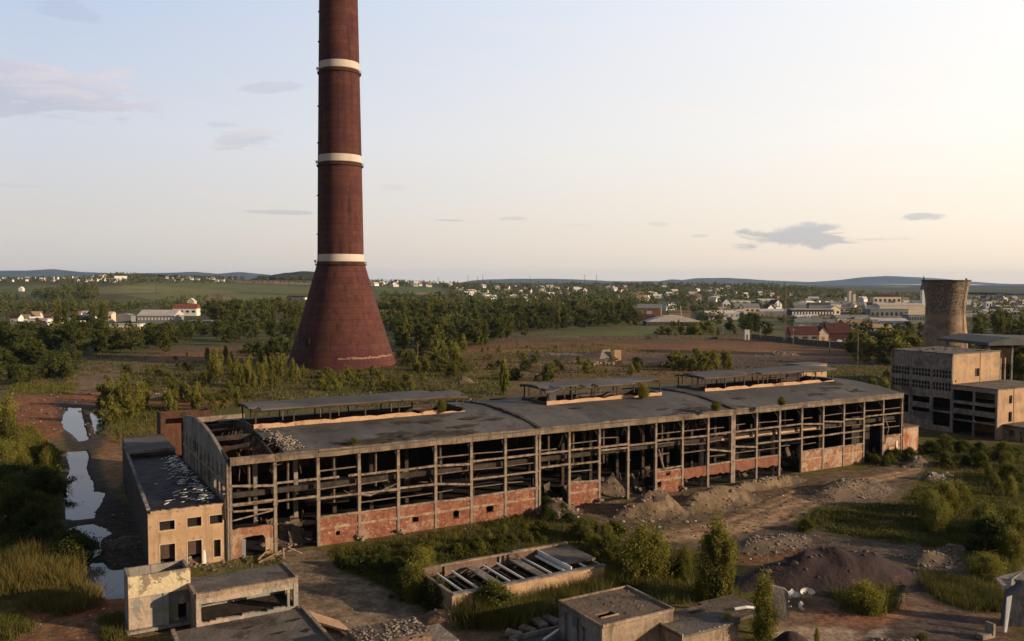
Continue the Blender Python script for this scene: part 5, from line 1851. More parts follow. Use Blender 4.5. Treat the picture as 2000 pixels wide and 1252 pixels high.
x, y = hp(1270, 1002)
heap('brown soil heap with a pale boulder before the open bays of the hall', x, y, 9.0, 6.2, 3.4, M['soil'], 3, ANG, [(.1, .1, 1, .5), (-.45, .2, .5, .35), (.5, .25, .6, .4)], 90)
x, y = hp(1290, 1000)
o = MB().panel([(-1.2, -.3, 0), (-.2, -.6, .1), (1.0, -.3, .5), (1.1, .1, 1.0), (-.6, .1, .9)], (.1, .5, .35)).build('pale_boulder', M['tan'], None, (x - .4, y - 1.5, 2.0), -.4)
tag(o, 'pale tan boulder on the near side of the soil heap', 'boulder')
x, y = hp(1400, 982)
heap('long grey brown soil heap at the hall openings right of the boulder heap', x, y, 10.5, 5.6, 2.7, M['soil'], 6, ANG, [(-.45, 0, .9, .45), (.15, .15, 1, .45), (.6, 0, .6, .4)], 60)
x, y = hp(1490, 950)
heap('low ragged rubble ridge under the red wall panels of the hall', x, y, 12, 3.0, 1.6, M['soil'], 9, ANG, [(-.5, 0, .9, .5), (.1, 0, 1, .45), (.6, 0, .8, .4)], 110)
x, y = hp(1655, 960)
heap('wide gravel heap with white scraps beside the dirt lane', x, y, 13, 7.5, 1.9, M['gravel'], 12, ANG, [(0, .1, 1, .55), (-.5, -.1, .4, .4), (.45, 0, .5, .4)], 150)
x, y = at(1622, 1132, 0)
heap('big dark purple cinder heap with rusty patches at the lower right', x, y, 15.0, 8.0, 3.3, M['ash'], 15, .12, [(-.05, .1, 1.0, .45), (.38, .02, .85, .40), (-.5, .0, .6, .45)], 60, 'rubble_dark', rough=.8)
x, y = hp(1500, 1062)
heap('low dark debris heap with white scraps behind the poplar', x, y, 9, 5, 1.1, M['rubble_dark'], 18, ANG, [(-.3, 0, 1, .5), (.4, 0, .8, .5)], 130)
x, y = hp(1835, 1088)
heap('dark debris heap with pale scraps left of the grass clump', x, y, 7.5, 4.0, 1.6, M['rubble_dark'], 21, ANG, [(-.4, 0, .9, .4), (.4, 0, 1, .4)], 110)
x, y = hp(858, 1215)
heap('small bare soil heap at the corner of the roofless shed', x, y, 4.6, 3.6, 1.4, M['soil_red'], 24, 0, None, 12)
x, y = hp(1465, 1250)
heap('dark reddish heap cut off by the bottom edge', x + 3.6, y - 2, 4.4, 3.0, 1.8, M['ash'], 27, 0, None, 8, 'rubble_dark')
x, y = at(1850, 1262, 0)
heap('flat grey ash heap at the bottom edge of the yard', x - 5, y - 1, 7.0, 4.0, 1.1, M['rubble_dark'], 30, 0, None, 60)
x, y = hp(1085, 1000)
heap('rubble slope with dark weeds under the open bay of the hall', x, y, 5.5, 4.6, 2.2, M['rubble_dark'], 33, ANG, None, 60)
x, y = toxy(9.2, 6)
heap('rubble mound inside the gateway bay of the hall', x, y, 5, 5, 2.3, M['rubble_dark'], 36, ANG, None, 90)
x, y = toxy(63, 5)
heap('dark rubble mound inside the wide open bays of the hall', x, y, 9, 5, 3.0, M['rubble_dark'], 39, ANG, [(-.4, 0, .9, .4), (.4, .1, 1, .45)], 90)
x, y = hp(1522, 694)
heap('white stone heap lying on the dark field', x, y, 13, 7, 2.2, M['rubble_dark'], 42, 0, [(0, 0, 1, .5), (.5, 0, .9, .35)], 150, 'rubble_white')
x, y = hp(1095, 693)
heap('scattered white rubble strip on the bare field', x, y, 14, 5, 1.0, M['gravel'], 45, -.3, [(-.4, 0, 1, .4), (.3, 0, .8, .4)], 80, 'rubble_white')
x, y = hp(328, 774)
heap('pinkish rubble heap with white lumps among the shrubs behind the rusty block', x, y, 8, 4, 1.7, M['soil_red'], 48, 0, [(-.4, 0, .6, .4), (.35, 0, 1, .4)], 70, 'rubble_white')
x, y = hp(908, 748)
heap('pale rubble heap behind the grey hall roof', x, y, 6, 3.5, 2.2, M['gravel'], 51, 0, None, 50, 'rubble')
x, y = hp(180, 1060)
heap('dark stones on the bank beside the ponds and annex', x + 5, y, 4, 4, .7, M['rubble_dark'], 54, 0, None, 70, 'rubble')
x, y = hp(1830, 935)
heap('white and grey scrap heap in the grass right of the lane', x, y, 5.5, 3.2, 1.5, M['rubble_dark'], 57, ANG, [(-.3, 0, 1, .45), (.5, 0, .7, .35)], 80, 'rubble_white')
x, y = hp(1790, 908)
heap('dark grey rubble bank where the lane meets the bushes', x, y, 6, 3.4, 1.8, M['rubble_dark'], 60, ANG, None, 40)
x, y = hp(405, 1085)
heap('ground rubble below the tan annex doorways', x + .5, y - 2.5, 6.5, 2.6, .8, M['soil_red'], 63, ANG, [(-.4, 0, 1, .4), (.4, 0, .9, .4)], 110)
x, y = hp(540, 1092)
mb = MB()
for a_, b_ in [((-2.5, -.6, .1), (2.2, .3, 1.5)), ((-2.3, -.4, .2), (-.5, -.9, .5)), ((1.5, 0, 1.4), (3.4, -.4, .3)), ((.9, 0, 1.4), (.8, -.6, .1)), ((-2.6, -.6, .5), (-1.2, .3, 1.2)), ((-1, .6, .2), (2.8, .9, .7))]:
    mb.tube([a_, b_], .12, 6)
tag(mb.build('fallen_timber', M['timber'], None, (x, y, 0), ANG), 'broken timber poles lying by the arched doorway', 'timber')

# ruin far out on the field
x, y = at(1195, 712)
RU = empty('field_ruin', (x, y, 0), .25, 'lone concrete ruin with one standing tan slab on the bare field', 'ruin')
MB().panel([(.6, 0, -.3), (4.6, 0, -.3), (4.4, 0, 6.4), (1.2, 0, 6.7), (.9, 0, 3)], (0, .6, 0)).build('standing_slab', M['plaster'], RU)
MB().panel([(-5.5, 1, 2.4), (.4, 1, 3.2), (.2, 3, 6.8), (-3.4, 3, 6.4)], (.2, .5, -.3)).build('leaning_slab', M['concrete_grey'], RU)
mb = MB()
for q in range(40):
    mb.rock((rc.uniform(-9, 1), rc.uniform(-1.5, 2), rc.uniform(0, 2.2) * rc.random() + .3), rc.uniform(.5, 1.3))
mb.build('rubble', M['rubble'], RU)['kind'] = 'stuff'

# ------------------------------------------------------------------ walls, masts and poles
def fence(label, pts, h, mat, group='site walls'):
    for (a, b, lab) in pts:
        (x0, y0), (x1, y1) = at(*a), at(*b)
        d = math.hypot(x1 - x0, y1 - y0)
        e = empty('boundary_wall', (x0, y0, 0), math.atan2(y1 - y0, x1 - x0), lab, 'wall', group)
        n = max(2, int(d / 4.0))
        mb = MB()
        for k in range(n):
            if rc.random() < .95:
                mb.box(d * k / n + .1, d * (k + 1) / n - .1, -.1, .1, -.3, h + rc.uniform(-.25, .1))
        mb.build('wall_panels', mat, e)
        mb = MB()
        for k in range(n + 1):
            mb.box(d * k / n - .099, d * k / n + .099, -.18, .18, -.3, h + .15)
        mb.build('wall_posts', M['concrete_grey'], e)


fence('', [((1130, 664), (1455, 662), 'long brown concrete boundary wall behind the bare field')], 2.8, M['wall_old'])
fence('', [((1468, 661), (1665, 681), 'grey concrete boundary wall in front of the maroon roofed house')], 2.9, M['wall_old'])
fence('', [((970, 666), (1128, 665), 'crumbling dark wall left of the long boundary wall')], 1.8, M['rubble_dark'])


def small_mast(name, x, y, z, h, w, mat, label, cat, group=None, arms=()):
    e = empty(name, (x, y, z), .4, label, cat, group)
    mb = MB()
    n = max(6, int(h / (w * 1.5)))
    for k in range(n):
        z0, z1 = h * k / n, h * (k + 1) / n
        w0, w1 = w * (1 - .8 * k / n) / 2, w * (1 - .8 * (k + 1) / n) / 2
        c0 = [(-w0, -w0, z0), (w0, -w0, z0), (w0, w0, z0), (-w0, w0, z0)]
        c1 = [(-w1, -w1, z1), (w1, -w1, z1), (w1, w1, z1), (-w1, w1, z1)]
        t = max(.06, w * .06)
        for i in range(4):
            mb.beam(c0[i], c1[i], t)
            mb.beam(c0[i], c1[(i + 1) % 4], t * .6)
            mb.beam(c1[i], c1[(i + 1) % 4], t * .6)
    mb.build('lattice_frame', mat, e)
    for (zf, half) in arms:
        MB().beam((-half, 0, h * zf), (half, 0, h * zf), .25, .3).build('cross_arm', mat, e)
    return e


x, y = at(1533, 668)
small_mast('lattice_mast', x, y, 0, 33, 1.9, M['rail_dim'], 'tall thin lattice mast rising from the wall before the town', 'mast')
MB().tube([(0, 0, 33), (0, 0, 37)], .08, 5).build('antenna', M['steel'], SC.objects['lattice_mast'])
for px_, py_, top, lab, arms in [(427, 645, 574, 'brown lattice power pylon standing among trees left of the chimney', [(.95, 3.4), (.8, 2.4)]), (1081, 625, 578, 'brown lattice power pylon standing in the woods right of the chimney', [(.95, 3.2), (.8, 2.2)]),
                                 (305, 575, 536, 'thin pale pylon standing on the green fields at the left', [(.95, 4)]), (564, 562, 541, 'left of two thin pylons below the dark wooded hill', []), (577, 556, 540, 'right of two thin pylons below the dark wooded hill', []),
                                 (856, 553, 542, 'pole with cross arm on the skyline right of the chimney', [(.95, 7)]), (914, 556, 537, 'leftmost tall mast of the skyline cluster right of the chimney', []), (933, 555, 540, 'shorter mast in the middle of the skyline cluster', []),
                                 (943, 556, 536, 'rightmost thick mast of the skyline cluster', []), (1035, 550, 534, 'lone mast on the blue ridge in the middle of the skyline', []), (1142, 556, 536, 'left of the two masts with arms right of the skyline middle', [(.9, 6)]), (1165, 556, 537, 'right of the two masts right of the skyline middle', [(.9, 5)])]:
    x, y, z = ground_at(px_, py_)
    h = (py_ - top) * y / FOC
    w = max(2.2, y / FOC * 1.6)
    small_mast('power_pylon', x, y, z, h, w, M['rust' if y < 1300 else 'steel'], lab, 'pylon' if arms else 'mast', 'pylons and masts', arms)


def pole(px_, py_, top, lab, lamp=True, lean=0.0, mat='concrete_grey'):
    x, y = at(px_, py_)
    h = (py_ - top) * y / FOC
    e = empty('street_lamp' if lamp else 'utility_pole', (x, y, 0), rc.uniform(-.5, .5), lab, 'lamp post' if lamp else 'pole', 'poles around the site')
    MB().tube([(0, 0, -.3), (lean, 0, h)], [.22, .13], 7).build('pole', M[mat], e)
    if lamp:
        MB().tube([(0, 0, h), (.9, 0, h + .5), (1.9, 0, h + .6)], .09, 5).build('arm', M['steel'], e)
        MB().box(1.7, 2.6, -.2, .2, h + .5, h + .7).build('lamp_head', M['shed_grey'], e)
    else:
        MB().box(-1.0, 1.0, -.12, .12, h * .9, h * .9 + .2).build('cross_arm', M['timber'], e)


pole(1675, 713, 648, 'slim lamp post standing behind the hall at the tree edge')
pole(1412, 658, 626, 'tall concrete pole standing at the long boundary wall', False)
pole(1485, 664, 636, 'concrete pole standing in front of the grey boundary wall', False)
pole(1549, 676, 640, 'slim pole standing right of the lattice mast', False)
pole(1620, 690, 660, 'slim pole standing by the house with yellow gable', False)
pole(1634, 712, 700, 'short stump of a pole on the dark field', False)
pole(1978, 742, 716, 'leaning white post by the trees at the right edge', False, .8, 'white')
pole(1943, 740, 712, 'white post standing right of the works building', False, 0, 'concrete')
pole(815, 714, 671, 'thin bare pole standing right of the chimney foot', False, .3, 'timber')

# ------------------------------------------------------------------ houses and sheds of the town
rt = random.Random(21)


def shed(lab, x0, x1, py, h, depth, roof, wallm, roofm, rz=0.0, name='shed', cat='shed', gable=0.0, wins=0, door=False, winm='glass', lower=None, group=None, eave=.4, dz=0.0):
    cxp = (x0 + x1) / 2
    x, y, z = ground_at(cxp, py)
    wd = (x1 - x0) * y / FOC / max(.5, abs(math.cos(rz)))
    e = empty(name, (x, y, z + dz), rz, lab, cat, group)
    hw = wd / 2
    hl = []
    for k in range(wins):
        a = -hw + wd * (k + .25) / wins
        hl.append((a, a + wd * .5 / wins, h * .45, h * .75))
    if roof == 'gable_x':      # ridge across the view
        mb = MB().box(-hw, hw, 0, depth, -3, h)
        mb.build('wall', M[wallm], e)
        rdg = h + gable
        MB().panel([(-hw - eave, -eave, h - .05), (-hw - eave, depth / 2, rdg), (-hw - eave, depth + eave, h - .05), (-hw - eave, depth / 2, h - .04)], (wd + 2 * eave, 0, 0)).build('roof', M[roofm], e)
    elif roof == 'gable_y':    # gable end towards the view
        mb = MB().box(-hw, hw, 0, depth, -3, h)
        mb.panel([(-hw, 0, h), (hw, 0, h), (0, 0, h + gable)], (0, depth, 0))
        mb.build('wall', M[wallm], e)
        t = .35
        mb = MB()
        for s in (-1, 1):
            mb.panel([(s * (hw + eave), -eave, h - .2), (0, -eave, h + gable + .12), (0, -eave, h + gable + .12 + t), (s * (hw + eave), -eave, h - .2 + t)][::s], (0, depth + 2 * eave, 0))
        mb.build('roof', M[roofm], e)
    elif roof == 'arch':
        MB().box(-hw, hw, 0, depth, -3, h).build('wall', M[wallm], e)
        pts = [(-hw + wd * k / 12, -.3, h + gable * math.sin(math.pi * k / 12)) for k in range(13)]
        MB().panel(pts[::-1] + [(-hw, -.3, h - .3), (hw, -.3, h - .3)], (0, depth + .6, 0)).build('roof', M[roofm], e)
    elif roof == 'hip':
        MB().box(-hw, hw, 0, depth, -3, h).build('wall', M[wallm], e)
        a = [(-hw - eave, -eave, h), (hw + eave, -eave, h), (hw + eave, depth + eave, h), (-hw - eave, depth + eave, h), (-hw * .25, depth / 2, h + gable), (hw * .25, depth / 2, h + gable)]
        MB().add(a, [(0, 1, 5, 4), (2, 3, 4, 5), (1, 2, 5), (3, 0, 4), (3, 2, 1, 0)]).build('roof', M[roofm], e)
    else:
        MB().box(-hw, hw, 0, depth, -3, h).build('wall', M[wallm], e)
        MB().box(-hw - eave, hw + eave, -eave, depth + eave, h + .004, h + max(.5, gable)).build('roof', M[roofm], e)
    for a, b, za, zb in hl:
        MB().box(a, b, -.08, -.004, za, zb).build('window', M[winm], e)
    if door:
        MB().box(-hw * .25, hw * .25, -.1, -.004, 0, h * .6).build('door', M['shed_dark' if door is True else door], e)
    if lower:
        MB().box(-hw, hw, -.15, -.005, -1, h * .5).build('plinth', M[lower], e)
    return e


shed('white flat roofed building with purple side at the far left tree belt', 55, 93, 636, 5.5, 12, 'flat', 'white', 'shed_roof', wins=3, lower='purple')
shed('small white hut right of the purple sided building', 99, 119, 634, 4.5, 8, 'gable_x', 'cream', 'shed_roof', gable=1.6)
shed('grey open canopy over parked cars at the left', 139, 178, 629, 6.0, 6, 'flat', 'shed_dark', 'shed_grey', gable=.6)
shed('beige two storey house left of the big pale hall', 199, 218, 630, 8.0, 9, 'gable_x', 'cream', 'shed_roof', gable=2.0, wins=3)
shed('grey shed with curved roof between beige house and pale hall', 226, 256, 629, 6.0, 10, 'arch', 'shed_grey', 'shed_grey', gable=2)
shed('big hall with shallow pinkish roof and row of white columns', 268, 340, 632, 7.0, 24, 'gable_x', 'shed_grey', 'shed_roof', gable=5.0, wins=11, winm='white')
shed('white flat roof with orange wall half hidden in trees', 213, 268, 646, 4.6, 14, 'flat', 'white', 'shed_roof', lower='orange')
shed('long building with red roof and white wall behind the pale hall', 337, 384, 617, 8.0, 12, 'gable_x', 'white', 'tile', gable=5.0, wins=4)
shed('cream gable house standing behind the long red roof', 366, 379, 606, 9.5, 10, 'gable_y', 'cream', 'shed_roof', gable=4, dz=1)
shed('dark grey low shed among the trees left of the chimney', 370, 413, 643, 6.5, 12, 'flat', 'shed_dark', 'shed_grey')
shed('grey roofed shed half hidden behind the left flank of the chimney', 573, 605, 624, 6.0, 12, 'flat', 'shed_grey', 'shed_roof', wins=4, winm='white')
shed('square cream house with flat brown roof at the right flank of the chimney', 750, 779, 621, 8.0, 9, 'flat', 'cream', 'timber', rz=.3)
shed('orange gabled house with long red roof right of the chimney', 996, 1014, 617, 8.5, 9, 'gable_y', 'orange', 'tile', gable=3.5, wins=3, door='cream')
shed('long maroon roof attached left of the orange gabled house', 955, 996, 617, 7, 11, 'gable_x', 'shed_dark', 'maroon', gable=4)
shed('low white shed below the orange gabled house', 985, 1028, 624, 4, 8, 'flat', 'shed_grey', 'shed_roof')
shed('pale blue tent like shed in the woods', 1150, 1169, 625, 4, 8, 'arch', 'shed_grey', 'shed_grey', gable=4)
shed('white house at the wood edge left of the orange barn', 1186, 1208, 622, 5, 9, 'gable_x', 'white', 'tile', gable=3, wins=2)
shed('red roofed house behind the white house at the wood edge', 1200, 1216, 607, 8, 9, 'gable_x', 'orange', 'tile', gable=4)
shed('orange barn with half grey sheet roof', 1245, 1290, 616, 8, 20, 'gable_x', 'orange', 'shed_grey', gable=4.5, rz=-.2, door='white')
shed('low dark red shed below the orange barn', 1215, 1280, 626, 4, 10, 'gable_x', 'maroon', 'maroon', gable=2)
shed('long low shed with bright white arched roof', 1262, 1370, 636, 3.5, 20, 'arch', 'shed_dark', 'shed_roof', gable=5)
shed('beige shed with yellow crane beside it', 1306, 1349, 621, 6, 9, 'gable_x', 'timber', 'roof_brown', gable=2)
shed('white gabled house with pale barn behind the yellow crane', 1300, 1322, 607, 7, 10, 'gable_y', 'white', 'shed_roof', gable=4, rz=.4)
shed('tall white house with dark roof in mid town', 1412, 1427, 606, 10, 10, 'gable_y', 'white', 'shed_dark', gable=5, wins=2)
shed('grey roofed hall with cream gable porch', 1436, 1484, 613, 7, 14, 'gable_x', 'cream', 'shed_grey', gable=5, wins=5)
shed('small cream gable porch of the grey roofed hall', 1443, 1453, 614, 7, 3, 'gable_y', 'cream', 'shed_dark', gable=4)
shed('dark roofed house with white gable end', 1512, 1528, 606, 8, 14, 'gable_y', 'white', 'shed_dark', gable=5, rz=.35)
shed('smaller dark house with white gable left of its larger twin', 1499, 1512, 610, 5, 10, 'gable_y', 'white', 'shed_dark', gable=4, rz=.35)
shed('pale grey flat hall below the dark roofed house', 1486, 1548, 618, 5.5, 20, 'gable_x', 'shed_grey', 'shed_roof', gable=2.5)
shed('long pale hall with band of white windows in the town', 1546, 1628, 622, 9, 16, 'flat', 'shed_dark', 'shed_roof', wins=14, winm='white')
shed('yellow gable building at the right end of the long pale hall', 1621, 1642, 620, 9, 14, 'gable_y', 'cream', 'shed_roof', gable=3, rz=.2, wins=2)
shed('grey roof with white boats before it in the town', 1551, 1575, 606, 6, 10, 'gable_x', 'shed_grey', 'shed_grey', gable=3)
shed('second grey roof in a row behind the long pale hall', 1580, 1622, 604, 6, 10, 'gable_x', 'shed_grey', 'shed_dark', gable=3)
shed('low grey canopy with white lumps behind the boundary wall', 1576, 1622, 640, 4.5, 12, 'flat', 'shed_dark', 'shed_roof')
shed('long house with maroon roof behind the grey boundary wall', 1545, 1600, 668, 4.5, 12, 'gable_x', 'concrete_grey', 'maroon', gable=5, wins=3)
shed('cream house gable with orange door among maroon roofs', 1598, 1618, 667, 5.0, 11, 'gable_y', 'cream', 'maroon', gable=4, door='orange')
shed('maroon roofed wing right of the cream gable', 1618, 1662, 664, 4.5, 12, 'gable_x', 'maroon', 'maroon', gable=6)
shed('wide grey blue office building before the cooling tower', 1700, 1774, 626, 10.5, 20, 'flat', 'shed_grey', 'shed_grey', wins=8)
shed('large pale yellow roofed hall left of the cooling tower', 1718, 1806, 614, 10, 24, 'gable_x', 'cream', 'shed_roof', gable=3)
shed('blue walled building with flat white roof left of the cooling tower', 1700, 1774, 640, 5.5, 16, 'gable_x', 'blue', 'shed_roof', gable=2.0, wins=3)
shed('grey office block with two window rows beside the cooling tower', 1775, 1806, 633, 8, 14, 'flat', 'shed_grey', 'shed_roof', wins=6)
shed('long tan apartment block on the far town edge', 1706, 1760, 597, 14, 14, 'hip', 'cream', 'maroon', gable=5, wins=6)
shed('twin tan tower blocks on the far town edge, left one', 1658, 1663, 600, 24, 8, 'flat', 'cream', 'orange')
shed('twin tan tower blocks on the far town edge, right one', 1666, 1671, 601, 20, 8, 'flat', 'cream', 'orange')
shed('flat orange grey hall behind the office building', 1640, 1685, 612, 6, 15, 'flat', 'plaster_pink', 'shed_grey', wins=5)
shed('tan roofed shelter over people and crates left of the cooling tower', 1690, 1742, 656, 5.5, 9, 'gable_x', 'shed_dark', 'plaster', gable=2.5, wins=4, winm='white')
shed('dark hipped roof house below the tan roofed shelter', 1706, 1750, 668, 4, 10, 'hip', 'cream', 'shed_dark', gable=4)
shed('pale yellow long roofs at the far right, nearer one', 1925, 1962, 619, 5, 14, 'gable_x', 'cream', 'shed_roof', gable=3)
shed('pale roof hall at the far right edge of town', 1964, 1990, 616, 5, 14, 'gable_x', 'white', 'shed_roof', gable=3)
shed('orange roofed hall at the far right edge', 1985, 2020, 612, 7, 14, 'gable_x', 'orange', 'shed_roof', gable=2)
shed('white and grey tower house at the far right', 1926, 1937, 606, 12, 10, 'flat', 'white', 'shed_dark', wins=2)
shed('dark grey hall right of the cooling tower', 1976, 2020, 625, 6, 12, 'flat', 'shed_grey', 'shed_dark')
shed('white kiosk at the joint of the two boundary walls', 1455, 1464, 664, 6.0, 3.0, 'flat', 'white', 'white', name='kiosk', cat='kiosk', gable=.3, door=True, eave=.15)
shed('large white block building high on the left hillside', 226, 246, 549, 14, 30, 'flat', 'white', 'white', rz=.5)
shed('white house with tall gable alone in the green fields', 36, 44, 569, 6, 9, 'gable_y', 'white', 'white', gable=4)
shed('long row of small white barracks left of the chimney', 556, 596, 585, 3.5, 10, 'gable_x', 'white', 'maroon', gable=3, rz=-.5, wins=8)
shed('white hall at the foot of the far woods', 1504, 1513, 582, 10, 14, 'flat', 'white', 'white')
shed('large red roofed works on the far hill', 1209, 1226, 571, 8, 16, 'gable_x', 'cream', 'tile', gable=4)
x, y, z = ground_at(1803, 600)
CHU = empty('church_tower', (x, y, z), 0, 'slim white church tower with pointed dark spire left of the cooling tower', 'church')
MB().box(-3.2, 3.2, -3.2, 3.2, -2, 26).build('tower', M['white'], CHU)
MB().add([(-3.6, -3.6, 26), (3.6, -3.6, 26), (3.6, 3.6, 26), (-3.6, 3.6, 26), (0, 0, 48)], [(0, 1, 4), (1, 2, 4), (2, 3, 4), (3, 0, 4), (3, 2, 1, 0)]).build('spire', M['shed_dark'], CHU)
MB().box(-8, 8, 3.2, 24, -2, 9).build('nave', M['white'], CHU)
# yellow crane
x, y = at(1331, 622)
CR = empty('crane', (x, y, 0), 0, 'yellow crane arm standing by the beige shed', 'crane')
MB().box(-2, 2, -1, 1, 0, 2.2).build('base', M['cream'], CR)
MB().beam((0, 0, 2), (-1, 0, 13), .7).build('jib', M['cream'], CR)


# vehicles parked behind the wall
def vehicle(name, px_, py_, lab, cat, L_, W_, H_, mat, van=False, rz=.2):
    x, y = at(px_, py_)
    e = empty(name, (x, y, 0), rz, lab, cat, 'vehicles parked in town')
    mb = MB()
    if van:
        prof = [(-L_ / 2, .4), (L_ / 2, .4), (L_ / 2, 1.1), (L_ * .38, 1.2), (L_ * .26, H_), (-L_ / 2, H_)]
    else:
        prof = [(-L_ / 2, .35), (L_ / 2, .35), (L_ / 2, .8), (L_ * .25, .9), (L_ * .1, H_), (-L_ * .28, H_), (-L_ * .42, .92), (-L_ / 2, .85)]
    mb.panel([(a, -W_ / 2, b) for a, b in prof], (0, W_, 0))
    mb.build('body', M[mat], e)
    MB().box(-L_ * .25, L_ * .1, -W_ / 2 - .02, W_ / 2 + .02, .95 if not van else 1.3, H_ - .12).build('window', M['glass'], e)
    for sx in (-.32, .32):
        for sy in (-1, 1):
            MB().tube([(L_ * sx, sy * (W_ / 2 - .2), .33), (L_ * sx, sy * (W_ / 2 + .03), .33)], .33, 12).build('wheel', M['steel'], e)


vehicle('parked_car', 1640, 668, 'white car parked behind the grey boundary wall', 'car', 4.4, 1.8, 1.5, 'white')
vehicle('parked_van', 1655, 669, 'blue grey van parked beside the white car', 'van', 5.4, 2.0, 2.4, 'shed_grey', True)
vehicle('parked_van', 163, 631, 'white van parked under the grey canopy at the left', 'van', 5.4, 2.0, 2.3, 'white', True)
vehicle('parked_car', 151, 632, 'pale car parked left of the white van', 'car', 4.4, 1.8, 1.5, 'plastic')

# low warehouses of the town: one model, copied
def warehouse(kind):
    w, d, h, g = [(26, 14, 5.5, 2.2), (36, 16, 6, 2.0), (18, 10, 5, 2.4)][kind]
    e = empty('warehouse', (0, 0, -400))
    MB().box(-w / 2, w / 2, -d / 2, d / 2, -2, h).build('wall', M[['cream', 'shed_grey', 'plaster_pink'][kind]], e)
    MB().panel([(-w / 2 - .5, -d / 2 - .5, h - .1), (-w / 2 - .5, 0, h + g), (-w / 2 - .5, d / 2 + .5, h - .1), (-w / 2 - .5, 0, h - .05)], (w + 1, 0, 0)).build('roof', M[['shed_grey', 'shed_roof', 'timber'][kind]], e)
    for k in range(int(w / 6)):
        MB().box(-w / 2 + 2 + k * 6, -w / 2 + 5 + k * 6, -d / 2 - .1, -d / 2 - .005, h * .4, h * .75).build('window', M['glass' if kind else 'white'], e)
    remember(e)
    return e


WH = [warehouse(k) for k in range(3)]
whu = set()
for poly, n, lab, grp in [([(1430, 592), (1560, 592), (1700, 600), (1800, 604), (1800, 612), (1640, 608), (1440, 604)], 16, 'low pale warehouse in the back rows of the town left of the cooling tower', 'warehouses left of the cooling tower'),
                          ([(1560, 626), (1690, 630), (1700, 648), (1570, 644)], 8, 'low warehouse between the long pale hall and the boundary wall', 'warehouses behind the boundary wall'),
                          ([(1380, 610), (1440, 612), (1500, 622), (1400, 630)], 5, 'low warehouse between the arched white shed and the grey roofed hall', 'warehouses by the arched shed'),
                          ([(1895, 600), (2030, 600), (2030, 628), (1900, 628)], 9, 'low pale warehouse right of the cooling tower', 'warehouses right of the cooling tower')]:
    xs, ys = [p[0] for p in poly], [p[1] for p in poly]
    k = 0
    while k < n:
        px_, py_ = rt.uniform(min(xs), max(xs)), rt.uniform(min(ys), max(ys))
        if poly_sd(np.array([px_]), np.array([py_]), poly)[0] < 0:
            continue
        x, y, z = ground_at(px_, py_)
        i = rt.randrange(3)
        o = copy_tree(WH[i]) if i in whu else WH[i]
        whu.add(i)
        s_ = rt.uniform(.8, 1.15)
        o.location, o.scale, o.rotation_euler = (x, y, z), (s_, s_, s_), (0, 0, rt.choice([.1, .5, .5, -.2]) + rt.uniform(-.1, .1))
        tag(o, lab, 'warehouse', grp)
        k += 1

# small far houses of the hillside settlements: one model of each kind, copied
def far_house(kind):
    mb = MB()
    w, d, h, g = [(11, 9, 5.5, 4.5), (14, 9, 5, 4), (9, 9, 7, 3.5), (20, 11, 5, 3)][kind]
    mb.box(-w / 2, w / 2, -d / 2, d / 2, -3, h, 0)
    mb.panel([(-w / 2, -d / 2, h), (-w / 2, d / 2, h), (-w / 2, 0, h + g)], (w, 0, 0), 0)
    for s in (-1, 1):
        mb.panel([(-w / 2 - .5, s * (d / 2 + .5), h - .3), (-w / 2 - .5, 0, h + g + .1), (-w / 2 - .5, 0, h + g + .6), (-w / 2 - .5, s * (d / 2 + .5), h + .2)], (w + 1, 0, 0), 1)
    me_o = mb.build('far_house', [M['white'], M[['timber', 'shed_roof', 'maroon', 'white'][kind]]])
    return me_o


FH = [far_house(k) for k in range(4)]
used = set()
SETTLE = [
    ('tiny white house of the village on the left hillside', 'village on the left hillside', 44, [(0, 538), (90, 538), (215, 541), (240, 549), (215, 553), (90, 552), (0, 551)]),
    ('tiny white house of the hamlet on the hill left of the chimney', 'hamlet left of the chimney', 20, [(318, 541), (420, 541), (470, 546), (440, 551), (330, 553)]),
    ('tiny white house on the ridge right of the chimney', 'houses on the ridge right of the chimney', 26, [(722, 552), (860, 556), (860, 561), (722, 560)]),
    ('tiny white house among woods in the middle distance', 'houses among the middle woods', 52, [(870, 556), (1000, 560), (1150, 562), (1190, 580), (1000, 590), (920, 584)]),
    ('tiny white house on the wooded slope right of the middle', 'houses on the right slope', 58, [(1190, 556), (1330, 558), (1450, 562), (1560, 578), (1520, 596), (1380, 590), (1250, 590), (1180, 580)]),
    ('tiny pale house in the town beyond the cooling tower', 'houses beyond the cooling tower', 30, [(1880, 584), (1995, 582), (2010, 598), (1890, 600)]),
    ('tiny white house in the town left of the cooling tower', 'houses left of the cooling tower', 34, [(1560, 582), (1700, 590), (1800, 592), (1800, 604), (1640, 604), (1560, 600)]),
    ('small pale house at the left tree belt', 'houses at the left tree belt', 14, [(0, 622), (60, 618), (200, 612), (200, 628), (0, 638)]),
]
for lab, grp, n, poly in SETTLE:
    xs, ys = [p[0] for p in poly], [p[1] for p in poly]
    k = 0
    while k < n:
        px_, py_ = rt.uniform(min(xs), max(xs)), rt.uniform(min(ys), max(ys))
        if poly_sd(np.array([px_]), np.array([py_]), poly)[0] < 0:
            continue
        x, y, z = ground_at(px_, py_)
        kind = rt.choice([0, 0, 1, 1, 2, 3])
        o = FH[kind]
        if o.name in used:
            o = FH[kind].copy()
            COL.objects.link(o)
        used.add(o.name)
        s = rt.uniform(.7, 1.15) * (1.0 if y > 1500 else .8)
        o.location = (x, y, z)
        o.scale = (s, s, s)
        o.rotation_euler = (0, 0, rt.uniform(-.6, .9))
        tag(o, lab, 'house', grp)
        k += 1

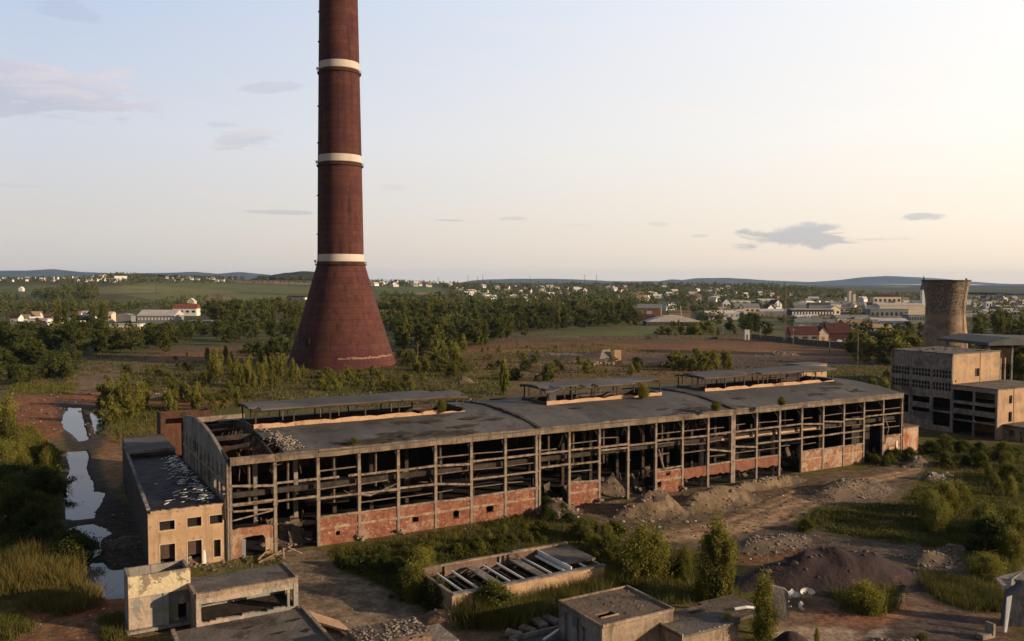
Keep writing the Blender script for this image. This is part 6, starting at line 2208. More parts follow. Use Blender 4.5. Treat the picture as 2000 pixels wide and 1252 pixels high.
# ------------------------------------------------------------------ vegetation
def leaf_cloud(seed, shape, n, leaf, height, width, clumps, lean=0.0):
    """crown as many leaf faces gathered in clumps; returns verts, faces, tint"""
    r = np.random.default_rng(seed)
    C, T, R = [], [], []
    tries = 0
    while len(C) < clumps and tries < 20000:
        tries += 1
        h = r.random()
        a = r.random() * 2 * np.pi
        if shape == 'round':
            h = .22 + .78 * h
            env = np.sqrt(max(0, 1 - ((h - .6) / .42) ** 2))
        elif shape == 'tall':
            h = .06 + .94 * h
            env = (np.sin(np.pi * min(1, (h * .88 + .1))) ** .55) * (1 - .45 * h)
        elif shape == 'oval':
            h = .12 + .88 * h
            env = np.sqrt(max(0, 1 - ((h - .52) / .5) ** 2)) * (1 - .2 * h)
        elif shape == 'broom':
            h = .05 + .95 * h
            env = (.35 + .65 * np.sin(np.pi * min(1, h * .9 + .05))) * (.9 if h < .75 else .7)
        else:  # mound
            h = .04 + .96 * h
            env = np.sqrt(max(0, 1 - h ** 1.7)) * (1 + .3 * np.sin(a * 2 + seed * .7))
        env *= 1 + .28 * np.sin(a * 3 + seed) * np.sin(h * 7 + seed * 1.7)
        rad = env * width / 2 * np.sqrt(r.uniform(.12, 1.0))
        C.append((rad * np.cos(a), rad * np.sin(a), h * height))
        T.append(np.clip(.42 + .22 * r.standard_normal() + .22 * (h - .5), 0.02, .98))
        R.append(r.uniform(.55, 1.25))
    C, T, R = np.array(C), np.array(T), np.array(R)
    k = r.integers(0, len(C), n)
    cr = width * {'tall': .16, 'broom': .12, 'mound': .10}.get(shape, .13)
    off = r.standard_normal((n, 3)) * (cr * R[k])[:, None] * .55
    off[:, 2] *= (1.9 if shape in ('tall', 'broom') else .75) * (1 if shape != 'mound' else height / width * 1.4)
    P = C[k] + off
    # stray sprigs beyond the outline
    st = r.random(n) < .14
    P[st, :2] *= r.uniform(1.05, 1.38, st.sum())[:, None]
    P[st, 2] *= r.uniform(1.0, 1.22 if shape in ('mound', 'broom', 'tall') else 1.06, st.sum())
    P[:, 2] = np.maximum(P[:, 2], .02 * height)
    P[:, 0] += lean * P[:, 2]
    d = r.standard_normal((n, 3))
    if shape in ('tall', 'broom'):
        d[:, 2] = np.abs(d[:, 2]) * 2.0 + .6
    d /= np.linalg.norm(d, axis=1)[:, None]
    e = np.cross(d, r.standard_normal((n, 3)))
    e /= np.linalg.norm(e, axis=1)[:, None] + 1e-9
    L = leaf * r.uniform(.6, 1.3, n)[:, None]
    Wd = L * r.uniform(.35, .7, n)[:, None]
    V = np.stack([P - d * L, P + e * Wd, P + d * L, P - e * Wd], 1).reshape(-1, 3)
    F = np.arange(n * 4).reshape(n, 4)
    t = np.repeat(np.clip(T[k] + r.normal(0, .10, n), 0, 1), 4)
    return V, F, t


def trunk_mesh(seed, height, width, shape):
    r = random.Random(seed)
    mb = MB()
    th = height * (.8 if shape in ('tall', 'broom') else .62)
    rr = height * .016 + .03
    pts, rad = [], []
    for k in range(6):
        t = k / 5
        pts.append((r.uniform(-.02, .02) * height * t, r.uniform(-.02, .02) * height * t, th * t - .3 * (k == 0)))
        rad.append(rr * (1 - .8 * t))
    mb.tube(pts, rad, 6)
    for k in range(7):
        t = r.uniform(.25, .85)
        i = min(4, int(t * 5))
        b = Vector(pts[i]).lerp(Vector(pts[i + 1]), t * 5 - i)
        a = r.uniform(0, 6.28)
        ln = width * r.uniform(.22, .42)
        up = ln * (2.0 if shape in ('tall', 'broom') else .9)
        e = b + Vector((math.cos(a) * ln, math.sin(a) * ln, up))
        mb.tube([b, b.lerp(e, .5) + Vector((0, 0, ln * .1)), e], [rr * .45, rr * .3, rr * .12], 5)
    return mb


class Kind:
    def __init__(self, name, shape, leafmat, n, leaf, height, width, clumps, variants, cat):
        self.protos = []
        self.cat = cat
        self.height = height
        self.used = set()
        for v in range(variants):
            sd = abs(hash_s(name)) % 1000 + v * 13
            e = empty(name, (0, 0, -500))
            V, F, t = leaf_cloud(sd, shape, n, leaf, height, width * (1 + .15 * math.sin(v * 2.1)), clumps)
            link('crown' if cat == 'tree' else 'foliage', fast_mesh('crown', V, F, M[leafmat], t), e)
            trunk_mesh(sd, height, width, shape).build('trunk' if cat == 'tree' else 'stem', M['bark'], e)
            remember(e)
            self.protos.append(e)

    def place(self, x, y, h, label, group=None, z=None, sx=1.0):
        i = random.randrange(len(self.protos))
        p = self.protos[i]
        o = copy_tree(p) if i in self.used else p
        self.used.add(i)
        z = height(x, y) if z is None else z
        o.location = (x, y, z - .05)
        s = h / self.height
        o.scale = (s * sx * random.uniform(.88, 1.14), s * sx * random.uniform(.88, 1.14), s)
        o.rotation_euler = (0, 0, random.uniform(0, 6.28))
        tag(o, label, self.cat, group)
        return o

    def drop_unused(self):
        for i, p in enumerate(self.protos):
            if i not in self.used:
                for ch in list(p.children):
                    bpy.data.objects.remove(ch)
                bpy.data.objects.remove(p)


def hash_s(s):
    v = 7
    for ch in s:
        v = (v * 31 + ord(ch)) % 100003
    return v


K = {
    'far_round': Kind('broadleaf_tree', 'round', 'leaf_dark', 1700, .52, 12, 9.0, 40, 6, 'tree'),
    'far_oval': Kind('broadleaf_tree', 'oval', 'leaf_mid', 1700, .50, 12, 7.0, 40, 6, 'tree'),
    'far_tall': Kind('poplar_tree', 'tall', 'leaf_mid', 1600, .50, 16, 5.4, 36, 5, 'tree'),
    'willow': Kind('willow_shrub', 'broom', 'leaf_light', 2600, .30, 7, 4.6, 46, 6, 'shrub'),
    'bush': Kind('bush', 'mound', 'leaf_light', 2400, .24, 4, 5.2, 40, 5, 'bush'),
    'dark_bush': Kind('bush', 'mound', 'leaf_dark', 2600, .26, 4, 6.0, 46, 4, 'bush'),
    'near_bush': Kind('bush', 'mound', 'leaf_mid', 9000, .125, 3.0, 4.2, 110, 4, 'bush'),
    'near_dark': Kind('bush', 'mound', 'leaf_dark', 9000, .125, 3.0, 4.4, 110, 3, 'bush'),
    'poplar': Kind('young_poplar', 'broom', 'leaf_light', 12000, .125, 9, 3.3, 90, 3, 'tree'),
    'broom': Kind('willow_shrub', 'broom', 'leaf_light', 12000, .115, 5, 4.4, 110, 3, 'shrub'),
}


def scatter(poly, n, kinds, hmin, hmax, label, group, mind=0.0, sx=1.0):
    xs, ys = [p[0] for p in poly], [p[1] for p in poly]
    placed = []
    tries = 0
    while len(placed) < n and tries < n * 60:
        tries += 1
        px_, py_ = random.uniform(min(xs), max(xs)), random.uniform(min(ys), max(ys))
        if poly_sd(np.array([px_]), np.array([py_]), poly)[0] < 0:
            continue
        x, y = at(px_, py_)
        if any((x - a) ** 2 + (y - b) ** 2 < mind * mind for a, b in placed):
            continue
        placed.append((x, y))
        h = random.uniform(hmin, hmax)
        K[random.choice(kinds)].place(x, y, h, label, group, sx=sx)


random.seed(77)
scatter([(-40, 664), (120, 660), (330, 662), (560, 652), (590, 672), (420, 676), (330, 690), (150, 700), (-40, 704)], 84, ['far_round', 'far_round', 'far_oval'], 8, 13, 'dark broadleaf tree in the dense belt left of the chimney', 'tree belt left of the chimney', 4.0)
scatter([(60, 646), (200, 648), (420, 648), (590, 640), (590, 652), (330, 662), (60, 660)], 34, ['far_oval', 'far_round'], 7, 10, 'tree at the back of the belt left of the chimney', 'back of the left tree belt', 4.0)
scatter([(100, 628), (135, 628), (150, 640), (110, 640)], 5, ['far_tall'], 17, 21, 'tall yellowish poplar among the pale buildings at the left', 'tall poplars at the left buildings', 3.0)
scatter([(178, 630), (206, 630), (206, 644), (178, 644)], 5, ['far_tall'], 15, 22, 'tall poplar right of the white van at the left', 'tall poplars right of the van', 3.0)
scatter([(410, 612), (600, 606), (600, 642), (410, 645)], 36, ['far_tall', 'far_oval', 'far_round'], 14, 20, 'tall tree in the wood directly left of the chimney', 'wood directly left of the chimney', 5.0)
scatter([(0, 704), (150, 700), (160, 726), (130, 742), (40, 756), (-30, 756)], 26, ['dark_bush', 'far_round'], 5, 8, 'big dark bush at the bend of the left dirt track', 'dark bushes at the left dirt track', 3.5)
scatter([(768, 640), (900, 645), (1060, 638), (1240, 626), (1290, 634), (1180, 641), (1070, 648), (960, 672), (880, 690), (780, 686)], 92, ['far_round', 'far_oval', 'far_oval', 'far_tall'], 9, 15, 'tree in the dense belt right of the chimney', 'tree belt right of the chimney', 4.5)
scatter([(740, 610), (900, 612), (1060, 622), (1240, 612), (1260, 628), (1060, 640), (760, 640)], 62, ['far_round', 'far_oval', 'far_tall'], 13, 19, 'tall tree at the back of the belt right of the chimney', 'back of the right tree belt', 6.0)
scatter([(1285, 650), (1320, 642), (1440, 645), (1450, 660), (1300, 662)], 20, ['far_oval', 'bush', 'far_tall'], 5, 9, 'small tree behind the long brown boundary wall', 'small trees behind the boundary wall', 3.0)
scatter([(1410, 640), (1500, 640), (1510, 660), (1420, 656)], 9, ['far_round'], 9, 13, 'dark round tree behind the white kiosk', 'trees behind the kiosk', 3.0)
scatter([(1655, 672), (1790, 690), (1795, 712), (1745, 716), (1660, 706)], 34, ['far_round', 'far_oval', 'bush'], 6, 12, 'tree in the thicket left of the cooling tower', 'thicket left of the cooling tower', 3.0)
scatter([(1680, 652), (1800, 650), (1800, 676), (1690, 668)], 16, ['far_oval', 'far_round'], 6, 10, 'tree among the roofs left of the cooling tower', 'trees among the roofs', 3.0)
scatter([(1900, 650), (2040, 645), (2040, 668), (1900, 668)], 20, ['far_oval', 'far_tall'], 12, 17, 'light green tree behind the grey canopy at the right edge', 'trees behind the canopy', 4.0)
scatter([(1952, 742), (2040, 735), (2040, 758), (1955, 765)], 14, ['willow', 'far_oval'], 8, 13, 'leafy tree in front of the grey canopy at the right edge', 'trees before the canopy', 3.0)
scatter([(1810, 692), (1930, 686), (1930, 700), (1810, 704)], 9, ['dark_bush', 'bush'], 6, 9, 'bush at the foot of the cooling tower', 'bushes at the cooling tower', 3.0)
scatter([(400, 706), (560, 700), (590, 722), (600, 752), (480, 764), (400, 752)], 44, ['willow', 'willow', 'willow'], 3.5, 8, 'light green willow shrub in the thicket before the chimney', 'willow thicket before the chimney', 2.5, sx=.62)
scatter([(590, 733), (760, 733), (860, 748), (800, 770), (600, 766)], 40, ['willow', 'bush', 'bush'], 1.6, 3.6, 'low shrub along the foot of the chimney', 'shrubs at the chimney foot', 2.5)
scatter([(205, 768), (275, 760), (300, 800), (290, 822), (215, 826), (198, 800)], 11, ['willow', 'willow', 'bush'], 5, 7.5, 'bright shrub on the right bank of the ponds', 'bright shrubs right of the ponds', 2.5, sx=.7)
scatter([(300, 790), (330, 780), (480, 775), (500, 790), (400, 806), (300, 822)], 14, ['willow', 'bush'], 3, 6, 'light shrub behind the rusty block', 'shrubs behind the rusty block', 2.5, sx=.7)
scatter([(245, 722), (400, 716), (400, 760), (300, 765), (245, 745)], 12, ['dark_bush', 'bush'], 1.8, 3.4, 'low dark bush on the mound left of the willow thicket', 'bushes left of the willow thicket', 3.0)
scatter([(480, 690), (560, 684), (565, 695), (490, 698)], 5, ['dark_bush'], 5, 7, 'dark bush alone on the orange ground left of the chimney', 'dark bushes left of the chimney', 3.0)
scatter([(765, 700), (830, 690), (905, 705), (900, 738), (800, 730)], 20, ['dark_bush', 'willow', 'bush'], 3, 5.5, 'dark bush at the right foot of the chimney', 'dark bushes at the right chimney foot', 3.0)
scatter([(835, 660), (905, 660), (905, 700), (840, 704)], 14, ['willow', 'willow'], 5, 8.5, 'light leafy shrub right of the chimney foot', 'light shrubs right of the chimney', 3.0)
scatter([(980, 700), (1250, 712), (1300, 730), (1180, 738), (900, 748), (880, 720)], 22, ['bush', 'dark_bush', 'willow'], 2, 4.5, 'small shrub on the bare ground behind the hall', 'shrubs behind the hall', 3.0)
scatter([(1310, 708), (1420, 704), (1422, 722), (1312, 730)], 13, ['willow', 'bush'], 4, 7, 'light shrub in the row behind the middle lantern roof', 'shrub row behind the hall', 3.0)
scatter([(1690, 735), (1745, 745), (1742, 778), (1690, 760)], 8, ['willow'], 3, 5, 'yellow green shrub at the back corner of the hall by the works building', 'shrubs at the back corner', 2.0)
scatter([(-30, 865), (50, 858), (100, 885), (98, 915), (50, 940), (-30, 945)], 17, ['broom', 'near_bush', 'broom'], 3.5, 5.5, 'big light green bush on the left bank of the ponds', 'light bushes on the left bank', 2.6)
scatter([(-30, 790), (15, 810), (20, 850), (-30, 860)], 6, ['willow'], 5, 7, 'tall shrub cut by the left edge of the view', 'shrubs at the left edge', 2.5)
scatter([(-30, 940), (40, 950), (92, 950), (90, 1010), (80, 1040), (-30, 1050)], 20, ['near_dark', 'near_dark', 'near_bush'], 3, 4.6, 'dark bush hanging over the near ponds at the left', 'dark bushes at the near ponds', 2.2)
scatter([(60, 1050), (160, 1070), (150, 1100), (90, 1090)], 7, ['near_dark'], 2.2, 3.4, 'low dark bush between the ponds and the reeds', 'low bushes by the reeds', 2.0)
scatter([(645, 1098), (760, 1084), (880, 1062), (900, 1090), (820, 1130), (800, 1160), (720, 1125)], 26, ['near_dark', 'near_bush', 'near_bush'], .8, 1.7, 'dark low bush in the weeds before the brick bays', 'dark bushes before the brick bays', 1.6)
scatter([(880, 1062), (1050, 1024), (1180, 1075), (1180, 1090), (1100, 1060), (900, 1092)], 24, ['near_bush', 'broom', 'near_bush'], .7, 1.5, 'low green bush between the hall and the roofless shed', 'bushes between hall and shed', 1.6)
scatter([(1050, 985), (1110, 1000), (1140, 1030), (1060, 1025)], 7, ['near_dark'], 1.3, 2.2, 'dark weedy bush at the open bay of the hall', 'weeds at the open bay', 1.5)
scatter([(1130, 1040), (1200, 1050), (1215, 1085), (1180, 1100), (1140, 1080)], 9, ['broom', 'near_bush'], 1.8, 3.0, 'bright yellow green bush at the end of the dirt lane', 'bright bushes at the lane end', 1.5)
scatter([(800, 1130), (835, 1110), (850, 1180), (870, 1205), (810, 1190)], 8, ['near_bush', 'broom', 'near_dark'], 2.4, 4.0, 'shrub at the left end of the roofless shed', 'shrubs at the shed end', 1.3)
scatter([(1220, 1100), (1320, 1085), (1340, 1150), (1240, 1150)], 7, ['near_bush', 'broom'], 1.0, 2.0, 'low bush right of the roofless shed', 'bushes right of the shed', 1.5)
scatter([(1780, 880), (1850, 868), (1940, 878), (2000, 890), (1960, 905), (1830, 915)], 15, ['near_dark', 'near_bush'], 1.4, 2.6, 'dark bush on the slope below the works building', 'dark bushes below the works building', 2.2)
scatter([(1690, 902), (1770, 888), (1790, 900), (1720, 912)], 9, ['near_dark', 'near_bush'], 1.4, 2.4, 'low bush at the foot of the right end of the hall', 'bushes at the right end', 1.6)
scatter([(1810, 990), (1880, 970), (1905, 1040), (1830, 1050)], 7, ['broom', 'broom', 'near_dark'], 2.4, 4.4, 'upright shrub in the overgrown plot at the right', 'shrubs in the right plot', 2.0)
scatter([(1900, 1030), (2040, 1000), (2040, 1095), (1960, 1100), (1890, 1075)], 11, ['near_dark', 'broom', 'broom'], 2.6, 5.0, 'tall dark shrub at the right edge of the overgrown plot', 'dark shrubs at the right edge', 2.0)
scatter([(1900, 900), (2030, 900), (2030, 990), (1930, 990)], 8, ['broom', 'near_bush', 'broom'], 1.4, 3.2, 'scrub bush below the porch block at the right edge', 'scrub at the right edge', 2.5)
scatter([(640, 735), (1000, 694), (1300, 712), (1250, 735), (900, 758), (640, 766)], 38, ['bush', 'willow', 'bush'], .9, 2.4, 'low yellow green scrub on the waste ground between chimney and hall', 'scrub between chimney and hall', 2.5)
scatter([(880, 672), (1040, 668), (1200, 672), (1180, 690), (900, 696)], 22, ['bush', 'bush', 'willow'], .8, 2.0, 'low scrub scattered over the bare field right of the chimney', 'scrub on the bare field', 3.0)
scatter([(20, 745), (300, 700), (420, 690), (400, 715), (180, 760)], 16, ['bush', 'willow'], .8, 2.2, 'low scrub beside the left dirt track', 'scrub by the left track', 3.0)
for px_, py_, top, kind, lab, sx in [
        (1398, 1172, 1022, 'poplar', 'tall feathery poplar standing alone left of the cinder heap', 1.15), (1420, 1175, 1060, 'poplar', 'lower poplar stem close on the right of the tall feathery poplar', .9), (1372, 1175, 1120, 'broom', 'dark shrub at the left foot of the tall feathery poplar', .7),
        (1492, 1268, 1128, 'poplar', 'narrow bright poplar before the standing slab at the bottom', .8), (1420, 1262, 1196, 'poplar', 'small poplar before the low flat block at the bottom edge', .9),
        (1262, 1130, 1038, 'broom', 'round yellow green willow right of the shed roof', 1.15), (1290, 1128, 1070, 'broom', 'smaller willow leaning right beside the round yellow green one', .9), (1335, 1130, 1075, 'broom', 'sparse pale willow between the round willow and the tall poplar', .7),
        (965, 1205, 1142, 'near_bush', 'round bush growing against the front of the roofless shed', 1.0), (1690, 1192, 1140, 'broom', 'spreading yellow green bush at the foot of the cinder heap', 1.9), (1575, 1034, 1012, 'near_bush', 'small round bush at the tip of the grass plot', 1.0),
        (1930, 1130, 1085, 'broom', 'light grass like clump in front of the dark shrubs at the right', 1.6), (1595, 1262, 1228, 'broom', 'thin bright shoot at the bottom edge of the yard', .4), (1800, 1262, 1238, 'near_bush', 'low bright tuft at the bottom edge near the ash heap', .8),
        (985, 770, 705, 'willow', 'slender lone shrub behind the seam of the hall roof', .5), (1068, 745, 715, 'dark_bush', 'round dark bush alone on the brown mound', .6), (1960, 900, 868, 'near_bush', 'small bush under the porch block doorway', 1.0)]:
    x, y = at(px_, py_)
    K[kind].place(x, y, (py_ - top) * y / FOC, lab, None, sx=sx)
for px_, py_, zz_, h, lab in [(862, 806, 15.3, 1.9, 'small tree sprouting at the right end of the left lantern'), (1256, 778, 15.2, 2.3, 'leafy shrub sprouting at the right end of the middle lantern'), (1398, 803, 14.1, 1.6, 'small bush growing at the roof edge by the second seam'),
                              (1527, 792, 14.3, 1.5, 'wide pale bush growing on the right roof length'), (690, 868, 13.9, .8, 'yellow tuft growing at the eaves of the left roof')]:
    x, y = at(px_, py_, zz_)
    K['broom' if h > 1 else 'near_bush'].place(x, y, h, lab, None, z=zz_ + .1, sx=1.1)
for k_ in K.values():
    k_.drop_unused()


# ---- things nobody could count: far woods, reeds, grass, weeds, litter
def sample_poly(poly, n, rng):
    xs, ys = [p[0] for p in poly], [p[1] for p in poly]
    out = []
    tot = 0
    while tot < n:
        X = rng.uniform(min(xs), max(xs), n * 3)
        Y = rng.uniform(min(ys), max(ys), n * 3)
        m = poly_sd(X, Y, poly) > 0
        out.append(np.stack([X[m], Y[m]], 1))
        tot += m.sum()
    return np.concatenate(out)[:n]


def px_to_ground(P):
    """survey directions to terrain points, refined for the slope"""
    c, s = math.cos(PITCH), math.sin(PITCH)
    dv = -(P[:, 1] - 626.0) / FOC
    dx, dy, dz = (P[:, 0] - 1000) / FOC, c + dv * s, -s + dv * c
    T = np.geomspace(60, 6000, 420)
    best = np.full(len(P), 3600.0)
    done = np.zeros(len(P), bool)
    for t in T:
        x, y = dx * t, dy * t
        z = CAM_H + dz * t
        hit = (~done) & (z <= (height_np(x, y) if t > 700 else 0))
        best[hit] = t
        done |= hit
        if done.all():
            break
    X, Y = dx * best, dy * best
    return X, Y, height_np(X, Y), done


def far_wood(name, regions, seed):
    rng = np.random.default_rng(seed)
    Vs, Fs, Ts = [], [], []
    o = 0
    for poly, n, hmin, hmax, nf, lsz in regions:
        P = sample_poly(poly, n, rng)
        X, Y, Z, ok = px_to_ground(P)
        H = rng.uniform(hmin, hmax, n)
        Wd = H * rng.uniform(.55, .9, n)
        tt = rng.uniform(.1, .75, n)
        c = rng.standard_normal((n, nf, 3))
        c /= np.linalg.norm(c, axis=2)[..., None]
        c *= rng.random((n, nf, 1)) ** .4
        C = np.stack([X[:, None] + c[..., 0] * Wd[:, None] * .5, Y[:, None] + c[..., 1] * Wd[:, None] * .5, Z[:, None] + H[:, None] * (.52 + .46 * c[..., 2])], -1)
        d = rng.standard_normal((n, nf, 3)); d /= np.linalg.norm(d, axis=2)[..., None]
        e = np.cross(d, rng.standard_normal((n, nf, 3))); e /= np.linalg.norm(e, axis=2)[..., None]
        L = (H * lsz)[:, None, None] * rng.uniform(.6, 1.3, (n, nf, 1))
        V = np.stack([C - d * L, C + e * L * .6, C + d * L, C - e * L * .6], 2).reshape(-1, 3)
        F = np.arange(len(V)).reshape(-1, 4) + o
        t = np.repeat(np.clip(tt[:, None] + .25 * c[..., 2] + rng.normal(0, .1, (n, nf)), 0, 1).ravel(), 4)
        Vs.append(V); Fs.append(F); Ts.append(t)
        o += len(V)
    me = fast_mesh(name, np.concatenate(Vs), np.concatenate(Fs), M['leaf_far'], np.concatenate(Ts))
    tag(link(name, me), kind='stuff')


far_wood('far_woods', [
    ([(-260, 600), (150, 598), (330, 598), (600, 596), (600, 608), (420, 613), (200, 613), (-260, 620)], 461, 9, 14, 46, .10),
    ([(-260, 600), (60, 600), (55, 628), (-260, 636)], 56, 9, 13, 46, .10),
    ([(130, 560), (190, 566), (190, 590), (110, 590), (60, 582)], 120, 12, 20, 40, .11),
    ([(-260, 578), (45, 576), (50, 595), (-260, 596)], 84, 10, 16, 40, .11),
    ([(300, 580), (590, 590), (590, 596), (300, 592)], 45, 6, 10, 40, .11),
    ([(745, 582), (880, 588), (1060, 585), (1200, 590), (1280, 606), (1200, 614), (1060, 622), (740, 612)], 620, 11, 18, 46, .10),
    ([(745, 618), (1060, 622), (1240, 618), (1260, 632), (1060, 642), (745, 650)], 240, 8, 13, 46, .10),
    ([(-260, 640), (330, 652), (590, 640), (590, 652), (330, 664), (-260, 662)], 224, 7, 10, 46, .10),
    ([(1180, 585), (1420, 596), (1560, 596), (1560, 606), (1450, 612), (1400, 640), (1300, 608), (1240, 606)], 190, 8, 13, 40, .11),
    ([(1640, 604), (1720, 626), (1700, 650), (1660, 640)], 18, 8, 12, 40, .11),
    ([(1480, 620), (1550, 628), (1660, 640), (1700, 660), (1540, 640)], 60, 5, 9, 40, .11),
    ([(1880, 600), (2260, 602), (2260, 645), (1900, 650)], 130, 9, 14, 46, .10),
], 5)
far_wood('hillside_woods', [
    ([(-260, 536), (240, 542), (480, 545), (480, 551), (240, 553), (-260, 552)], 588, 8, 15, 22, .16),
    ([(200, 537), (300, 538), (480, 543), (470, 547), (300, 543), (210, 545)], 200, 10, 18, 22, .16),
    ([(-260, 552), (240, 552), (600, 551), (600, 555), (-260, 557)], 224, 6, 11, 22, .16),
    ([(500, 549), (505, 541), (530, 536), (560, 532), (600, 531), (625, 534), (640, 549)], 240, 14, 22, 22, .16),
    ([(720, 548), (860, 553), (870, 560), (720, 558)], 170, 6, 12, 22, .16),
    ([(860, 554), (1200, 556), (1460, 558), (1640, 570), (1800, 578), (1800, 590), (1600, 586), (1560, 594), (1200, 588), (880, 580)], 1250, 8, 14, 22, .16),
    ([(1200, 555), (1500, 557), (1650, 567), (1640, 574), (1450, 566), (1200, 560)], 420, 9, 15, 22, .16),
    ([(1880, 580), (2260, 578), (2260, 602), (1880, 604)], 160, 8, 13, 22, .16),
], 6)


def blades(name, regions, mat, seed):
    rng = np.random.default_rng(seed)
    Vs, Ts = [], []
    for poly, n, hmin, hmax, wd, spread in regions:
        P = sample_poly(poly, n, rng)
        # gather into tufts
        k = max(8, n // 14)
        Ci = P[rng.integers(0, k, n)] if n > 40 else P
        c, s = math.cos(PITCH), math.sin(PITCH)
        dv = -(Ci[:, 1] - 626.0) / FOC
        dx, dy, dz = (Ci[:, 0] - 1000) / FOC, c + dv * s, -s + dv * c
        t = -CAM_H / dz
        X, Y = dx * t + rng.normal(0, spread, n), dy * t + rng.normal(0, spread, n)
        Z = height_np(X, Y)
        H = rng.uniform(hmin * .6, hmax, n) * (.45 + 1.0 * (vnoise(X, Y, 3, 3, 2) * .5 + .5))
        a = rng.uniform(0, 2 * np.pi, n)
        lx, ly = rng.normal(0, .34, n) * H, rng.normal(0, .34, n) * H
        wx, wy = np.cos(a) * wd, np.sin(a) * wd
        V = np.stack([np.stack([X - wx, Y - wy, Z - .05], 1), np.stack([X + wx, Y + wy, Z - .05], 1), np.stack([X + lx, Y + ly, Z + H], 1)], 1).reshape(-1, 3)
        tt = np.clip(.5 + .3 * vnoise(X, Y, 6, 8, 2) + rng.normal(0, .15, n), 0, 1)
        Vs.append(V)
        Ts.append(np.repeat(tt, 3))
    V = np.concatenate(Vs)
    me = fast_mesh(name, V, np.arange(len(V)).reshape(-1, 3), mat, np.concatenate(Ts))
    tag(link(name, me), kind='stuff')


blades('reeds', [
    ([(10, 1100), (60, 1078), (140, 1085), (165, 1110), (140, 1150), (60, 1165), (0, 1160)], 6500, 1.5, 2.8, .06, .5),
    ([(60, 1150), (190, 1145), (195, 1185), (120, 1205), (40, 1190)], 3500, 1.0, 1.9, .06, .5),
], M['reed'], 3)
blades('tall_grass', [
    ([(895, 1205), (1010, 1185), (1190, 1120), (1195, 1165), (1100, 1205), (1000, 1225), (900, 1225)], 11000, 1.2, 2.6, .055, .6),
    ([(1780, 1120), (1850, 1125), (1960, 1155), (1975, 1195), (1900, 1192), (1840, 1172)], 6500, .7, 1.3, .05, .5),
    ([(1890, 1085), (1990, 1090), (1985, 1130), (1900, 1125)], 2500, .7, 1.5, .05, .5),
    ([(1630, 1160), (1740, 1150), (1750, 1190), (1690, 1200), (1640, 1190)], 2600, .8, 1.6, .05, .5),
    ([(1560, 1025), (1600, 995), (1760, 985), (1800, 945), (1830, 890), (2040, 880), (2040, 1090), (1900, 1080), (1760, 1060), (1640, 1042)], 15000, .4, 1.1, .06, .8),
    ([(640, 1085), (880, 1040), (1060, 1000), (1230, 1080), (1225, 1120), (1200, 1160), (1010, 1180), (850, 1180), (800, 1165), (700, 1118)], 15000, .4, 1.1, .055, .8),
    ([(-60, 850), (60, 850), (120, 880), (120, 1060), (90, 1180), (-60, 1190)], 7000, .5, 1.2, .06, .8),
    ([(1230, 1090), (1340, 1075), (1420, 1100), (1440, 1170), (1300, 1180), (1220, 1150)], 5000, .4, 1.2, .05, .6),
    ([(0, 1215), (30, 1195), (60, 1230), (20, 1252), (0, 1252)], 1500, .6, 1.2, .05, .5),
    ([(200, 1210), (245, 1200), (245, 1252), (205, 1252)], 1500, .5, 1.1, .05, .4),
], M['grass'], 4)
blades('field_grass', [
    ([(230, 715), (600, 690), (900, 700), (1000, 740), (980, 770), (860, 800), (420, 790), (260, 780)], 8000, .6, 1.6, .16, 1.8),
    ([(20, 750), (150, 750), (140, 770), (20, 770)], 2500, .6, 1.4, .14, 1.2),
    ([(0, 690), (400, 680), (1000, 690), (1300, 712), (1500, 715), (1740, 730), (1740, 770), (1400, 740), (900, 740), (300, 715), (0, 760)], 5000, .5, 1.4, .16, 2.2),
    ([(960, 676), (1180, 672), (1300, 690), (1180, 690), (1000, 690)], 2200, .8, 1.6, .2, 2.0),
    ([(210, 800), (320, 800), (420, 800), (460, 792), (330, 850), (240, 870), (205, 850)], 5000, .5, 1.4, .10, 1.0),
    ([(1500, 715), (1745, 712), (1750, 780), (1640, 745)], 2600, .4, 1.2, .12, 1.5),
], M['grass'], 5)


def weed_carpet(name, regions, seed):
    rng = np.random.default_rng(seed)
    Vs, Ts = [], []
    for poly, n, hh, leaf in regions:
        P = sample_poly(poly, n, rng)
        c, s = math.cos(PITCH), math.sin(PITCH)
        dv = -(P[:, 1] - 626.0) / FOC
        dx, dy, dz = (P[:, 0] - 1000) / FOC, c + dv * s, -s + dv * c
        t = -CAM_H / dz
        X, Y = dx * t, dy * t
        nz = vnoise(X, Y, 5, 12, 3) + .5 * vnoise(X, Y, 18, 14, 2)
        keep = nz > -.12
        X, Y, nz = X[keep], Y[keep], nz[keep]
        n2 = len(X)
        Z = height_np(X, Y) + hh * np.clip(nz + .3, .1, 1.2) * rng.random(n2)
        d = rng.standard_normal((n2, 3)); d /= np.linalg.norm(d, axis=1)[:, None]
        e = np.cross(d, rng.standard_normal((n2, 3))); e /= np.linalg.norm(e, axis=1)[:, None]
        L = leaf * rng.uniform(.6, 1.4, n2)[:, None]
        C = np.stack([X, Y, Z], 1)
        Vs.append(np.stack([C - d * L, C + e * L * .6, C + d * L, C - e * L * .6], 1).reshape(-1, 3))
        Ts.append(np.repeat(np.clip(.4 + .45 * vnoise(X, Y, 9, 15, 2) + rng.normal(0, .16, n2), 0, 1), 4))
    V = np.concatenate(Vs)
    me = fast_mesh(name, V, np.arange(len(V)).reshape(-1, 4), M['weed'], np.concatenate(Ts))
    tag(link(name, me), kind='stuff')


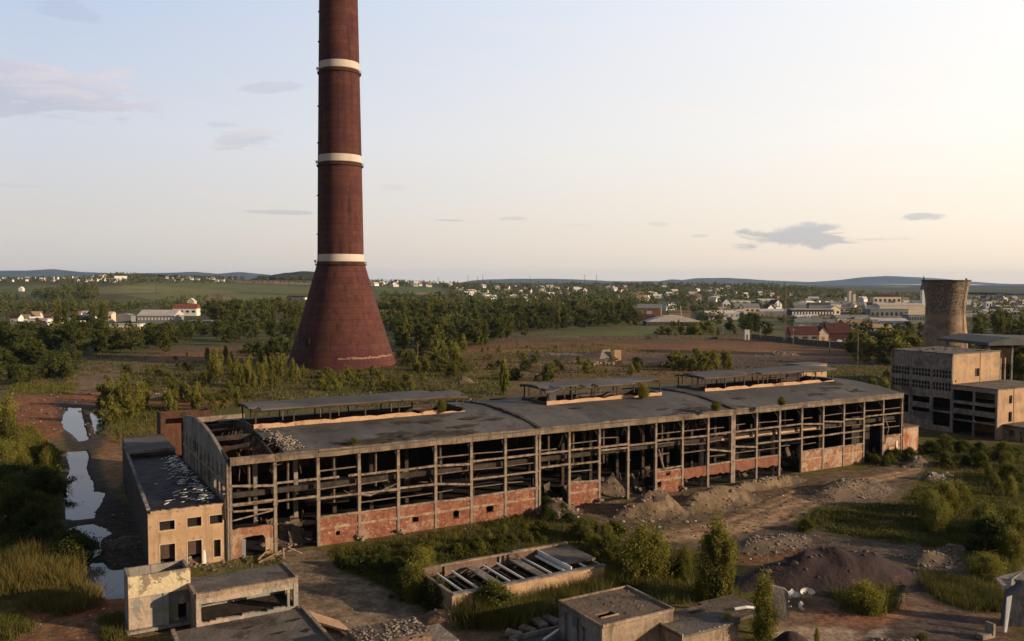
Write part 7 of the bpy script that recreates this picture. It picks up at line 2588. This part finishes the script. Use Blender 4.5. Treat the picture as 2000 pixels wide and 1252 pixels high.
weed_carpet('weeds', [
    ([(640, 1082), (880, 1036), (1060, 1000), (1230, 1080), (1225, 1120), (1200, 1170), (1010, 1200), (850, 1185), (800, 1168), (700, 1120)], 34000, 1.1, .16),
    ([(1220, 1100), (1440, 1080), (1450, 1170), (1300, 1185), (1200, 1180)], 9000, .7, .15),
    ([(1560, 1025), (1600, 992), (1760, 985), (1800, 940), (1830, 880), (2040, 868), (2040, 1100), (1900, 1078), (1760, 1060), (1640, 1042)], 26000, .9, .17),
    ([(-60, 860), (60, 850), (120, 880), (120, 1060), (90, 1100), (-60, 1110)], 16000, 1.2, .18),
    ([(230, 715), (600, 690), (900, 700), (1000, 740), (980, 770), (860, 800), (420, 790), (260, 780)], 18000, 1.0, .34),
    ([(780, 690), (1000, 690), (1300, 712), (1300, 735), (900, 745), (780, 730)], 7000, .9, .34),
    ([(1240, 715), (1740, 716), (1745, 770), (1500, 735)], 5000, .7, .32),
    ([(0, 690), (330, 690), (250, 720), (120, 745), (0, 765)], 6000, .9, .34),
    ([(1440, 652), (1300, 656), (1300, 662), (1440, 663)], 1500, 1.0, .4),
    ([(1680, 885), (1830, 862), (1850, 900), (1700, 914)], 5000, .9, .18),
    ([(205, 800), (320, 790), (330, 815), (215, 830)], 4000, 1.0, .22),
], 9)


def litter(name, regions, mat, seed):
    rng = random.Random(seed)
    nr = np.random.default_rng(seed)
    mb = MB()
    for poly, n, r0, r1 in regions:
        P = sample_poly(poly, n, nr)
        for px_, py_ in P:
            x, y = at(px_, py_)
            mb.rock((x, y, height(x, y) + r0 * .3), rng.uniform(r0, r1) * (1 if rng.random() < .9 else 2.0), flat=.5)
    tag(mb.build(name, mat), kind='stuff')


litter('litter', [
    ([(250, 770), (420, 760), (700, 740), (1000, 745), (980, 790), (300, 800)], 49, .15, 0.32),
    ([(20, 775), (200, 765), (220, 860), (30, 850)], 38, .15, 0.32),
    ([(1000, 690), (1280, 690), (1740, 715), (1740, 760), (1300, 735), (1000, 735)], 93, .2, 0.44),
    ([(1300, 1040), (1560, 960), (1800, 930), (1900, 1100), (1620, 1090), (1440, 1100)], 93, .06, 0.16),
    ([(190, 1000), (290, 990), (295, 1110), (215, 1105)], 33, .06, 0.16),
    ([(560, 1080), (640, 1075), (800, 1180), (820, 1215), (600, 1220)], 49, .04, 0.10),
    ([(640, 1085), (880, 1040), (1060, 1000), (1230, 1080), (1200, 1160), (850, 1180)], 33, .05, 0.12),
    ([(120, 1180), (262, 1150), (262, 1250), (0, 1252)], 33, .05, 0.13),
    ([(1050, 985), (1300, 960), (1560, 930), (1560, 975), (1300, 1040), (1180, 1050)], 93, .06, 0.20),
], M['rubble_white'], 3)
litter('field_rubble', [
    ([(1240, 690), (1740, 705), (1745, 780), (1500, 730), (1200, 715)], 420, .2, .7),
    ([(20, 775), (300, 760), (430, 780), (210, 850), (30, 850)], 260, .15, .5),
    ([(900, 700), (1240, 700), (1260, 735), (900, 745)], 220, .2, .6),
    ([(1050, 985), (1560, 930), (1700, 950), (1560, 1060), (1200, 1050)], 420, .06, .28),
    ([(1410, 1050), (1900, 1090), (1900, 1130), (1450, 1100)], 320, .06, .24),
    ([(190, 1000), (290, 980), (295, 1110), (215, 1105)], 160, .08, .35),
    ([(380, 1095), (560, 1085), (560, 1100), (400, 1120)], 150, .06, .25),
], M['rubble_dark'], 4)
